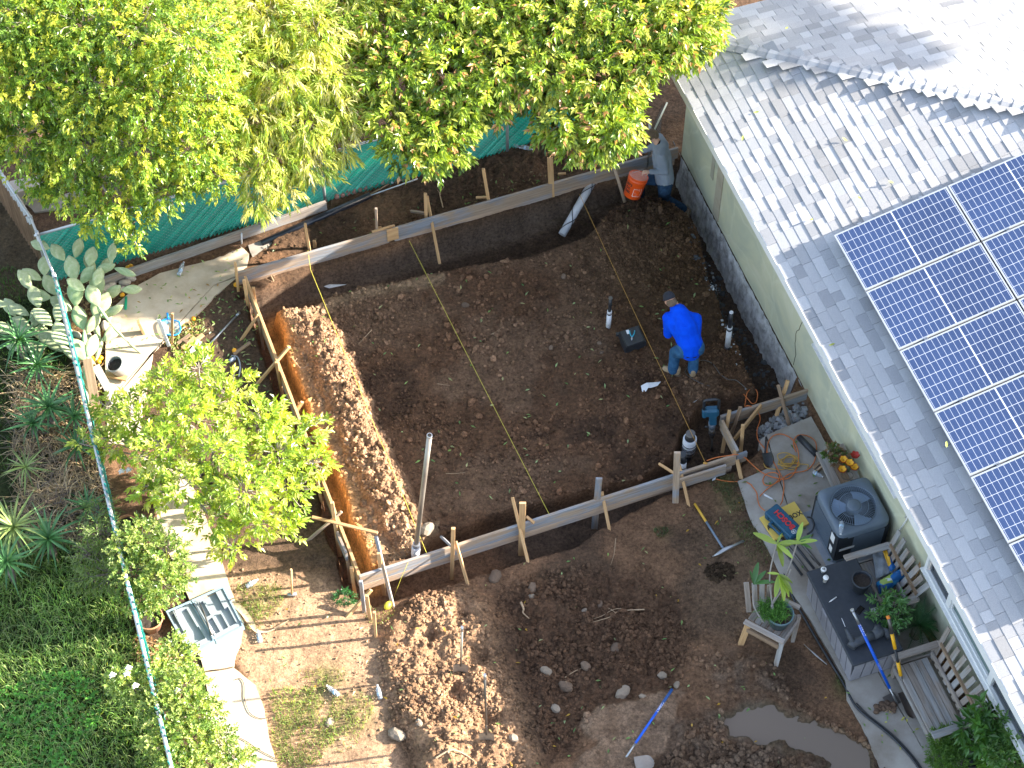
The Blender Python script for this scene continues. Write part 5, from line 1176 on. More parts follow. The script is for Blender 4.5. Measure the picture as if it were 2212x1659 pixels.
cord([(*z4(520,1200),.31),(*z4(640,1160),.30),(*z4(800,1135),.30),(*z4(900,1120),.31),(*z4(1000,1150),.2),(*z4(1100,1240),.1),(*z4(1210,1335),ZP+.01),(*z4(1320,1395),ZP+.02),(*z4(1450,1432),ZP+.02),(*z4(1560,1435),ZP+.02),(*z4(1640,1380),ZP+.02),(*z4(1700,1250),ZP+.03),(*z4(1710,1110),ZP+.03),(*z4(1660,970),ZP+.02),(*z4(1590,895),ZP+.02),(*z4(1480,855),ZP+.02),(*z4(1380,880),ZP+.02),(*z4(1320,955),ZP+.02),(*z4(1300,1060),ZP+.02),(*z4(1285,1140),ZP+.02)], .0075, M_orange_cord, 'orange cord making the large loop on the patio slab', 0)
cord([(*z4(1210,1659),ZP+.02),(*z4(1300,1570),ZP+.02),(*z4(1430,1470),ZP+.03),(*z4(1465,1400),ZP+.03),(*z4(1400,1355),ZP+.03),(*z4(1300,1370),ZP+.02),(*z4(1250,1440),ZP+.02),(*z4(1270,1510),ZP+.02),(*z4(1350,1520),ZP+.02),(*z4(1450,1470),ZP+.02),(*z4(1600,1370),ZP+.02),(*z4(1800,1330),ZP+.02),(*z4(1900,1240),ZP+.02),(*z4(1940,1100),ZP+.02),(*z4(1930,960),ZP+.03),(*z4(1850,890),ZP+.02),(*z4(1740,865),ZP+.02),(*z4(1670,900),ZP+.02),(*z4(1645,990),ZP+.02),(*z4(1680,1090),ZP+.03)], .0075, M_orange_cord, 'orange cord with the small loop and the outer ring by the wall', 0)
co_ = []
for i in range(56):
    a = i*.5; rx = 17+6*math.sin(i*.37)+3*math.sin(i*1.3); ry = 12+4.5*math.sin(i*.37+1); co_.append((*(1703+rx*math.cos(a)+3*math.sin(i*.21), 995+ry*math.sin(a)+4*math.cos(i*.17)), ZP+.012+.0008*i))
cord([(*z4(1258,1235),ZP+.01),(*z4(1290,1290),ZP+.01),(*z4(1400,1312),ZP+.01),(*z4(1520,1310),ZP+.01)]+co_+[(*z4(1810,1250),ZP+.02),(*z4(1820,1300),ZP+.02)], .0065, M_yellow_cord, 'coil of yellow brown cord in the middle of the patio slab', 0)
cord([(*z5(925,1170),.10),(*z5(980,1185),.14),(*z5(1010,1250),.14),(*z5(990,1340),.12),(*z5(920,1395),.08)], .013, M_black, 'thick black cable loop beside the yellow carton', 0)
hp_ = [(1683,1215),(1700,1262),(1716,1300),(1732,1328),(1764,1384),(1797,1438),(1820,1476),(1846,1522),(1872,1548),(1904,1573),(1937,1602),(1975,1645),(2010,1700)]
P = [gp(u, v, .025) if i < 7 else at(u, v, ZP+.02) for i, (u, v) in enumerate(hp_)]; o = MB().tube(spline(P), .017, 8).build('black_hose', M_black); tag(o, 'black hose running down the left edge of the patio', 'hose', 'cords and hoses on the patio side')
P = [at(u+4, v-3, ZP+.018) for u, v in hp_[7:]]; o = MB().tube(spline(P), .011, 6).build('black_hose', M_black); tag(o, 'thinner hose lying beside the black one at the patio bottom', 'hose', 'cords and hoses on the patio side')
for pts, lab in (([(508,1468),(520,1466),(527,1480),(528,1510),(540,1540),(562,1552),(578,1550)], 'thin dark cable curling over the lower path'), ([(498,1590),(512,1592),(530,1600),(560,1620),(598,1640)], 'thin dark cable across the path near the bottom edge'), ([(498,1590),(504,1612),(525,1628),(570,1640),(600,1645)], 'lower strand of cable across the path near the bottom edge')):
    cord(pts, .005, M_black, lab, .045, 'thin_cable', 'cable', 'thin cables on the path')
wire = [gp(*(1267+x/6, 576+y/6), .02) for x, y in ((1600,1560),(1480,1520),(1350,1450),(1290,1400),(1280,1360),(1330,1290),(1420,1240),(1530,1225),(1620,1260),(1680,1330),(1730,1400),(1830,1470),(1930,1480),(2000,1530),(2080,1600))]
o = MB().tube(spline(wire), .006, 5).build('thin_cable', M_dsteel); tag(o, 'thin dark cable looping over soil below the worker in blue', 'cable')
# ------------------------------------------------------------------ the two workers
def organic(name, chains, ells, m, parent, vox=.014, smooth=5):
    mb = MB()
    for pts, rad in chains: mb.tube(pts, rad, 12, rcap=True)
    for c, r, M in ells: mb.ell(c, r, M)
    me = bpy.data.meshes.new(name); me.from_pydata(mb.v, [], mb.f); o = bpy.data.objects.new(name, me); COL.objects.link(o)
    r = o.modifiers.new('r', 'REMESH'); r.mode = 'VOXEL'; r.voxel_size = vox
    s = o.modifiers.new('s', 'SMOOTH'); s.iterations = smooth; s.factor = .6
    bpy.context.view_layer.update(); me2 = bpy.data.meshes.new_from_object(o.evaluated_get(bpy.context.evaluated_depsgraph_get()))
    COL.objects.unlink(o); bpy.data.objects.remove(o); me2.materials.clear(); me2.materials.append(m)
    me2.polygons.foreach_set('use_smooth', [True]*len(me2.polygons))
    if parent is None: return me2
    return link(bpy.data.objects.new(name, me2), parent, Matrix.Identity(4))
def fabric(name, c1, c2, sc=7, wr=.8):
    m, nt, b = nodes(name); b.inputs['Roughness'].default_value = .9; b.inputs['Specular IOR Level'].default_value = .15
    tc = N(nt, 'ShaderNodeTexCoord'); n = N(nt, 'ShaderNodeTexNoise', Scale=float(sc), Detail=5.0, Distortion=1.0); nt.links.new(tc.outputs['Object'], n.inputs['Vector'])
    nt.links.new(ramp(nt, n.outputs['Fac'], [(.3, c1), (.7, c2)]), b.inputs['Base Color'])
    bp = N(nt, 'ShaderNodeBump', Strength=wr, Distance=.03); nt.links.new(n.outputs['Fac'], bp.inputs['Height']); nt.links.new(bp.outputs[0], b.inputs['Normal']); return m
M_skin = mat('skin', (.42, .22, .15), (.46, .25, .17), 20, .55); M_skin2 = mat('skin_fair', (.55, .32, .23), (.60, .36, .27), 20, .55)
M_hood = fabric('hoodie_blue', (.0, .055, .60), (.0, .075, .72)); M_jean = fabric('blue_jeans', (.02, .075, .17), (.045, .13, .25), 9); M_jean2 = fabric('dark_jeans', (.012, .03, .065), (.03, .07, .13), 9)
M_shirt = fabric('grey_shirt', (.19, .225, .275), (.24, .275, .33)); M_boot = mat('tan_boot', (.42, .31, .19), (.34, .25, .15), 9, .8); M_hair = mat('short_hair', (.20, .14, .09), (.12, .085, .055), 60, .9, .8, 200)
M_cap = mat('dark_cap', (.010, .012, .020), (.016, .019, .03), 12, .85); M_und = plain('black_undershirt', (.006, .007, .012), .9)
def handpts(wrist, fdir, pdir, curl=.5, s=1.0):
    """palm + five fingers as chains; fdir along the hand, pdir palm normal (fingers curl to it)"""
    f = Vector(fdir).normalized(); p = Vector(pdir); p = (p-f*p.dot(f)).normalized(); sd_ = f.cross(p); w0 = Vector(wrist); ch = []
    pc = w0+f*.05*s; ch.append(([w0, w0+f*.04*s, w0+f*.085*s], [.024*s, .030*s, .026*s])); ch.append(([w0+f*.03*s+sd_*.018*s, w0+f*.085*s+sd_*.022*s], [.017*s, .015*s])); ch.append(([w0+f*.03*s-sd_*.018*s, w0+f*.085*s-sd_*.022*s], [.017*s, .015*s]))
    for k, (off, L) in enumerate(((.030, .068), (.011, .078), (-.010, .073), (-.029, .058))):
        b = w0+f*.088*s+sd_*off*s; d1 = (f*math.cos(curl)+p*math.sin(curl)); d2 = (f*math.cos(curl*2.1)+p*math.sin(curl*2.1)); d3 = (f*math.cos(curl*2.9)+p*math.sin(curl*2.9))
        ch.append(([b-f*.02*s, b, b+d1*L*.45*s, b+(d1*.45+d2*.33)*L*s, b+(d1*.45+d2*.33+d3*.25)*L*s], [.010*s, .0100*s, .0090*s, .0083*s, .0072*s]))
    b = w0+f*.025*s+sd_*.03*s; ch.append(([b, b+(sd_*.75+f*.6+p*.35).normalized()*.035*s, b+(sd_*.55+f*.9+p*.6).normalized()*.065*s], [.013*s, .011*s, .009*s])); return ch
# worker in the blue hoodie: bent over, seen from behind
g0 = gp(1452, 802); 
t = thing('person', 'man in bright blue hoodie, jeans and dark cap bending over the soil', 'person', tuple(g0))
zg = g0.z
pel = at(1492, 752, zg+.84); shc = at(1473, 683, zg+1.17); neck = at(1462, 662, zg+1.22); head = at(1447, 648, zg+1.30)
shL = at(1445, 688, zg+1.10); shR = at(1502, 690, zg+1.10)
elL = at(1443, 722, zg+.83); hdL = at(1462, 730, zg+.62)
fwd = Vector((-.10, 1, 0)).normalized()
wrL = elL+Vector((.09, .20, -.10)); elR = shR+Vector((.03, .12, -.26)); wrR = elR+Vector((-.16, .18, -.06))
hipL = pel+Vector((-.10, -.01, -.04)); hipR = pel+Vector((.09, .02, -.04))
footL = gp(1450, 806); kneeL = hipL.lerp(footL+Vector((0, 0, .08)), .5)+Vector((-.03, .12, .03)); ankL = footL+Vector((.02, .0, .10))
kneeR = hipR+Vector((.01, .32, -.36)); ankR = Vector((hipR.x+.0, hipR.y+.12, zg+.12))
waist = pel.lerp(shc, .33)
headax = (head-neck).normalized(); hf = Vector((-.30, .62, -.72)).normalized()
body_ch = [([pel, waist, shc], [.10, .10, .085]), ([shL, shc, shR], [.05, .06, .05]), ([shc, neck, head-headax*.02], [.055, .052, .058]),
           ([shL, elL, wrL], [.052, .042, .030]), ([shR, elR, wrR], [.052, .042, .030]), ([hipL, kneeL, ankL], [.085, .058, .042]), ([hipR, kneeR, ankR], [.085, .058, .042])]
body_ch += handpts(wrL, (wrL-elL)+Vector((.05, 0, -.05)), (0, 0, -1), .5)+handpts(wrR, (wrR-elR), (0, 0, -1), .5)
Hq = hf.to_track_quat('Y', 'Z').to_matrix()                          # head frame: +Y face direction
def headparts(c, Hq):
    e = [(c, (.076, .094, .105), Hq), (c+Hq @ Vector((0, .035, -.055)), (.052, .055, .050), Hq), (c+Hq @ Vector((0, .100, -.012)), (.013, .020, .024), Hq)]
    for sx in (-1, 1): e += [(c+Hq @ Vector((sx*.077, -.008, -.012)), (.010, .020, .030), Hq), (c+Hq @ Vector((sx*.030, .078, .012)), (.018, .014, .010), Hq)]
    e.append((c+Hq @ Vector((0, .082, -.055)), (.024, .012, .009), Hq)); return e
organic('body', body_ch, headparts(head, Hq), M_skin, t, .011, 3)
def eyes(c, Hq, t):
    for sx in (-1, 1): MB().ell(tuple(c+Hq @ Vector((sx*.030, .088, .006))), (.010, .007, .007), Hq, 8, 6).build('eye', plain('eye_dark', (.03, .02, .02), .3), t)
eyes(head, Hq, t)
hood = [([pel+Vector((0, -.01, -.02)), pel+Vector((0, .01, .07)), waist, pel.lerp(shc, .68)+Vector((0, -.02, .03)), shc], [.165, .178, .185, .180, .135]),
        ([pel+Vector((-.07, 0, 0)), waist+Vector((-.05, 0, 0)), shL], [.11, .125, .10]), ([pel+Vector((.07, 0, 0)), waist+Vector((.06, 0, 0)), shR], [.11, .125, .10]),
        ([shL, shL.lerp(elL, .5), elL, elL.lerp(wrL, .9)], [.092, .078, .070, .052]), ([shR, elR, elR.lerp(wrR, .9)], [.088, .068, .050]), ([shL, shc+Vector((0, 0, .02)), shR], [.085, .105, .085])]
organic('hoodie', hood, [(neck+Vector((.012, -.035, .005)), (.118, .10, .065), Matrix.Rotation(-.6, 3, 'X')), (neck+Vector((.02, -.10, .02)), (.09, .05, .05), None)], M_hood, t, .013, 6)
ft = lambda a, k: a.lerp(a, k)
jn = [([hipL, hipL.lerp(kneeL, .5), kneeL, kneeL.lerp(ankL, .55), ankL+Vector((0, 0, .0))], [.118, .105, .086, .078, .083]), ([hipR, kneeR, kneeR.lerp(ankR, .6), ankR], [.118, .088, .078, .080]), ([pel+Vector((-.06, 0, .03)), pel+Vector((.06, 0, .03))], [.14, .14])]
organic('jeans', jn, [], M_jean, t, .013, 4)
def boot(heel, d, m, t, L=.27):
    d = Vector((d[0], d[1], 0)).normalized(); h = Vector(heel); z = h.z
    organic('boot', [([h+Vector((0, 0, .05)), h+d*.09+Vector((0, 0, .048)), h+d*(L-.09)+Vector((0, 0, .042))], [.048, .052, .045]), ([h+Vector((0, 0, .05)), h+Vector((0, 0, .13))], [.05, .052])], [], m, t, .010, 3)
    MB().tube([h-d*.02+Vector((0, 0, .008)), h+d*(L-.06)+Vector((0, 0, .008))], [.05, .048], 12, flat=.25, rcap=True).build('sole', M_hair, t)
boot(gp(1462, 808)+Vector((0, 0, .0)), (-1, .42), M_boot, t); boot(Vector((ankR.x, ankR.y-.03, zg)), (-.1, 1), M_boot, t)
MB().tube([pel+Vector((-.155, -.075, -.02)), pel+Vector((-.05, -.155, -.01)), pel+Vector((.06, -.155, -.005)), pel+Vector((.16, -.06, .0))], .010, 8).build('belt', M_und, t)
cp_ = MB(); prof = [(.0, .118), (.04, .112), (.075, .085), (.090, .045), (.094, .012), (.092, .0)]
Hc = Hq @ Matrix.Rotation(-.15, 3, 'X'); cp_.lathe(prof, tuple(head+Hq @ Vector((0, -.004, .012))), 22, Hc @ Matrix.Diagonal((.93, 1.12, 1.0))); cp_.build('cap', M_cap, t)
br = MB(); vs = [head+Hq @ Vector((math.sin(a)*.078, .085+math.cos(a)*l, .022-.02*l/.08)) for l in (0, .075) for a in np.linspace(-1.3, 1.3, 9)]
br.add(vs+[v-Vector((0, 0, .006)) for v in vs], [(i, i+1, i+10, i+9) for i in range(8)]+[(i+18, i+27, i+28, i+19) for i in range(8)]).build('cap_peak', M_cap, t)
MB().ell(tuple(head+Hq @ Vector((0, -.040, -.030))), (.080, .066, .068), Hq, 14, 9).build('hair', M_hair, t)
# worker in grey shirt: half kneeling in the trench, bucket in the right hand
gk = at(1440, 432, -.22)
t = thing('person', 'fair haired man in grey long sleeved shirt kneeling with the bucket', 'person', tuple(gk))
pel = at(1436, 393, .38); shc = at(1427, 316, .96); head = at(1407, 293, 1.16)
neck = shc.lerp(head, .5)+Vector((.02, 0, -.02)); waist = pel.lerp(shc, .4)
shR = shc+Vector((-.00, -.17, -.02)); shL = shc+Vector((-.02, .17, -.02))           # near and far shoulder
elR = at(1440, 371, .66); wrR = at(1403, 371, .70)
elL = at(1412, 316, .86); wrL = at(1389, 327, .66)
hipN = pel+Vector((0, -.09, -.04)); hipF = pel+Vector((0, .09, -.04))
kneeN = at(1434, 428, -.10); ankN = at(1474, 450, -.32); kneeF = pel+Vector((-.36, .14, -.12)); ankF = Vector((kneeF.x+.02, kneeF.y, -.38))
hf = Vector((-.80, -.22, -.62)).normalized(); Hq = hf.to_track_quat('Y', 'Z').to_matrix()
ch = [([pel, waist, shc], [.09, .095, .08]), ([shL, shc, shR], [.05, .05, .05]), ([shc, neck, head-Vector((-.02, 0, .03))], [.065, .056, .054]),
      ([shR, elR, wrR], [.050, .040, .028]), ([shL, elL, wrL], [.050, .040, .028]), ([hipN, kneeN, ankN], [.085, .058, .042]), ([hipF, kneeF, ankF], [.085, .058, .042])]
ch += handpts(wrR, (wrR-elR)+Vector((0, 0, -.02)), (0, -.2, -1), .75)+handpts(wrL, (wrL-elL), (0, 0, -1), .3)
organic('body', ch, headparts(head, Hq), M_skin2, t, .011, 3); eyes(head, Hq, t)
sh = [([pel+Vector((0, 0, .03)), waist, pel.lerp(shc, .75), shc+Vector((0, 0, -.02))], [.148, .150, .150, .115]), ([pel+Vector((0, -.05, .03)), waist+Vector((0, -.04, 0)), shR], [.115, .12, .09]), ([pel+Vector((0, .05, .03)), waist+Vector((0, .04, 0)), shL], [.115, .12, .09]),
      ([shR, shR.lerp(elR, .5), elR, elR.lerp(wrR, .93)], [.085, .070, .060, .042]), ([shL, elL, elL.lerp(wrL, .93)], [.082, .058, .042]), ([shL, shc+Vector((.02, 0, .02)), shR], [.085, .11, .085])]
organic('shirt', sh, [], M_shirt, t, .013, 5)
organic('undershirt', [([shc+Vector((.0, -.05, .045)), shc+Vector((-.035, .0, .075)), shc+Vector((0, .05, .045))], [.050, .055, .050])], [], M_und, t, .012, 3)
organic('jeans', [([hipN, hipN.lerp(kneeN, .5), kneeN, kneeN.lerp(ankN, .6), ankN], [.112, .100, .084, .076, .078]), ([hipF, kneeF, ankF], [.112, .084, .074]), ([pel+Vector((0, -.05, .0)), pel+Vector((0, .05, .0))], [.13, .13])], [], M_jean2, t, .013, 4)
d = (ankN-kneeN).normalized()
organic('boot', [([ankN, ankN+d*.10], [.05, .052]), ([ankN+d*.09, ankN+d*.10+Vector((-.02, -.16, -.03))], [.052, .045])], [], mat('dusty_boot', (.24, .17, .12), (.17, .12, .09), 9, .85), t, .010, 3)
organic('boot', [([ankF, ankF+Vector((0, 0, -.05)), ankF+Vector((-.16, 0, -.07))], [.05, .052, .045])], [], M_boot, t, .010, 3)
organic('hair', [], [(head+Hq @ Vector((0, -.014, .022)), (.084, .100, .102), Hq), (head+Hq @ Vector((0, -.045, -.02)), (.076, .066, .085), Hq)], M_hair, t, .010, 2)
# ------------------------------------------------------------------ fences
M_slat = mat('green_slat', (.01, .42, .29), (.005, .34, .25), 12, .45, rnd=.22); M_wire = plain('fence_wire', (.40, .45, .45), .5, .6)
M_rail = plain('fence_rail', (.48, .49, .50), .45, .6)
FA, FB = gp(112, 612), gp(1262, 278); FA.z = FB.z = 0; FH = 1.12; fdir = (FB-FA).normalized(); FLn = (FB-FA).length; fnorm = Vector((fdir.y, -fdir.x, 0))
t = thing('green_fence', 'green slatted chain link fence along the back of the yard', 'fence', tuple(FA))
FP = lambda s, z, o=0.0: FA+fdir*s+Vector((0, 0, z))+fnorm*o
pitch = .066; slope = .93; k = -int(FH*slope/pitch)-1; k = 0
sl_n = 0; s0 = 0.0
while s0 < FLn+FH*slope:
    a = (s0-FH*slope, .03); b = (s0, FH-.02)                          # bottom left to top right
    if a[0] < 0: f = (0-a[0])/(b[0]-a[0]); a = (0, .03+(FH-.05)*f)
    if b[0] > FLn: f = (FLn-a[0])/(b[0]-a[0]); b = (FLn, a[1]+(b[1]-a[1])*f)
    if b[0] > a[0]+.01:
        o_ = random.uniform(-.002, .002); z_ = random.uniform(-.012, .008)
        MB().bar(FP(a[0], a[1]+z_, .006+o_), FP(b[0], b[1]+z_, -.004+o_), .005, .060*random.uniform(.88, 1.0), up=tuple(fnorm)).build('slat', M_slat, t)
    s0 += pitch; sl_n += 1
wr = MB(); s0 = 0
while s0 < FLn+FH:
    for sg in (1, -1):
        a, b = ((s0-FH, 0), (s0, FH)) if sg > 0 else ((s0-FH, FH), (s0, 0))
        if a[0] < 0: f = (0-a[0])/(b[0]-a[0]); a = (0, a[1]+(b[1]-a[1])*f)
        if b[0] > FLn: f = (FLn-a[0])/(b[0]-a[0]); b = (FLn, a[1]+(b[1]-a[1])*f)
        if b[0]-a[0] > .03 and sg < 0: wr.tube([FP(*a, .016), FP(*b, .016)], .0022, 3, cap=False, smooth=False)
    s0 += .075
o = wr.build('wire_mesh', M_wire, t); o['kind'] = 'stuff'
MB().tube([FP(-.05, FH), FP(FLn+.03, FH)], .021, 10).build('top_rail', M_rail, t)
for (u, v) in ((706, 441), (1092, 312)):
    b = gp(u, v+4); s_ = (Vector((b.x, b.y, 0))-FA).dot(fdir); MB().tube([FP(s_, -.1, .035), FP(s_, FH+.06, .035)], .024, 12).build('post', M_rail, t)
for s_ in (.0, FLn): MB().tube([FP(s_, -.1), FP(s_, FH+.08)], .028, 12).build('post', M_rail, t)
# side fence along the left of the yard
LA_, LB_ = at(118, 598, 1.12), at(378, 1690, 1.12); ldr = (LB_-LA_); ldr.z = 0; LL = ldr.length; ldr.normalize(); lnm = Vector((ldr.y, -ldr.x, 0))
t = thing('side_fence', 'green slatted fence with pipe rail down the left side of the yard', 'fence', (LA_.x, LA_.y, 0))
M_slat2 = mat('teal_slat', (.02, .22, .20), (.03, .30, .27), 12, .5, rnd=.3)
n = 150; mes = []
for h in (1.10, 1.13, 1.16): mes.append(MB().box((0, 0, h/2), (.040, .010, h), None))
for i in range(n):
    s_ = LL*(i+.5)/n; p = LA_+ldr*s_+lnm*.028*(1 if i % 2 else -1)*.6; h = random.choice((1.12, 1.15, 1.19, 1.21)); p.z = 0
    M = Matrix((ldr, -lnm, Vector((0, 0, 1)))).transposed().to_4x4() @ Matrix.Rotation(random.uniform(-.35, .35)+.5, 4, 'Z'); M.translation = p
    MB().box((0, 0, h/2), (.036, .007, h)).build('slat', M_slat2, t, M)
for nm, z, r in (('top_rail', 1.125, .026),): MB().tube([LA_+Vector((0, 0, z-1.12)), LB_+Vector((0, 0, z-1.12))], r, 12).build(nm, M_rail, t)
for k in (0, .33, .66, .98): p = LA_.lerp(LB_, k); MB().tube([Vector((p.x, p.y, -.1)), Vector((p.x, p.y, 1.2))], .030, 12).build('post', M_rail, t)
ka, kb = at(-30, 325, 1.15), at(66, 470, 1.15); kd = (kb-ka).normalized()
t = thing('corner_fence', 'greyish white slatted fence stub in the far left corner', 'fence', (ka.x, ka.y, 0))
for i in range(34):
    p = ka.lerp(kb, (i+.5)/34)+Vector((.02*(-1)**i, 0, 0)); h = random.uniform(1.05, 1.2); o = plank('slat', Vector((p.x, p.y, 0)), Vector((p.x, p.y, h-.13)), .045, .008, M_brown, t, up=tuple(kd), ch=.001); plank('slat_tip', Vector((p.x, p.y, h-.13)), Vector((p.x, p.y, h)), .046, .009, M_pvcw, t, up=tuple(kd), ch=.001)
MB().tube([ka, kb], .025, 10).build('top_rail', M_rail, t); MB().tube([kb, at(118, 598, 1.12)], .02, 8).build('top_rail', M_rail, t)
p0, p1 = at(1413, 280, 1.0), at(1437, 228, 1.35)
t = thing('gate_post', 'grey mesh gate frame with pale rail behind the worker in grey', 'gate', tuple(gp(1413, 375)))
MB().tube([at(1413, 282, .95), at(1441, 222, .95)], .014, 8).build('rail', plain('pale_rail', (.62, .62, .5), .5), t); MB().tube([gp(1404, 362), at(1404, 262, 1.1)], .022, 8).build('post', M_rail, t)
gm_ = MB()
for i in range(14):
    a = at(1404, 282, .95).lerp(at(1432, 222, .95), i/13); gm_.tube([a, a-Vector((0, 0, .9))], .004, 3, cap=False)
for z in np.arange(.1, .95, .07): gm_.tube([at(1404, 282, .95)-Vector((0, 0, z)), at(1432, 222, .95)-Vector((0, 0, z))], .004, 3, cap=False)
o = gm_.build('wire_mesh', M_dsteel, t); o['kind'] = 'stuff'
# ------------------------------------------------------------------ timber, edging, scraps on the left
a, b = gp(215, 622), gp(706, 452)
o = plank('timber_beam', a+Vector((0, 0, .10)), b+Vector((0, 0, .10)), .05, .19, M_old); tag(o, 'long weathered timber beam set on edge below the green fence', 'timber beam')
o = MB().tube([at(522, 527, .02), at(522, 504, .27)], .013, 8).build('peg', M_pvcw); tag(o, 'white peg standing in front of the timber beam', 'peg')
o = plank('wood_strip', gp(460, 504, .05), gp(545, 477, .05), .03, .03, M_new); tag(o, 'thin pale strip lying on top of soil behind the timber beam', 'wood')
t = thing('scalloped_edging', 'row of pinkish scalloped edging bricks under the green fence', 'edging', tuple(gp(810, 400)))
M_br = mat('pink_edging', (.38, .20, .16), (.28, .14, .11), 9, .9, .4, 50, rnd=.15)
for i in range(15):
    p = gp(728+i*12.3, 428-i*3.75); MB().ell((0, 0, .04), (.042, .035, .06), None, 12, 7).build('brick', M_br, t, Matrix.Translation(p) @ Matrix.Rotation(math.atan2(fdir.y, fdir.x)+random.uniform(-.2, .2), 4, 'Z'))
o = plank('thin_stick', gp(799, 425, .05), gp(840, 400, .03), .02, .015, M_brown); tag(o, 'short brown stick by the scalloped edging', 'stick')
# skimmer net
t = thing('pool_skimmer', 'bright blue pool skimmer net lying in the sun by the path', 'skimmer net', tuple(gp(370, 715)))
fr_pts = [(366,697),(355,700),(349,706),(350,716),(355,728),(370,733),(384,731),(391,724),(391,712),(388,704),(376,700),(366,697)]
M_sk = plain('skimmer_blue', (.01, .26, .66), .35); MB().tube(spline([gp(u, v, .10) for u, v in fr_pts]), .011, 8).build('rim', M_sk, t)
MB().tube([gp(366, 699, .10), gp(364, 688, .14)], .016, 8).build('handle_socket', M_sk, t)
m_, nt_, b_ = nodes('net_mesh'); b_.inputs['Base Color'].default_value = (.25, .60, .80, 1); b_.inputs['Alpha'].default_value = .55
P = [gp(u, v, .09) for u, v in fr_pts[:-1]]; c = sum(P, Vector())/len(P)-Vector((0, 0, .05)); nn_ = len(P)
MB().add([tuple(p) for p in P]+[tuple(p.lerp(c, .5)-Vector((0, 0, .02))) for p in P]+[tuple(c)], [(i, (i+1) % nn_, nn_+(i+1) % nn_, nn_+i) for i in range(nn_)]+[(nn_+i, nn_+(i+1) % nn_, 2*nn_) for i in range(nn_)], True).build('net', m_, t)
p = gp(372, 742); o = plank('wooden_stake', p, at(372, 677, vz(p, 677)), .035, .03, M_new); tag(o, 'thin upright stake in front of the blue skimmer net', 'stake')
p = gp(365, 748); o = plank('wooden_stake', p, at(342, 690, vz(p, 690)*.9), .05, .02, M_pvcw); tag(o, 'pale leaning slat left of the blue skimmer net', 'stake')
p = gp(313, 724); o = plank('wood_block', p, at(299, 695, vz(p, 695)), .09, .04, M_new, up=(1, .3, 0)); tag(o, 'fresh wood block standing tilted on the sunny path', 'wood block')
for pts, wd, m, lab in ((((396,757),(424,735)), .09, M_new, 'broad pale offcut on top of the scrap pile'), (((384,745),(412,728)), .05, M_brown, 'brown offcut at the left of the scrap pile'), (((405,752),(440,728)), .06, M_new, 'long fresh offcut on the right of the scrap pile'),
        (((395,735),(408,745)), .06, M_brown, 'short dark offcut across the scrap pile'), (((410,768),(432,742)), .07, M_pvcw, 'whitish offcut in front of the scrap pile'), (((505,768),(542,745)), .05, M_brown, 'brown batten lying near the lone orange by the pit'), (((440,790),(455,770)), .05, M_pvcw, 'pale block half under the small tree leaves')):
    (u0, v0), (u1, v1) = pts; o = plank('offcut', gp(u0, v0, .03), gp(u1, v1, .06), wd, .03, m); tag(o, lab, 'wood offcut', 'wood scraps left of the pit')
for p_, q_, wd, th, m, lab in (((188,775,.62),(212,905,.10), .13, .04, M_brown, 'wide dark board leaning on the side fence'), ((206,790,.45),(250,870,.05), .12, .03, M_old, 'grey board fallen against the leaning dark board'), ((168,810,.3),(196,835,.2), .09, .03, M_new, 'short pale board tucked against the side fence'),
        ((172,740,.6),(205,790,.15), .05, .02, M_new, 'thin pale batten resting against the side fence'), ((175,855,.3),(200,900,.2), .10, .03, M_new, 'lower pale board tucked against the side fence'), ((228,808,.08),(275,818,.08), .09, .03, M_new, 'plank lying at the path edge below the tapered bucket')):
    o = plank('leaning_board', at(*p_), at(*q_), wd, th, m); tag(o, lab, 'board', 'boards by the side fence')
QT = Matrix.Rotation(.45, 3, 'Y') @ Matrix.Rotation(-.25, 3, 'X')
pot('tapered_bucket', at(266, 806, .03), .125, .30, mat('grey_bucket', (.30, .31, .32), (.22, .22, .22), 6, .6), 'tilted grey bucket on the sunny path near the side fence', 'bucket', Matrix.Rotation(-.28, 3, 'Y') @ Matrix.Rotation(.12, 3, 'X'), .72, True, 1.03)
t = thing('grey_hose_piece', 'grey hose end curled on soil right of the small tree', 'hose', tuple(gp(512, 790))); MB().tube(spline([gp(u, v, .02) for u, v in ((500,770),(512,772),(518,785),(519,800),(516,815))]), .012, 8).build('hose', plain('hose_grey', (.28, .31, .35), .5), t); MB().tube([gp(496, 783, .03), gp(508, 776, .03)], .03, 10).build('nozzle', plain('nozzle_grey', (.22, .27, .35), .4), t)
o = cloth('green_strip', [(270,640),(275,640),(274,668),(268,668)], .045, .002, plain('green_ribbon', (.01, .40, .20), .4), 'fallen green fence slat lying at the upper path edge', 'fence slat', n=3)
# oranges
M_or = mat('orange_peel', (.80, .33, .01), (.85, .42, .02), 30, .45, .2, 200)
orm = None
for i, (x, y) in enumerate([(495,560),(632,555),(510,572),(604,566),(595,597),(615,608),(575,630),(585,658),(605,672),(620,684),(642,694),(655,670),(592,695),(640,380),(665,398),(795,262),(512,600),(1255,415)]):
    p = gp(x/3, 553+y/3, .035)
    if orm is None:
        orm = MB().ell((0, 0, 0), (.038, .038, .036), None, 16, 10).build('orange_fruit', M_or, None, Matrix.Translation(p)); o = orm
    else: o = bpy.data.objects.new('orange_fruit', orm.data); link(o, None, Matrix.Translation(p))
    lab = 'ripe orange fallen in the litter between cactus and path' if x < 700 and y > 500 else {640: 'orange just left of the pair under the cactus', 665: 'orange just right of the pair under the cactus', 795: 'orange beside the green strip at the path', 1255: 'orange in leaf litter near the skimmer net'}.get(x, 'ripe orange fallen in the litter between cactus and path')
    tag(o, lab, 'orange', 'fallen oranges')
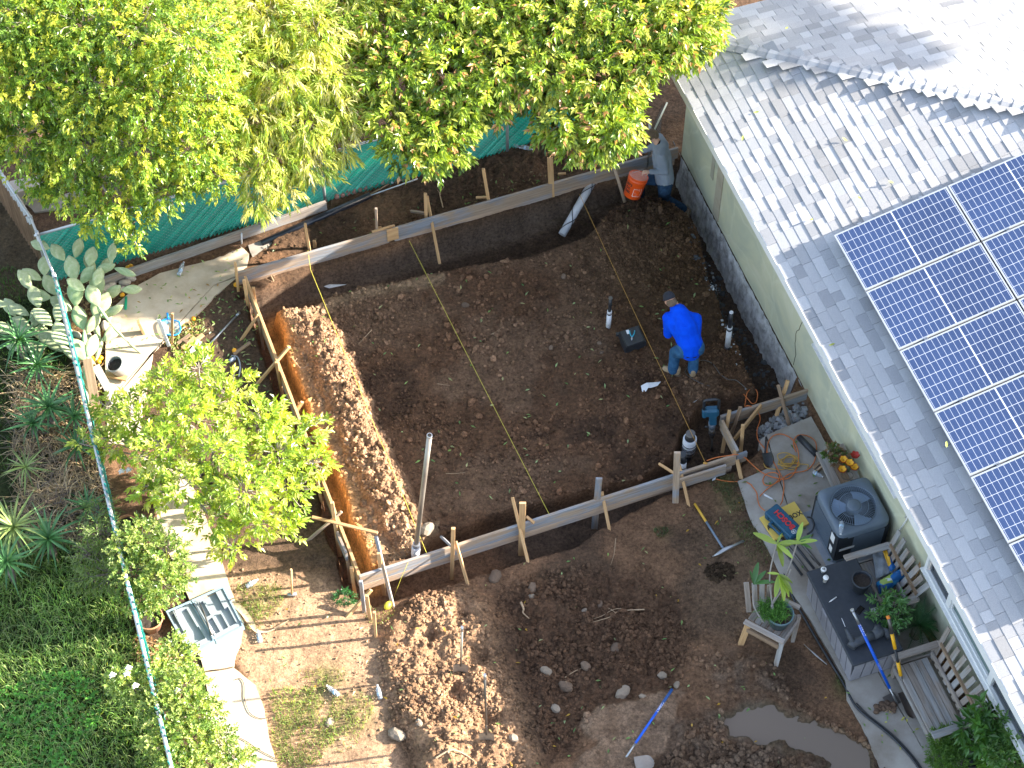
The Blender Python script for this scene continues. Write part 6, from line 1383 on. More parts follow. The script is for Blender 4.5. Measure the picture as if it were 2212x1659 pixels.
for (u, v, lab) in ((507, 760, 'lone orange on soil left of the pit'), (510, 618, 'orange below the left end of the far board'), (283, 578, 'orange left of the pair by the timber beam'), (277, 581, 'orange right of the pair by the timber beam')):
    o = bpy.data.objects.new('orange_fruit', orm.data); link(o, None, Matrix.Translation(gp(u, v, .035))); tag(o, lab, 'orange', 'fallen oranges')
# open tool case in the sun
cl_, crr = [at(358,1320,.10), at(411,1297,.10), at(465,1387,.10), at(408,1412,.10)], [at(413,1296,.10), at(482,1265,.10), at(528,1354,.10), at(467,1387,.10)]
t = thing('open_tool_case', 'open empty blue grey tool case lying on the sunny path', 'tool case', tuple(at(440, 1340, .03)))
M_tc = mat('case_bluegrey', (.20, .30, .37), (.26, .36, .43), 6, .55); M_tci = mat('case_inside', (.28, .32, .35), (.22, .26, .29), 6, .6)
for nm, q4, recs in (('lid_tray', cl_, [(.08, .10, .22, .62), (.52, .08, .80, .75), (.45, .62, .85, .92), (.30, .72, .48, .90)]), ('base_tray', crr, [(.10, .08, .30, .45), (.34, .06, .78, .52), (.40, .55, .60, .90), (.66, .48, .88, .88), (.08, .55, .30, .92)])):
    P = lambda a, b, z=0.10: (lambda r: (r.x, r.y, z))(q4[0].lerp(q4[1], a).lerp(q4[3].lerp(q4[2], a), b))
    tr_ = MB(); e = .05
    O = [P(0, 0), P(1, 0), P(1, 1), P(0, 1)]; I = [P(e, e), P(1-e, e), P(1-e, 1-e), P(e, 1-e)]; B = [(x, y, .025) for x, y, _ in O]; I2 = [(x, y, .075) for x, y, _ in I]
    tr_.add(O+I+B, [(i, (i+1) % 4, 4+(i+1) % 4, 4+i) for i in range(4)]+[(8+i, 8+(i+1) % 4, (i+1) % 4, i) for i in range(4)]+[(11, 10, 9, 8)]); tr_.build(nm, M_tc, t)
    fl_ = MB(); g = 16                                                  # moulded insert with real recesses
    hgt = np.full((g+1, g+1), .086)
    for (a0, b0, a1, b1) in recs: hgt[int(a0*g)+1:int(a1*g)+1, int(b0*g)+1:int(b1*g)+1] = .042
    vs = []; fs = []
    for i in range(g):
        for j in range(g):
            z = hgt[min(i+1, g), min(j+1, g)]; a0, a1, b0, b1 = e+(1-2*e)*i/g, e+(1-2*e)*(i+1)/g, e+(1-2*e)*j/g, e+(1-2*e)*(j+1)/g; k = len(vs)
            vs += [P(a0, b0, z), P(a1, b0, z), P(a1, b1, z), P(a0, b1, z), P(a0, b0, .03), P(a1, b0, .03), P(a1, b1, .03), P(a0, b1, .03)]; fs += [(k, k+1, k+2, k+3)]+[(k+4+i_, k+4+(i_+1) % 4, k+(i_+1) % 4, k+i_) for i_ in range(4)]
    fl_.add(vs, fs); fl_.build('moulded_insert', M_tci, t)
for a, b in (((418,1303),(462,1380)), ((425,1300),(466,1374))): MB().tube([at(*a, .115), at(*b, .115)], .007, 6).build('hinge_rod', M_steel, t)
o = MB().tube([at(430,1300,.12), at(440,1322,.12), at(448,1345,.12), at(458,1372,.12)], [.005, .012, .010, .024], 8).build('steel_chisel', M_dsteel); tag(o, 'steel chisel lying across the hinge of the open case', 'chisel')
o = MB().tube([at(377,1318,.11), at(389,1344,.11)], .013, 8).build('steel_rod', M_pvcw); tag(o, 'short pale rod in the left tray of the open case', 'rod')
def ribbon(name, pts, wds, m, label, cat, z=None):
    P = [gp(u, v, .05) if z is None else at(u, v, z) for u, v in pts]; P = spline(P, 5); vs = []; n = len(P)
    ws = np.interp(np.linspace(0, len(wds)-1, n), range(len(wds)), wds)
    for i, p in enumerate(P):
        d = (P[min(i+1, n-1)]-P[max(i-1, 0)]).normalized(); s_ = Vector((-d.y, d.x, 0)).normalized(); vs += [p+s_*ws[i]/2, p-Vector((0, 0, ws[i]*.15)), p-s_*ws[i]/2]
    k = len(vs); vs2 = [v-Vector((0, 0, .004)) for v in vs]
    fs = [(i*3+j, i*3+j+1, i*3+j+4, i*3+j+3) for i in range(n-1) for j in (0, 1)]
    o = MB().add(vs+vs2, fs+[tuple(x+k for x in f[::-1]) for f in fs], True).build(name, m); return tag(o, label, cat)
M_dry = mat('dry_leaf', (.55, .42, .27), (.42, .30, .18), 7, .8)
ribbon('dry_leaf', [(472,1305),(495,1307),(512,1312),(530,1330),(545,1352),(556,1366),(580,1368),(603,1357),(625,1343)], [.02, .05, .08, .09, .08, .05, .02, .015, .005], M_dry, 'long dry agave leaf trailing out of the open case', 'leaf')
# ------------------------------------------------------------------ foliage generator
def leaves(P, D, U, L, W_, C, fold=.25, droop=.15):
    """P base, D direction, U up-ish (all (n,3)); five-point folded leaves"""
    D = D/np.linalg.norm(D, axis=1, keepdims=True); S_ = np.cross(D, U); S_ /= (np.linalg.norm(S_, axis=1, keepdims=True)+1e-9); Nn = np.cross(S_, D)
    L = L[:, None]; W_ = W_[:, None]; n = len(P)
    mid = P+D*L*.48-Nn*W_*fold*.5; l_ = P+D*L*.42+S_*W_*.5+Nn*W_*fold*.5; r_ = P+D*L*.42-S_*W_*.5+Nn*W_*fold*.5; tip = P+D*L-Nn*L*droop
    V = np.stack([P, l_, mid, r_, tip], 1).reshape(-1, 3); b = np.arange(n)[:, None]*5
    F = np.concatenate([b+np.array([[0, 2, 1]]), b+np.array([[1, 2, 4]]), b+np.array([[0, 3, 2]]), b+np.array([[2, 3, 4]])], 1).reshape(-1, 3)
    return V, F, np.repeat(C, 5, 0)
def runit(n, r=None): 
    v = rng.normal(size=(n, 3)); return v/np.linalg.norm(v, axis=1, keepdims=True)
def canopy(blobs, nsh, per, ll, lw, cols, wts, shoot=.16, droop=.5, upb=.2, inner=.55, ang=.9, ripe=0.0, tipc=None):
    """blobs: (centre, radius triple). shoots start in the outer shell of each blob and bear spiralled leaves"""
    vol = np.array([b[1][0]*b[1][1] for b in blobs]); cnt = (nsh*vol/vol.sum()).astype(int)+1; Ps = []; Os = []
    for (c, r), k in zip(blobs, cnt):
        d = runit(k); d[:, 2] = d[:, 2]*.9+upb*.5; d /= np.linalg.norm(d, axis=1, keepdims=True); q_ = inner+(1-inner)*rng.random(k)**.6
        lump = 1+.16*np.sin(d[:, 0]*5+c[0]*3)*np.sin(d[:, 1]*6+c[1]*5)+.1*np.sin(d[:, 2]*9+c[0])
        Ps.append(np.array(c)+d*np.array(r)*(q_*lump)[:, None]); Os.append(d)
    P = np.concatenate(Ps); O = np.concatenate(Os); n = len(P)
    D = O*.7+runit(n)*.6; D[:, 2] -= droop; D /= np.linalg.norm(D, axis=1, keepdims=True)
    ci = rng.choice(len(cols), n, p=np.array(wts)/sum(wts)); base = np.array(cols)[ci]*(.75+.5*rng.random((n, 1)))
    Vs = []; Fs = []; Cs = []; off = 0; a0 = rng.random(n)*6.28
    X = np.cross(D, np.array([0, 0, 1.])+runit(n)*.2); X /= np.linalg.norm(X, axis=1, keepdims=True); Y = np.cross(D, X)
    for k in range(per):
        f = (k+.5)/per; a = a0+k*2.4; A = X*np.cos(a)[:, None]+Y*np.sin(a)[:, None]
        pb = P+D*(shoot*f); dd = A*math.sin(ang)*(1-.35*f)+D*(math.cos(ang)+.5*f)+runit(n)*.22; dd[:, 2] -= .15
        L = ll*(.65+.6*rng.random(n)); Wd = lw*(.7+.5*rng.random(n)); U = np.array([0, 0, 1.])+runit(n)*.45
        c = base*(.85+.3*rng.random((n, 1)))
        if tipc is not None and f > .6: m = rng.random(n) < ripe; c = np.where(m[:, None], np.array(tipc)*(.7+.6*rng.random((n, 1))), c)
        V, F, C = leaves(pb, dd, U, L, Wd, c); Vs.append(V); Fs.append(F+off); Cs.append(C); off += len(V)
    return np.concatenate(Vs), np.concatenate(Fs), np.concatenate(Cs), P, D
def limbs(base, fork_z, blobs, r0, m, t, P=None, D=None, ntw=0, shoot=.15):
    base = Vector(base); c = sum((Vector(b[0]) for b in blobs), Vector())/len(blobs); fork = base.lerp(Vector((c.x, c.y, fork_z)), .35); fork.z = fork_z
    MB().tube([base-Vector((0, 0, .1)), base.lerp(fork, .5)+Vector((.03, .02, 0)), fork], [r0*1.3, r0, r0*.85], 12).build('trunk', m, t)
    for (bc, br_) in blobs:
        e_ = Vector(bc); mid = fork.lerp(e_, .5)+Vector((0, 0, .18)); MB().tube([fork, mid, e_, e_+(e_-fork).normalized()*br_[0]*.6], [r0*.5, r0*.3, r0*.16, .006], 6).build('branch', m, t)
    if ntw and P is not None:
        tw = MB(); idx_ = rng.choice(len(P), min(ntw, len(P)), replace=False)
        for i in idx_:
            p = Vector(P[i]); d = Vector(D[i]); bc = min(blobs, key=lambda b: (Vector(b[0])-p).length); tw.tube([Vector(bc[0]).lerp(p, .35), p, p+d*shoot], [.007, .005, .002], 3, cap=False, smooth=False)
        o = tw.build('twigs', m, t); o['kind'] = 'stuff'
M_bark = mat('bark', (.22, .18, .15), (.12, .095, .08), 8, .95, .6, 40, c3=(.30, .26, .23)); M_bark2 = mat('pale_bark', (.38, .34, .30), (.24, .20, .17), 8, .95, .5, 40)
def blobs_of(L_):
    out = []
    for b in L_:
        u, v, z, r = b[:4]; sq_ = b[4] if len(b) > 4 else .85; c = at(u, v, z); out.append((tuple(c), (r, r, r*sq_)))
    return out
def tree(name, label, cat, base, fork_z, bl, r0, m, lm, ntw=250, shoot=.16, tag_g=None, **kw):
    b = gp(*base) if len(base) == 2 else Vector(base); t = thing(name, label, cat, tuple(b), 0, tag_g)
    V, F, C, P, D = canopy(bl, shoot=shoot, **kw); o = npmesh('crown', V, F, lm, C, parent=t); o['kind'] = 'stuff'
    limbs(b, fork_z, bl, r0, m, t, P, D, ntw, shoot); return t
M_lf1 = leafmat('citrus_leaf', .40, .34); M_lf2 = leafmat('willowy_leaf', .45, .36); M_lf3 = leafmat('broad_leaf', .36, .30)
zz = lambda v, z0=1.7, z1=3.3: z0+(z1-z0)*max(0, min(1, (500-v)/420))
LT = [(60,50,.75),(180,50,.8),(300,60,.8),(410,90,.7),(80,170,.75),(200,180,.8),(320,190,.8),(430,210,.6),(60,290,.6),(180,300,.7),(300,300,.7),(420,310,.5),(150,400,.42),(250,420,.48),(350,410,.36),(300,475,.2),(215,470,.28),(395,390,.26),(470,380,.26),(90,390,.3),(-40,150,.8),(-20,20,.8),(120,-60,.8),(300,-70,.8),(-60,290,.6),(440,350,.3),(290,520,.16)]
tree('citrus_tree', 'large yellow green citrus tree filling the upper left corner', 'tree', at(120, 330, 0), 1.3, blobs_of([(u, v, zz(v, 1.8, 4.4), r*.92) for u, v, r in LT]), .10, M_bark2, M_lf1, 500, .17, nsh=8200, per=9, ll=.075, lw=.036,
     cols=[(.31, .44, .06), (.17, .30, .045), (.52, .56, .08), (.08, .15, .03)], wts=[4, 4, 3, 1.4], droop=.35, inner=.45)
MT = [(470,20,.6),(580,40,.7),(680,70,.6),(750,30,.5),(500,130,.6),(610,150,.65),(710,170,.55),(560,240,.55),(660,260,.5),(740,240,.35),(500,300,.4),(590,330,.42),(670,340,.36),(610,400,.25),(550,390,.28),(560,430,.2),(600,-60,.7),(450,-50,.6),(740,-60,.6),(735,310,.2),(480,220,.4)]
tree('willowy_tree', 'pale tree with long narrow leaves between the two darker crowns', 'tree', at(640, 300, 0), 1.5, blobs_of([(u, v, zz(v, 1.8, 3.5), r*.9) for u, v, r in MT]), .09, M_bark2, M_lf2, 500, .22, nsh=6000, per=9, ll=.13, lw=.026,
     cols=[(.52, .57, .13), (.38, .50, .09), (.66, .64, .30), (.19, .30, .05)], wts=[4, 4, 3, 1.3], droop=.75, inner=.45, ang=.6)
RT = [(840,50,.7),(960,40,.8),(1090,30,.8),(1210,40,.8),(1330,50,.8),(1440,50,.7),(1500,60,.45),(860,150,.6),(970,160,.65),(1080,150,.65),(1190,160,.6),(1300,170,.65),(1385,125,.46),(1460,95,.36),(860,260,.48),(950,270,.5),(1000,230,.42),(1060,220,.32),(1220,250,.46),(1320,260,.5),(1285,312,.24),(1310,302,.24),(1230,315,.2),(870,320,.32),(930,335,.28),(985,325,.2),(1345,190,.2),(840,-60,.8),(1000,-60,.8),(1160,-60,.8),(1320,-50,.8),(1460,-30,.6),(1520,20,.35),(1495,110,.2),(1180,290,.16),(1340,235,.22)]
tree('broadleaf_tree', 'big glossy broadleaf tree with reddish shoots hanging over the far board', 'tree', at(1045, 270, 0), 1.9, blobs_of([(u, v, zz(v, 2.0, 3.4), r*.88) for u, v, r in RT]), .13, M_bark, M_lf3, 500, .18, nsh=8200, per=9, ll=.115, lw=.046,
     cols=[(.20, .31, .035), (.29, .41, .05), (.46, .51, .10), (.085, .16, .025)], wts=[4, 4, 3.2, 2.0], droop=.55, inner=.5, ripe=.12, tipc=(.55, .30, .14))
ST = [(430,800,1.25,.30),(360,840,1.2,.33),(500,860,1.3,.38),(300,900,1.15,.36),(410,910,1.45,.38),(570,920,1.2,.36),(250,960,1.0,.28),(350,970,1.35,.36),(470,980,1.5,.38),(600,980,1.25,.35),(655,950,1.1,.25),(680,1000,1.1,.22),(400,1050,1.3,.36),(530,1060,1.35,.36),(620,1060,1.1,.28),(460,1120,1.1,.30),(560,1130,1.0,.28),(500,1180,.9,.20),(620,1140,.8,.18),(330,1050,1.1,.28),(230,880,.9,.2),(690,910,1.2,.10),(180,960,1.0,.10)]
tree('small_citrus_tree', 'small bright citrus tree in the sun left of the pit', 'tree', (gp(440, 1090).x, gp(440, 1090).y, 0), .55, blobs_of([(u, v, z, r) for u, v, z, r in ST]), .05, M_bark2, M_lf1, 600, .13, nsh=1500, per=8, ll=.092, lw=.040,
     cols=[(.42, .54, .07), (.29, .43, .06), (.56, .62, .17), (.15, .24, .04)], wts=[4, 4, 2, 1.2], droop=.1, inner=.25, upb=.6)
BC = [(.15, .26, .05), (.28, .39, .10), (.42, .50, .16), (.08, .15, .03)]
pot('terracotta_pot', gp(328, 1352), .17, .24, mat('terracotta', (.52, .23, .12), (.44, .19, .10), 6, .85), 'terracotta pot of the rose bush beside the open case', grp=None)
tree('rose_bush', 'rose bush growing in the terracotta pot beside the open case', 'bush', tuple(gp(328, 1345, .2)), .45, blobs_of([(310,1170,1.1,.30),(360,1200,1.1,.28),(290,1240,.95,.30),(350,1260,.95,.28),(385,1240,.9,.18),(310,1290,.7,.22),(265,1190,1.1,.2),(330,1310,.5,.15)]), .02, M_bark, M_lf1, 150, .10, nsh=1300, per=7, ll=.045, lw=.028, cols=BC, wts=[3, 4, 3, 2], droop=.1, inner=.3, upb=.5)
pot('terracotta_pot', gp(277, 1148), .14, .20, bpy.data.materials['terracotta'], 'terracotta pot half hidden behind the rose bush by the fence')
tree('rose_bush', 'rose bush with white blooms along the lower part of the fence', 'bush', gp(400, 1560), .4, blobs_of([(380,1420,.8,.26),(330,1470,.9,.25),(400,1490,.95,.30),(280,1480,.95,.2),(350,1540,.95,.28),(430,1540,.85,.25),(410,1600,.8,.28),(470,1600,.7,.2),(350,1610,.9,.22),(440,1650,.7,.26),(520,1650,.6,.18),(390,1670,.8,.3),(250,1470,1.0,.12)]), .03, M_bark, M_lf1, 200, .10, nsh=2300, per=7, ll=.046, lw=.030, cols=BC, wts=[2, 4, 4, 2], droop=.1, inner=.3, upb=.5)
M_petal = mat('white_petal', (.80, .78, .74), (.72, .70, .62), 9, .7)
for i, (u, v) in enumerate(((277,1383+60),(273,1455),(292,1481),(383,1492),(262,1018),(278,1015),(242,1458),(375,1162))):
    z = 1.15 if i not in (4, 5) else 1.0; c = at(u, v, z); mb = MB()
    for k in range(9):
        a = k*2.4; r = .012+.003*k; mb.ell(tuple(c+Vector((math.cos(a)*r, math.sin(a)*r, .012-.002*k))), (.020, .014, .010), Matrix.Rotation(a, 3, 'Z'), 6, 4)
    tag(mb.build('white_rose', M_petal), 'white rose '+('left of the lower bushes, upper of its cluster','left of the lower bushes, middle of its cluster','left of the lower bushes, lowest of its cluster','in the middle of the lower rose bush','at the left edge of the small citrus tree, left one','at the left edge of the small citrus tree, right one','farthest left over the long grass','in the upper rose bush')[i], 'rose', 'white roses by the fence')
# low tangled shrub on the far side of the side fence
tree('wild_shrub', 'feathery wild shrub tangled over the side fence above the rose pot', 'bush', at(235, 1215, 0), .3, blobs_of([(215,1110,.8,.2),(225,1160,.9,.25),(200,1200,.8,.25),(240,1240,.8,.22),(195,1250,.5,.2)]), .02, M_bark, M_lf2, 150, .14, nsh=500, per=7, ll=.06, lw=.016, cols=[(.14, .22, .06), (.22, .30, .10)], wts=[1, 1], droop=.2, inner=.3)
# unseen tall tree added right of the frame, crown shaped to shade the upper roof
M_far = leafmat('far_leaf', .3, .4)
q1 = at(2040, 70, 3.4)+sv*22
tree('unseen_shade_tree', 'tall tree standing to the right of the house, outside the picture', 'tree', (q1.x+.5, q1.y+1, 0), q1.z-2.0, [(tuple(q1+Vector((0, .3, 0))), (.6, .55, .16)), (tuple(q1+Vector((.2, 1.3, .30))), (.6, .8, .2)), (tuple(q1+Vector((0, 2.6, .25))), (.6, .9, .2))], .12, M_bark, M_far, 10, .2, nsh=520, per=8, ll=.18, lw=.08, cols=[(.08, .15, .03)], wts=[1], droop=.1)
# ------------------------------------------------------------------ blade leaved plants
def sword(L, w_, curve, name, m):
    n = 6; vs = []
    for i in range(n+1):
        s = i/n; ww = w_*(.55+.9*s if s < .4 else (1-s)*1.52+.02)*.5; z = -curve*s*s*L; x = L*s*(1-.1*curve*s)
        vs += [(x, ww, z+ww*.5), (x, 0, z), (x, -ww, z+ww*.5)]
    fs = [(i*3+j, i*3+j+1, i*3+j+4, i*3+j+3) for i in range(n) for j in (0, 1)]
    me = bpy.data.meshes.new(name); me.from_pydata(vs, [], fs); me.materials.append(m); me.polygons.foreach_set('use_smooth', [True]*len(fs)); me.update(); return me
M_yu = leafmat('yucca_leaf', .2, .32, False, (.08, .21, .07)); M_yu2 = leafmat('yucca_leaf_pale', .2, .4, False, (.22, .30, .09))
sw = [sword(.52, .05, .25, 'leaf', M_yu), sword(.46, .045, .5, 'leaf', M_yu), sword(.40, .04, .1, 'leaf', M_yu)]
sw2 = [sword(.50, .035, .3, 'leaf', M_yu2), sword(.42, .03, .6, 'leaf', M_yu2)]
def rosette(u, v, z, s, n, label, set_, lo=-.15):
    c = at(u, v, z); t = thing('spiky_plant', label, 'plant', (c.x, c.y, 0), 0, 'spiky plants on the slope left of the fence')
    MB().tube([Vector((c.x, c.y, -.1)), c-Vector((0, 0, .05))], .05*s, 8).build('stem', M_bark, t)
    for k in range(n):
        a = k*2.39996; el = lo+1.35*(k/n)+random.uniform(-.08, .08); L_ = s*random.uniform(.85, 1.1)*(1 if k < n*.8 else .8)
        M = Matrix.Translation(c) @ Matrix.Rotation(a, 4, 'Z') @ Matrix.Rotation(-el, 4, 'Y') @ Matrix.Rotation(random.uniform(-.4, .4), 4, 'X') @ Matrix.Scale(L_, 4)
        link(bpy.data.objects.new('leaf', set_[k % len(set_)]), t, M)
for r in ((40,735,.5,1.0,40,'dark spiky plant below the cactus, uppermost at the left edge',sw),(80,790,.4,.9,34,'dark spiky plant just below the uppermost one',sw),(105,880,.5,1.0,36,'dark spiky plant halfway down beside the side fence',sw),(70,915,.4,.85,30,'spiky plant left of the halfway one',sw),(160,900,.4,.8,28,'spiky plant touching the side fence under the cactus',sw),
          (55,1010,.3,.8,26,'pale slender spiky plant in the dry thatch',sw2),(165,965,.35,.85,28,'spiky plant against the fence below the halfway one',sw),(30,1140,.6,1.25,40,'large pale green spiky plant at the left edge',sw2),(105,1165,.5,1.05,36,'dark wheel shaped spiky plant right of the large pale one',sw),(15,1215,.5,1.0,32,'spiky plant at the left edge below the wheel shaped one',sw),(190,1095,.35,.8,26,'spiky plant next to the fence among dry thatch',sw)): rosette(*r)
# dead thatch: countless dry blades
def blades(n, cx, cy, sx, sy, L0, L1, w0, cols, name, lean=1.0, poly=None, z0=0.0, fall=0.0):
    X = cx+sx*(rng.random(n)*2-1); Y = cy+sy*(rng.random(n)*2-1)
    if poly is not None: k = poly_sd(X, Y, poly) < 0; X, Y = X[k], Y[k]
    n = len(X); Z = hz(X, Y)+z0; a = rng.random(n)*6.283; L = L0+(L1-L0)*rng.random(n)**1.5; le = lean*(.3+.9*rng.random(n)); wv = w0*(.6+.8*rng.random(n))
    clump = fbm(X, Y, 2.2, 3, 17); a = a+clump*2.0
    d = np.stack([np.cos(a), np.sin(a)], 1); P0 = np.stack([X, Y, Z], 1); hs = L*np.cos(np.clip(le, 0, 1.35)*.6)*(1-fall); 
    P1 = P0+np.stack([d[:, 0]*L*.35*le, d[:, 1]*L*.35*le, hs*.6+.01], 1); P2 = P0+np.stack([d[:, 0]*L*.85*le, d[:, 1]*L*.85*le, hs*.75*(1-.4*le)+.015], 1)
    s_ = np.stack([-d[:, 1], d[:, 0], np.zeros(n)], 1)*wv[:, None]
    V = np.stack([P0-s_, P0+s_, P1-s_*.8, P1+s_*.8, P2], 1).reshape(-1, 3); b = np.arange(n)[:, None]*5
    F = np.concatenate([b+np.array([[0, 1, 3]]), b+np.array([[0, 3, 2]]), b+np.array([[2, 3, 4]])], 1).reshape(-1, 3)
    C = np.array(cols)[rng.integers(0, len(cols), n)]*(.6+.8*rng.random((n, 1)))*(1+.35*clump[:, None]); C = np.clip(C, .004, 1)
    o = npmesh(name, V, F, M_leafy, np.repeat(C, 5, 0)); tag(o, kind='stuff'); return o
LP = V2([(-300,560),(110,590),(165,800),(215,1050),(260,1240),(310,1420),(366,1690),(-400,1690)])
LP2 = V2([(-300,1180),(180,1170),(240,1210),(300,1400),(366,1690),(-400,1690)])
CLV = V2([(-100,1560),(60,1470),(150,1450),(215,1490),(230,1560),(170,1620),(150,1700),(-150,1700)])
o = blades(42000, -7.0, -3.5, 3.0, 2.8, .10, .34, .0045, [(.18, .32, .07), (.25, .40, .10), (.38, .46, .19), (.10, .20, .05)], 'long_grass', 1.0, LP2); tag(o, 'long windswept green grass outside the side fence', 'grass')
o = blades(9000, -7.4, .5, 2.2, 2.0, .05, .16, .005, [(.07, .15, .03), (.05, .11, .025)], 'low_grass', .8, V2([(-300,560),(110,590),(150,760),(60,1000),(-300,1200)])); tag(o, 'dark low grass under the cactus and spiky plants', 'grass')
o = blades(6500, -6.6, -1.2, 1.3, 1.6, .15, .5, .006, [(.46, .34, .20), (.30, .22, .14), (.17, .13, .11), (.55, .43, .28)], 'dry_thatch', 1.5, V2([(30,800),(170,820),(215,1050),(240,1180),(130,1250),(40,1120)]), .05, .6); tag(o, 'brown dead leaf thatch between the spiky plants', 'thatch')
def clover(n, poly, name, cols, r0=.018, hmax=.12):
    X = -7.2+3*(rng.random(n)*2-1); Y = -5.2+1.5*(rng.random(n)*2-1); k = poly_sd(X, Y, poly) < 0; X, Y = X[k], Y[k]; n = len(X); Z = hz(X, Y)+.04+hmax*rng.random(n)+.05*fbm(X, Y, 3, 2, 5)
    Vs, Fs, Cs = [], [], []; off = 0; c = np.array(cols)[rng.integers(0, len(cols), n)]*(.7+.6*rng.random((n, 1))); a0 = rng.random(n)*6.28
    for j in range(3):
        a = a0+j*2.09; D = np.stack([np.cos(a), np.sin(a), .15+.2*rng.random(n)], 1); V, F, C = leaves(np.stack([X, Y, Z], 1), D, np.array([0, 0, 1.])+runit(n)*.25, np.full(n, r0*1.7)*(.7+.6*rng.random(n)), np.full(n, r0*1.6), c, .1, .1)
        Vs.append(V); Fs.append(F+off); Cs.append(C); off += len(V)
    return tag(npmesh(name, np.concatenate(Vs), np.concatenate(Fs), M_leafy, np.concatenate(Cs)), kind='stuff')
o = clover(9000, CLV, 'clover_patch', [(.10, .34, .04), (.15, .42, .06), (.07, .23, .03)]); tag(o, 'bright green clover patch in the bottom left corner', 'clover')
# grass tufts in the yard
for u, v, r, n, h in ((560,1300,.32,700,.10),(545,1330,.25,500,.09),(655,1600,.42,1500,.11),(640,1530,.35,1000,.10),(760,1540,.30,700,.09),(700,1480,.3,260,.06),(1428,1150,.10,300,.06),(1600,1075,.28,700,.05),(1628,1150,.26,700,.05),(1832,1478,.16,260,.07),(1560,1045,.2,400,.05),(1640,1200,.2,300,.04),(680,1475,.25,200,.05),(745,1600,.2,200,.06),(620,1660,.3,600,.1),(820,1330,.2,150,.06)):
    p = gp(u, v); k = np.arange(n); blades(n, p.x, p.y, r, r*1.2, h*.4, h, .0035, [(.20, .33, .06), (.30, .38, .12), (.12, .20, .05), (.42, .38, .2)] if u < 900 else [(.11, .15, .06), (.20, .19, .12), (.08, .13, .04)], 'grass_tuft', .9, np.array([(p.x+r*(1+.3*math.sin(q_*3))*math.cos(q_), p.y+r*1.1*(1+.25*math.cos(q_*2))*math.sin(q_)) for q_ in np.linspace(0, 6.2, 18)]))
t = gp(747, 1295); tree('weed', 'single feathery green weed by the near left corner', 'plant', tuple(t), .02, [((t.x, t.y, .05), (.13, .11, .05))], .006, M_bark, M_lf2, 5, .05, nsh=70, per=7, ll=.04, lw=.012, cols=[(.04, .17, .05)], wts=[1], droop=0.0)
# ------------------------------------------------------------------ prickly pear
M_cac = mat('cactus_pad', (.25, .32, .16), (.33, .39, .21), 4, .75, .1, 60, c3=(.50, .50, .36), rnd=.2); M_cacd = M_cac
pm = MB(); nu = 14; vs = []
for j in range(9):
    s = j/8; w_ = .5*math.sin(math.pi*min(1, s*.96+.03))**.75*(.72+.28*s)
    for k in range(nu): a = 2*math.pi*k/nu; vs.append((w_*math.cos(a), .085*math.sin(a)*(math.sin(math.pi*min(1, s*.94+.03))**.5), s))
fs = [(j*nu+k, j*nu+(k+1) % nu, (j+1)*nu+(k+1) % nu, (j+1)*nu+k) for j in range(8) for k in range(nu)]+[tuple(range(nu))[::-1], tuple(8*nu+k for k in range(nu))]
pm.add(vs, fs, True); po = pm.build('pad', M_cac); padme = po.data; COL.objects.unlink(po)
ct = thing('prickly_pear', 'large prickly pear cactus sprawling over the left fence corner', 'cactus', tuple(gp(180, 770)))
def pad(u, v, z, ang, L, w_, yaw=0.0):
    """base point of pad at (u,v,z); ang in image degrees from straight up, clockwise"""
    a = R(ang); d = Vector((math.sin(a), 0, 0))+_up*math.cos(a); d = d.normalized(); tw = -_fw
    X = d.cross(tw).normalized(); X = (Matrix.Rotation(yaw, 3, d) @ X); Y = d.cross(X)
    M = Matrix((X*w_, Y*L*.9, d*L)).transposed().to_4x4(); M.translation = at(u, v, z); link(bpy.data.objects.new('pad', padme), ct, M)
def chain(P, node):
    ang, L, w_, yaw, kids = node; a = R(ang); d = (Vector((math.sin(a), 0, 0))+_up*math.cos(a)).normalized(); tz = random.uniform(-.35, .45); d = (d-_fw*tz).normalized()
    tw = -_fw; X = d.cross(tw).normalized(); X = Matrix.Rotation(yaw, 3, d) @ X; Y = d.cross(X)
    M = Matrix((X*w_, Y*max(L*.75, w_), d*L)).transposed().to_4x4(); M.translation = P; link(bpy.data.objects.new('pad', padme), ct, M)
    for kd in kids:
        off = X*w_*.30*(1 if kd[0] > ang else -1)*(1 if X.x > 0 else -1) if abs(kd[0]-ang) > 25 else Vector(); chain(P+d*L*(.96 if off.length == 0 else .86)+off, kd)
K = lambda a, L, w_, y=.2, *k: (a, L, w_, y, list(k))
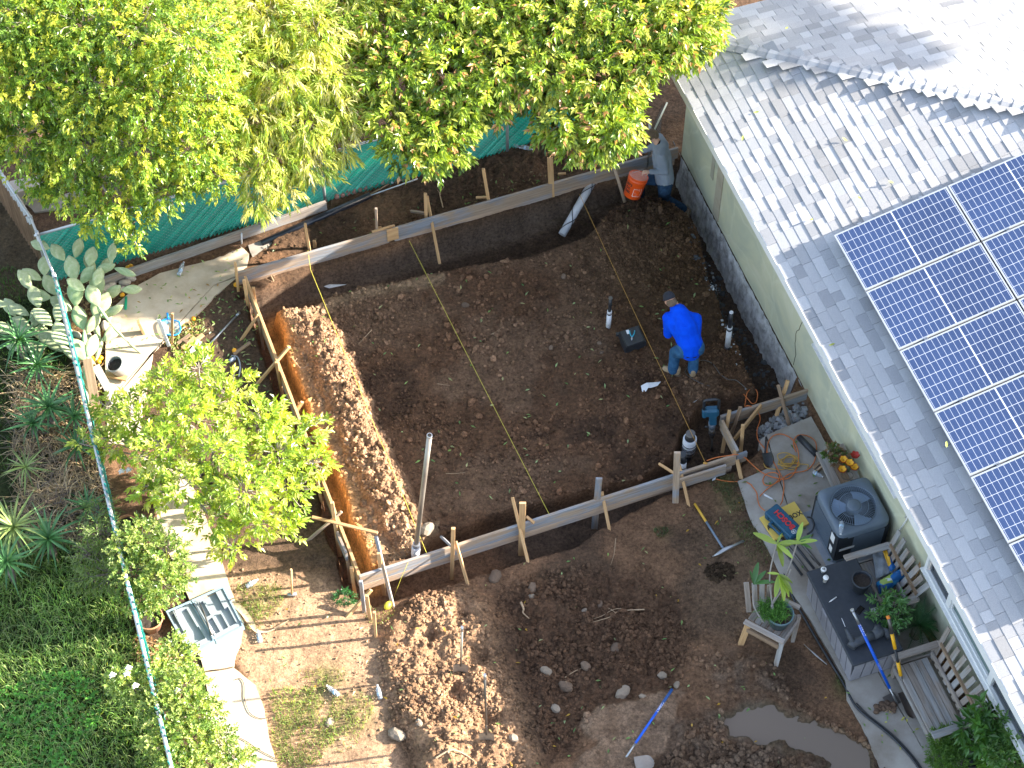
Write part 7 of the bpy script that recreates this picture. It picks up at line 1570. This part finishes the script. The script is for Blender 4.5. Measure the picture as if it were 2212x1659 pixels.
for (u, v, z), nd in (((186,790,.02), K(-4,.55,.10,.3, K(-22,.40,.26,.2, K(-58,.36,.26,.4, K(-80,.34,.22,.1, K(-40,.30,.18,.5)), K(-30,.34,.24,.2, K(-60,.32,.2,.6), K(-5,.30,.22,.2))), K(2,.40,.28,.1, K(-14,.38,.27,.0, K(-40,.32,.22,.4, K(-70,.3,.2,.3)), K(14,.30,.20,.5)), K(40,.34,.21,.3, K(74,.32,.18,.6, K(4,.30,.17,.0), K(108,.36,.16,.6)), K(10,.30,.22,.2)))), K(34,.36,.20,.6, K(62,.40,.16,.5), K(20,.34,.24,.2)))),
                      ((170,785,.02), K(-42,.42,.12,.4, K(-64,.36,.27,.2, K(-88,.36,.20,.3, K(-70,.34,.2,.1)), K(-30,.32,.24,.5, K(-62,.34,.18,.3, K(-84,.32,.16,.5)))), K(-12,.36,.26,.1, K(-48,.36,.24,.3, K(-20,.34,.24,.1, K(-36,.30,.2,.4))), K(12,.34,.24,.2)))),
                      ((205,785,.02), K(14,.42,.08,.2, K(-20,.36,.10,.4, K(8,.38,.26,.2, K(52,.34,.2,.5, K(88,.30,.17,.3)), K(-10,.36,.26,.1, K(30,.30,.2,.3), K(-30,.3,.2,.6)))), K(44,.34,.22,.4))),
                      ((306,765,.02), K(-48,.30,.045,.1, K(-42,.34,.05,.2, K(-34,.34,.06,.3, K(-22,.34,.26,.2, K(20,.28,.2,.5), K(-58,.30,.2,.3)))))),
                      ((190,900,.02), K(-8,.46,.09,.3, K(6,.44,.12,.2, K(-30,.36,.26,.2, K(-56,.32,.22,.4)), K(16,.36,.22,.3)))),
                      ((150,760,.05), K(-70,.40,.14,.3, K(-96,.34,.22,.2, K(-74,.32,.2,.4)), K(-40,.38,.26,.2, K(-66,.36,.22,.2, K(-34,.32,.22,.3)))))): chain(at(u, v, z), nd)
# stones ringing the cactus bed
t = thing('bed_edging', 'curved pale stone edging round the cactus bed', 'edging', tuple(gp(215, 700)))
M_rock = mat('pale_stone', (.46, .40, .33), (.34, .29, .24), 6, .9, .5, 40, rnd=.15)
for i, (x, y) in enumerate([(395,470),(440,495),(500,520),(570,518),(630,500),(680,460),(710,410),(700,360),(650,240),(690,215),(720,200),(780,225),(810,180),(845,150)]):
    p = gp(x/3, 553+y/3, .03); MB().ell((0, 0, 0), (.10, .05, .06), None, 10, 6).build('stone', M_rock, t, Matrix.Translation(p) @ Matrix.Rotation(-i*.25-.1, 4, 'Z'))
# ------------------------------------------------------------------ chair with the potted frangipani
zc = .36; t = thing('garden_chair', 'worn grey wooden garden chair holding a large plant pot', 'chair', tuple(gp(1665, 1390)))
A = lambda u, v, z: at(u, v, z)
plank('arm', A(1608, 1342, .55), A(1693, 1387, .55), .075, .03, M_old, t); plank('arm', A(1690, 1295, .55), A(1728, 1313, .55), .07, .03, M_old, t)
plank('side_rail', A(1610, 1358, .40), A(1682, 1398, .40), .03, .09, M_brown, t); plank('side_rail', A(1724, 1342, .42), A(1690, 1392, .42), .03, .11, M_old, t)
plank('front_leg', gp(1676, 1436), A(1689, 1386, .54), .05, .08, M_old, t, up=(0, 1, 0)); plank('rear_leg', gp(1600, 1392), A(1617, 1347, .54), .08, .04, M_new, t)
plank('front_leg', gp(1712, 1385), A(1726, 1330, .54), .05, .05, M_old, t)
for k in range(6): f = k/5; plank('seat_board', A(1622, 1340, .37).lerp(A(1690, 1378, .37), f), A(1655, 1292, .37).lerp(A(1722, 1330, .37), f), .085, .02, M_old, t)
for k in range(4): plank('back_slat', A(1618+k*14, 1322-k*8, .38), A(1612+k*17, 1258+k*2, .88), .07, .018, M_old, t, up=(0, 1, 0))
pc = A(1682, 1345, .39); pot('frangipani_pot', pc, .165, .26, mat('bluegrey_pot', (.10, .16, .19), (.13, .19, .22), 7, .6), 'large blue grey pot standing on the garden chair', soilmat_=mat('mulch', (.09, .055, .04), (.035, .022, .018), 30, .95, .9, 50))
pr_ = pc+Vector((0, 0, .22))
blo = blades(900, pr_.x-.10, pr_.y+.03, .16, .12, .10, .22, .004, [(.08, .22, .03), (.12, .28, .05), (.05, .14, .02)], 'pot_grass', 1.0, None, 0); 
me = blo.data; co = np.zeros(len(me.vertices)*3); me.vertices.foreach_get('co', co); co = co.reshape(-1, 3); g0_ = float(hz(pr_.x, pr_.y)); co[:, 2] += pr_.z-g0_; me.vertices.foreach_set('co', co.ravel()); me.update(); tag(blo, 'green grassy weeds growing in the pot on the chair', 'weeds')
M_frl = leafmat('frangipani_leaf', .35, .3, False, (.30, .42, .08)); M_frd = leafmat('frangipani_leaf_dark', .3, .3, False, (.07, .17, .05))
def bigleaf(L, w_, m, bend=.2):
    n = 7; vs = []
    for i in range(n+1):
        s = i/n; ww = w_*.5*math.sin(math.pi*min(.995, s*.93+.035))**.7; z = -bend*s*s*L
        vs += [(L*s, ww, z+ww*.35), (L*s, 0, z), (L*s, -ww, z+ww*.35)]
    me = bpy.data.meshes.new('leaf'); me.from_pydata(vs, [], [(i*3+j, i*3+j+1, i*3+j+4, i*3+j+3) for i in range(n) for j in (0, 1)]); me.materials.append(m); me.polygons.foreach_set('use_smooth', [True]*14); me.update(); return me
fl1, fl2 = bigleaf(.30, .075, M_frl), bigleaf(.26, .07, M_frd)
fp = thing('frangipani', 'leggy frangipani with long yellow green leaves rising from the chair pot', 'plant', tuple(pr_)); M_stem = mat('grey_stem', (.24, .22, .21), (.32, .29, .26), 9, .8)
B0_ = A(1668, 1330, .62); J1 = A(1668, 1305, .75); tips = [A(1678, 1175, 1.55), A(1722, 1172, 1.5), A(1683, 1240, 1.25), A(1628, 1262, 1.0), A(1709, 1228, 1.25)]
MB().tube([B0_-Vector((0, 0, .1)), B0_, J1], [.022, .020, .018], 8).build('stem', M_stem, fp)
for k, tp_ in enumerate(tips):
    st_ = J1 if k not in (3,) else A(1650, 1345, .62); mid = st_.lerp(tp_, .5)+Vector((-.06 if k in (0, 3) else .03, 0, -.05 if k == 3 else 0)); MB().tube(spline([st_, mid, tp_]), .011, 6).build('stem', M_stem, fp)
def putleaf(me, p, ang, el, parent, s=1.0, roll=0.0):
    a = R(ang); d = (Vector((math.sin(a), 0, 0))+_up*math.cos(a)).normalized(); d = (d*math.cos(el)-_fw*math.sin(el)).normalized()
    side = Vector((0, 0, 1)).cross(d); side = side.normalized() if side.length > .1 else Vector((1, 0, 0)); side = Matrix.Rotation(roll, 3, d) @ side
    M = Matrix((d*s, side*s, d.cross(side)*s)).transposed().to_4x4(); M.translation = p; link(bpy.data.objects.new('leaf', me), parent, M)
for k, angs in ((0, [(-62, 1.1), (80, 1.1), (128, .9), (160, 1.0), (20, .5)]), (1, [(12, .9), (60, .8), (78, .85), (105, .8), (-100, 1.0)]), (2, [(118, .7), (150, 1.05), (165, 1.15), (-170, 1.0), (-80, .5), (140, 1.0)]), (3, [(8, 1.1), (38, .9), (75, 1.1), (-10, .7)]), (4, [])):
    for j, (a, s) in enumerate(angs): putleaf(fl1 if k in (0, 2) or j % 2 == 0 and k != 3 else fl2, tips[k], a, .12+.1*(j % 3), fp, s, random.uniform(-.5, .5))
# ------------------------------------------------------------------ patio plants
sp_ = A(1804, 990, .46); pot('white_bowl', sp_-Vector((0, 0, .02)), .115, .11, M_white, 'white bowl pot of succulents on the plank table')
tree('succulent', 'brown tipped succulent and trailing greens in the white bowl', 'plant', tuple(sp_+Vector((0, 0, .08))), .56, [(tuple(A(1797, 975, .62)), (.10, .09, .07)), (tuple(A(1812, 990, .58)), (.11, .09, .06))], .008, M_bark, M_lf3, 5, .06, nsh=130, per=9, ll=.045, lw=.018, cols=[(.13, .16, .06), (.26, .17, .11), (.10, .20, .04)], wts=[1, 1.2, 1], droop=-.3)
tree('leafy_shrub', 'light leaved shrub in the gap between deck box and wall', 'bush', A(1935, 1350, .05), .5, [(tuple(A(1905, 1298, .72)), (.10, .09, .08)), (tuple(A(1932, 1300, .75)), (.10, .09, .08)), (tuple(A(1898, 1325, .68)), (.10, .09, .08)), (tuple(A(1940, 1330, .66)), (.11, .10, .08)), (tuple(A(1918, 1345, .6)), (.09, .09, .08))], .02, M_bark, M_lf3, 20, .08, nsh=75, per=8, ll=.085, lw=.030, cols=[(.08, .20, .06), (.12, .26, .09)], wts=[1, 1], droop=-.4, ang=1.2)
cy = A(1985, 1350, .35); t = thing('cycad', 'dark feathery cycad against the wall behind the deck box', 'plant', (cy.x, cy.y, ZP)); MB().tube([Vector((cy.x, cy.y, ZP)), cy], .07, 10).build('stem', M_bark, t)
for k in range(20):
    a = k*2.4; el = .15+.9*(k/20); L_ = .50; mb = MB(); d = Vector((math.cos(a)*math.cos(el), math.sin(a)*math.cos(el), math.sin(el))); sd_ = Vector((-math.sin(a), math.cos(a), 0))
    if d.x > .55: L_ = .3
    for i in range(22):
        s = (i+1)/22; p = cy+d*L_*s-Vector((0, 0, .22*s*s)); q_ = .10*math.sin(math.pi*min(1, s*.9+.08))
        for sg in (-1, 1): e_ = p+sd_*sg*q_+d*.05; mb.add([p, p+d*.010, e_], [(0, 1, 2)])
    mb.tube([cy, cy+d*L_*.5-Vector((0, 0, .055)), cy+d*L_-Vector((0, 0, .22))], .004, 4); mb.build('frond', leafmat('cycad_leaf', .2, .4, False, (.03, .10, .03)) if k == 0 else bpy.data.materials['cycad_leaf'], t)
fz = A(2052, 1620, ZP); pot('black_pot', fz, .17, .22, M_black, 'black pot of the feathery green plant at the bottom right')
tree('feathery_plant', 'mounded feathery green plant at the bottom of the patio', 'plant', tuple(fz+Vector((0, 0, .2))), .3, [(tuple(A(2040, 1598, .42)), (.16, .15, .11)), (tuple(A(2062, 1606, .42)), (.14, .15, .11)), (tuple(A(2038, 1635, .36)), (.17, .16, .11)), (tuple(A(2058, 1652, .36)), (.15, .16, .11))], .01, M_bark, M_lf2, 20, .08, nsh=800, per=8, ll=.045, lw=.012, cols=[(.08, .18, .03), (.13, .25, .05)], wts=[1, 1], droop=0)
pot('black_pot', A(2094, 1650, ZP), .13, .24, M_black, 'shiny empty black nursery pot next to the feathery plant', tilt=Matrix.Rotation(.5, 3, 'X'), soil=False)
pot('white_pot', A(2092, 1590, ZP), .15, .24, M_white, 'white rimmed pot behind the leafy plants, bottom right')
pot('red_pot', A(2135, 1668, ZP), .14, .22, plain('red_plastic', (.40, .04, .035), .4), 'red plastic pot at the bottom edge among the plants')
tree('potted_plant', 'small strap leaved plant in the red plastic pot', 'plant', A(2135, 1655, .25), .3, [(tuple(A(2133, 1645, .34)), (.08, .08, .05))], .006, M_bark, M_lf3, 3, .05, nsh=22, per=8, ll=.11, lw=.022, cols=[(.16, .33, .05)], wts=[1], droop=-.2, ang=1.2)
tree('potted_shrub', 'large leaved dark green shrub beside the lower bench', 'bush', A(2105, 1600, ZP), .5, [(tuple(A(2122, 1532, .95)), (.10, .09, .10)), (tuple(A(2100, 1568, .8)), (.14, .11, .10)), (tuple(A(2128, 1572, .8)), (.14, .12, .10)), (tuple(A(2115, 1605, .6)), (.12, .12, .10))], .014, M_bark, M_lf3, 20, .10, nsh=34, per=7, ll=.18, lw=.068, cols=[(.06, .16, .035), (.09, .22, .05)], wts=[1, 1], droop=-.2, ang=1.15)
tree('potted_shrub', 'lighter leafy shrub against the wall in the bottom right corner', 'bush', A(2170, 1640, ZP), .5, [(tuple(A(2155, 1560, .8)), (.2, .18, .15)), (tuple(A(2185, 1590, .8)), (.2, .18, .15)), (tuple(A(2175, 1630, .7)), (.2, .18, .15)), (tuple(A(2200, 1650, .7)), (.2, .18, .15)), (tuple(A(2150, 1610, .6)), (.16, .16, .12))], .014, M_bark, M_lf3, 20, .10, nsh=260, per=8, ll=.085, lw=.034, cols=[(.10, .22, .06), (.15, .28, .08)], wts=[1, 1], droop=-.1)
t = thing('wire_rack', 'white metal stand against the wall in the bottom right corner', 'rack', tuple(A(2160, 1620, ZP)))
for (a, b) in (((2130,1510,.9),(2175,1590,.5)), ((2140,1535,.9),(2185,1520,.9)), ((2150,1560,.6),(2170,1600,.6)), ((2120,1640,.4),(2150,1659,.3)), ((2150,1700,.2),(2190,1630,.4))): MB().tube([A(*a), A(*b)], .010, 6).build('bar', M_white, t)
# ------------------------------------------------------------------ loose soil, stones, leaves and roots
def ico(sub):
    bm = bmesh.new(); bmesh.ops.create_icosphere(bm, subdivisions=sub, radius=1); V = np.array([v.co[:] for v in bm.verts]); F = np.array([[v.index for v in f.verts] for f in bm.faces]); bm.free(); return V, F
IV, IF = ico(1); IV2, IF2 = ico(2)
def scatter_rocks(n, poly, name, r0, r1, pw, colf, m, sink=.3, dens=None, jag=.28, sub=1, box=None, cs=(.75, 1.35)):
    bb = box or (poly[:, 0].min(), poly[:, 0].max(), poly[:, 1].min(), poly[:, 1].max()); X = bb[0]+(bb[1]-bb[0])*rng.random(n); Y = bb[2]+(bb[3]-bb[2])*rng.random(n)
    k = poly_sd(X, Y, poly) < 0
    if dens is not None: k &= rng.random(n) < dens(X, Y)
    X, Y = X[k], Y[k]; n = len(X); V0, F0 = (IV, IF) if sub == 1 else (IV2, IF2); nv = len(V0)
    s = r0+(r1-r0)*rng.random(n)**pw; sc = s[:, None]*(.65+.7*rng.random((n, 3))); sc[:, 2] *= .8
    q_ = rng.normal(size=(n, 4)); q_ /= np.linalg.norm(q_, axis=1, keepdims=True); w_, x, y, z = q_.T
    Rm = np.stack([1-2*(y*y+z*z), 2*(x*y-z*w_), 2*(x*z+y*w_), 2*(x*y+z*w_), 1-2*(x*x+z*z), 2*(y*z-x*w_), 2*(x*z-y*w_), 2*(y*z+x*w_), 1-2*(x*x+y*y)], 1).reshape(n, 3, 3)
    Vv = V0[None]*(1+jag*rng.normal(size=(n, nv, 1)).clip(-1.5, 1.5)*.6)*sc[:, None, :]; Vv = np.einsum('nij,nkj->nki', Rm, Vv)
    Z = hz(X, Y)+s*(1-2*sink)*.5; Vv += np.stack([X, Y, Z], 1)[:, None, :]
    F = (F0[None]+(np.arange(n)*nv)[:, None, None]).reshape(-1, 3); C = colf(X, Y)*(cs[0]+(cs[1]-cs[0])*rng.random((n, 1))); C = np.repeat(C, nv, 0)
    o = npmesh(name, Vv.reshape(-1, 3), F, m, C, smooth=False); tag(o, kind='stuff'); return o
sc_ = lambda X, Y: col_at(X, Y)*1.15
rg = np.array(RID); 
scatter_rocks(42000, PAD, 'loose_clods', .005, .030, 2.6, sc_, M_soil, cs=(.5, 1.7), dens=lambda X, Y: np.clip(.35+.9*fbm(X, Y, 1.4, 3, 7), .12, 1))
scatter_rocks(3800, PAD, 'soil_lumps', .02, .055, 3.2, sc_, M_soil, cs=(.7, 1.9), dens=lambda X, Y: np.clip(.3+.9*fbm(X, Y, 1.2, 3, 8), .05, 1), sub=2)
ridb = V2([(592,676),(640,670),(720,700),(775,800),(820,900),(860,1000),(900,1080),(915,1170),(850,1215),(800,1100),(745,980),(680,860),(640,760)])
scatter_rocks(22000, ridb, 'ridge_clods', .006, .034, 3.0, lambda X, Y: col_at(X, Y)*1.05, M_soil, dens=lambda X, Y: np.clip(1.15-line_d(X, Y, RID)/.38, .05, 1))
scatter_rocks(26000, MND, 'mound_clods', .005, .036, 3.4, lambda X, Y: col_at(X, Y)*1.0, M_soil, dens=lambda X, Y: np.clip(.5+.9*fbm(X, Y, 1.6, 3, 31), .15, 1))
scatter_rocks(9000, HOL, 'hollow_clods', .008, .045, 2.4, lambda X, Y: col_at(X, Y)*1.1, M_soil, dens=lambda X, Y: np.clip(.4+.9*fbm(X, Y, 1.6, 3, 32), .1, 1))
scatter_rocks(9000, BRK, 'broken_clods', .008, .05, 2.8, lambda X, Y: col_at(X, Y)*1.25, M_soil, dens=lambda X, Y: np.clip(.35+.9*fbm(X, Y, 1.6, 3, 33), .05, 1)*(poly_sd(X, Y, PUD) > .1))
YRD = V2([(480,1220),(700,1260),(1000,1280),(1400,1110),(1600,1060),(1690,1260),(1820,1520),(1880,1690),(590,1690),(510,1430)])
scatter_rocks(16000, YRD, 'yard_crumbs', .004, .020, 3.0, sc_, M_soil, dens=lambda X, Y: np.clip(.4+.9*fbm(X, Y, 1.5, 3, 34), .08, 1)*(poly_sd(X, Y, PUD) > .08))
scatter_rocks(9000, V2([(560,540),(700,500),(900,440),(1180,350),(1400,300),(1420,380),(1250,400),(900,480),(560,580)]), 'back_crumbs', .004, .022, 2.6, sc_, M_soil, dens=lambda X, Y: np.clip(.5+.9*fbm(X, Y, 1.5, 3, 35), .1, 1))
heap = V2([(1270,530),(1320,450),(1400,425),(1470,440),(1500,480),(1530,600),(1400,640)]); scatter_rocks(5000, heap, 'heap_clods', .006, .032, 2.4, sc_, M_soil)
M_grv = shmat('grey_rubble', True)
gcol = lambda X, Y: np.full((len(X), 3), .24)*np.array([[.95, 1, 1.08]])
TRP = np.array([tuple(loc(a, b)[:2]) for a, b in ((1.4, -.62), (4.25, -.55), (4.3, -.16), (1.4, -.18))])
scatter_rocks(700, TRP, 'trench_rubble', .01, .055, 2.0, lambda X, Y: np.full((len(X), 3), .085)*np.array([[.95, 1, 1.08]]), M_grv, sub=1, jag=.4, sink=.6)
scatter_rocks(420, RUB, 'corner_rubble', .01, .055, 1.8, lambda X, Y: np.full((len(X), 3), .30)*np.array([[.97, 1, 1.04]]), M_grv, jag=.4, sink=.1)
scatter_rocks(1500, V2([(1490,520),(1540,520),(1600,700),(1640,830),(1610,850),(1560,700)]), 'concrete_chips', .004, .024, 2.6, lambda X, Y: np.full((len(X), 3), .42)*np.array([[.95, 1, 1.03]]), M_grv, dens=lambda X, Y: np.clip(.25+1.2*fbm(X, Y, 2.5, 2, 36), .03, 1), jag=.4)
# stones one can pick out
M_st1 = mat('field_stone', (.17, .115, .08), (.11, .075, .05), 6, .9, .6, 40, rnd=.25); M_st2 = mat('pale_field_stone', (.30, .24, .18), (.21, .17, .13), 7, .9, .6, 40, rnd=.2)
for u, v, r, m, lab in ((923,1145,.14,M_st2,'big pale boulder beside the foot of the steel pole'),(1190,752,.05,M_st1,'brown stone in the middle of the pit by the yellow string'),(1218,598,.06,M_st1,'brown lump right of centre near the top of the pit'),(1005,660,.07,M_st1,'brown lump near the top left of the pit floor'),
        (1295,742,.045,M_st1,'upper of two stones left of the valve box'),(1300,762,.04,M_st1,'lower of two stones left of the valve box'),(1150,1270,.09,M_st1,'squarish brown stone in shade south of the near board'),(1148,1288,.05,M_st2,'small grey stone just below the squarish brown one'),
        (1070,1247,.12,M_st1,'rounded boulder on the outer trench lip by the near board'),(1180,1450,.09,M_st2,'grey stone in the middle of the dug hollow'),(1222,1485,.12,M_st1,'large dark clod at the bottom of the hollow'),(1345,1498,.13,M_st2,'long pale rock at the lower lip of the hollow'),
        (1200,1532,.08,M_st2,'white flat stone near the lower hollow'),(1388,1506,.06,M_st2,'pale stone right of the long pale rock'),(858,1588,.13,M_st2,'round pale rock in the sun near the grass, bottom'),(905,1562,.07,M_st2,'rounded stone above right of the round pale rock'),(712,1562,.08,M_st2,'round stone in the grass patch'),
        (1110,1595,.08,M_st2,'pale rounded stone in the lower mound'),(1262,1320,.05,M_st2,'small light stone in the shaded hollow top'),(1296,1306,.06,M_st1,'brown stone left of the pale root'),(1430,1460,.08,M_st2,'pale stone at the hollow right lip'),(1462,1480,.06,M_st2,'small pale stone beside the blue shovel tip'),
        (1330,1400,.10,M_st1,'dark clod on the floor of the hollow right side'),(1265,1440,.09,M_st1,'dark clod beside the grey stone of the hollow'),(1062,318,.06,M_rock,'pale stone left of the fence post base'),(1078,322,.07,M_rock,'larger pale stone at the fence post base'),(1685,910,.07,M_st2,'pale rubble chunk at the foot of the brown brace')):
    vs = IV2*(1+.10*rng.normal(size=(len(IV2), 1)).clip(-1.5, 1.5))*np.array([r*.9, r*.68, r*.5]); p = gp(u, v, r*.18)
    o = npmesh('stone', vs, IF2, m, smooth=False, M=Matrix.Translation(p) @ Matrix.Rotation(random.uniform(0, 6.28), 4, 'Z') @ Matrix.Rotation(random.uniform(-.3, .3), 4, 'X')); tag(o, lab, 'stone', 'stones lying on the dug soil')
# roots
def root(pts, r, label, name='root', kids=()):
    t = thing(name, label, 'root', tuple(gp(*pts[0])), 0, 'roots and sticks lying on the soil')
    P = spline([gp(u, v, r*1.2+.008) for u, v in pts]); n = len(P); MB().tube(P, list(np.linspace(r, r*.35, n)), 6).build('root', M_root, t)
    for kd in kids: P = spline([gp(u, v, r+.01) for u, v in kd]); MB().tube(P, list(np.linspace(r*.6, r*.2, len(P))), 5).build('side_root', M_root, t)
M_root = mat('pale_root', (.48, .34, .22), (.36, .25, .15), 30, .9)
root([(1125,1303),(1131,1318),(1130,1326),(1143,1338)], .018, 'short knobby root at the edge of the hollow')
root([(1392,1318),(1350,1320),(1335,1322),(1318,1334),(1278,1346)], .010, 'branched pale root lying in the hollow', kids=[[(1345,1316),(1325,1318),(1300,1332),(1282,1338)], [(1330,1326),(1316,1316),(1304,1320)]])
root([(1330,1164),(1328,1185),(1326,1200),(1319,1222)], .006, 'thin root below the near board right of centre'); root([(803,714),(790,728),(774,745)], .007, 'pale curved twig near the top of the sunlit ridge'); root([(1077,717),(1064,722),(1056,727)], .007, 'forked twig in the upper middle of the pit', kids=[[(1064,724),(1088,706)]])
root([(963,1024),(985,1024),(1005,1021)], .005, 'thin twig near the bottom left of the pit floor'); root([(945,830),(958,832),(972,834)], .005, 'thin twig left of the pit centre'); root([(957,450),(952,430),(950,418),(960,405)], .011, 'crooked root behind the far board', kids=[[(952,422),(945,412)]])
root([(940,1640),(975,1622),(1005,1632),(1030,1650)], .014, 'long bleached root on the lower mound'); root([(1220,1465),(1240,1452),(1258,1444)], .008, 'straight twig in the lower hollow'); root([(955,1500),(950,1520),(958,1540)], .012, 'bleached root piece left of the lower shovel')
root([(642,775),(632,786),(627,795)], .006, 'fine roots hanging from the clay bank', kids=[[(645,782),(630,784)], [(640,790),(622,806)]]); root([(665,790),(650,796),(630,806),(620,812)], .007, 'root tuft poking out of the clay bank', kids=[[(650,798),(640,812)]]); root([(592,612),(588,628),(598,642)], .008, 'root tuft hanging under the far board left end', kids=[[(590,620),(600,638)], [(588,610),(580,640)], [(592,615),(603,630)]])
t = gp(1555, 1235); scatter_rocks(260, np.array([(t.x+.22*math.cos(a), t.y+.16*math.sin(a)) for a in np.linspace(0, 6.2, 14)]), 'turf_clump', .01, .035, 1.5, lambda X, Y: np.full((len(X), 3), .5)*np.array([[.06, .04, .025]])*2, M_soil)
t = thing('dirt_clump', 'clump of dirt and dry roots dropped on the patio', 'dirt', tuple(A(1910, 1532, ZP)))
for k in range(22):
    u, v = 1912+random.uniform(-20, 20), 1530+random.uniform(-12, 10); vs = IV2*(1+.12*rng.normal(size=(len(IV2), 1)))*random.uniform(.015, .05); npmesh('clod', vs, IF2, mat('clump_soil', (.12, .075, .05), (.07, .045, .03), 20, .95) if k == 0 else bpy.data.materials['clump_soil'], parent=t, M=Matrix.Translation(A(u, v, ZP+.02)))
for k in range(7): u, v = 1912+random.uniform(-14, 14), 1530+random.uniform(-8, 8); MB().tube([A(u, v, ZP+.04), A(u+random.uniform(-20, 20), v+random.uniform(-4, 22), ZP+.01)], .005, 5).build('root', M_root, t)
# fallen leaves, everywhere
def litter(n, poly, name, L, cols, lab, z=None, dens=None, flat=.35):
    bb = (poly[:, 0].min(), poly[:, 0].max(), poly[:, 1].min(), poly[:, 1].max()); X = bb[0]+(bb[1]-bb[0])*rng.random(n); Y = bb[2]+(bb[3]-bb[2])*rng.random(n); k = poly_sd(X, Y, poly) < 0
    if dens is not None: k &= rng.random(n) < dens(X, Y)
    X, Y = X[k], Y[k]; n = len(X); Z = (hz(X, Y)+.012 if z is None else np.full(n, z))+.006*rng.random(n); a = rng.random(n)*6.28
    D = np.stack([np.cos(a), np.sin(a), flat*rng.normal(size=n)], 1); C = np.array(cols)[rng.integers(0, len(cols), n)]*(.7+.6*rng.random((n, 1)))
    V, F, C = leaves(np.stack([X, Y, Z+.012], 1), D, np.array([0, 0, 1.])+runit(n)*.3, L*(.6+.7*rng.random(n)), L*.36*(.7+.5*rng.random(n)), C, .3, .1)
    o = npmesh(name, V, F, M_leafy, C); tag(o, lab, 'leaves', kind='stuff')
GL = [(.22, .36, .11), (.30, .42, .20), (.13, .26, .08), (.38, .40, .20)]
litter(230, PAD, 'fallen_leaves', .075, GL, 'scattered green leaves on the pit floor')
litter(420, V2([(440,640),(540,600),(560,700),(600,860),(640,900),(560,830),(470,760),(400,740)]), 'fallen_leaves', .075, GL, 'dense green leaf litter left of the pit')
litter(420, YRD, 'fallen_leaves', .07, GL+[(.55, .35, .05)], 'scattered leaves over the lower yard', dens=lambda X, Y: np.full(len(X), .55))
litter(130, V2([(1600,1040),(1750,910),(1930,1230),(2000,1380),(1960,1480),(1900,1480),(1700,1200)]), 'fallen_leaves', .08, [(.13, .26, .06), (.18, .20, .08), (.10, .18, .04)], 'green and olive leaves on the patio slab', z=ZP+.006, flat=.1)
litter(60, V2([(1830,1500),(2020,1560),(2000,1659),(1880,1600)]), 'fallen_leaves', .06, [(.45, .45, .1), (.16, .3, .08)], 'few leaves on the lower patio', z=ZP+.006, flat=.1)
litter(160, V2([(228,700),(340,590),(530,535),(535,560),(430,690),(330,760),(235,800)]), 'fallen_leaves', .07, GL+[(.35, .22, .10)], 'leaves strewn over the sunny upper path', z=.042, flat=.1)
litter(650, V2([(380,700),(440,690),(430,770),(400,800),(360,740)]), 'fallen_leaves', .07, [(.35, .40, .12), (.45, .30, .15), (.25, .35, .08)], 'drift of leaves around the skimmer net')
litter(900, V2([(120,620),(240,600),(280,700),(232,760),(228,880),(180,800)]), 'leaf_litter', .07, [(.36, .24, .13), (.30, .30, .10), (.45, .34, .2)], 'brown litter under the cactus')
litter(900, V2([(560,545),(700,500),(900,440),(1180,360),(1250,400),(900,480),(700,550)]), 'fallen_leaves', .07, [(.12, .22, .06), (.10, .09, .05), (.2, .15, .08)], 'leaves and litter behind the far board', dens=lambda X, Y: np.clip(.4+fbm(X, Y, 1.2, 2, 77), 0, 1))
litter(700, V2([(290,1370),(400,1400),(380,1440),(300,1430)]), 'leaf_litter', .06, [(.38, .20, .10), (.5, .34, .2)], 'brown litter round the terracotta pot')
for i, (u, v, c) in enumerate(((1628,243,0),(1603,303,0),(1830,304,1),(1756,472,1),(1853,424,1),(1791,746,1),(2045,966,1),(1930,395,0),(1702,58,0))):
    z = 2.7+ (u-1500)/700*.35
    if u == 2045: z = 3.0
    for _ in range(5): a_, b_ = toloc(at(u, v, z)); z = rz_(b_)+.02+(.14 if u == 2045 else 0)
    me = bigleaf(.075, .03, leafmat('roof_leaf', .2, .5, False, (.45, .50, .10)) if i == 0 else bpy.data.materials['roof_leaf'], -.3)
    o = link(bpy.data.objects.new('roof_leaf', me), None, Matrix.Translation(at(u, v, z)) @ Matrix.Rotation(i*1.3, 4, 'Z')); me.name = 'roof_leaf'
    tag(o, ('leaf on the roof nearest the hip, uppermost one of the left roof face','leaf on the roof near the eave beside the uppermost one','leaf lying in the middle of the lit left roof face','leaf on the roof just above the corner of the solar panels','leaf on the shingles at the edge of the panel shade','yellow leaf on the eave course above the window','yellow leaf lying on a solar panel','leaf on the shingles right of the middle one','leaf on the upper roof face near the tree')[i], 'leaf', 'leaves blown onto the roof')
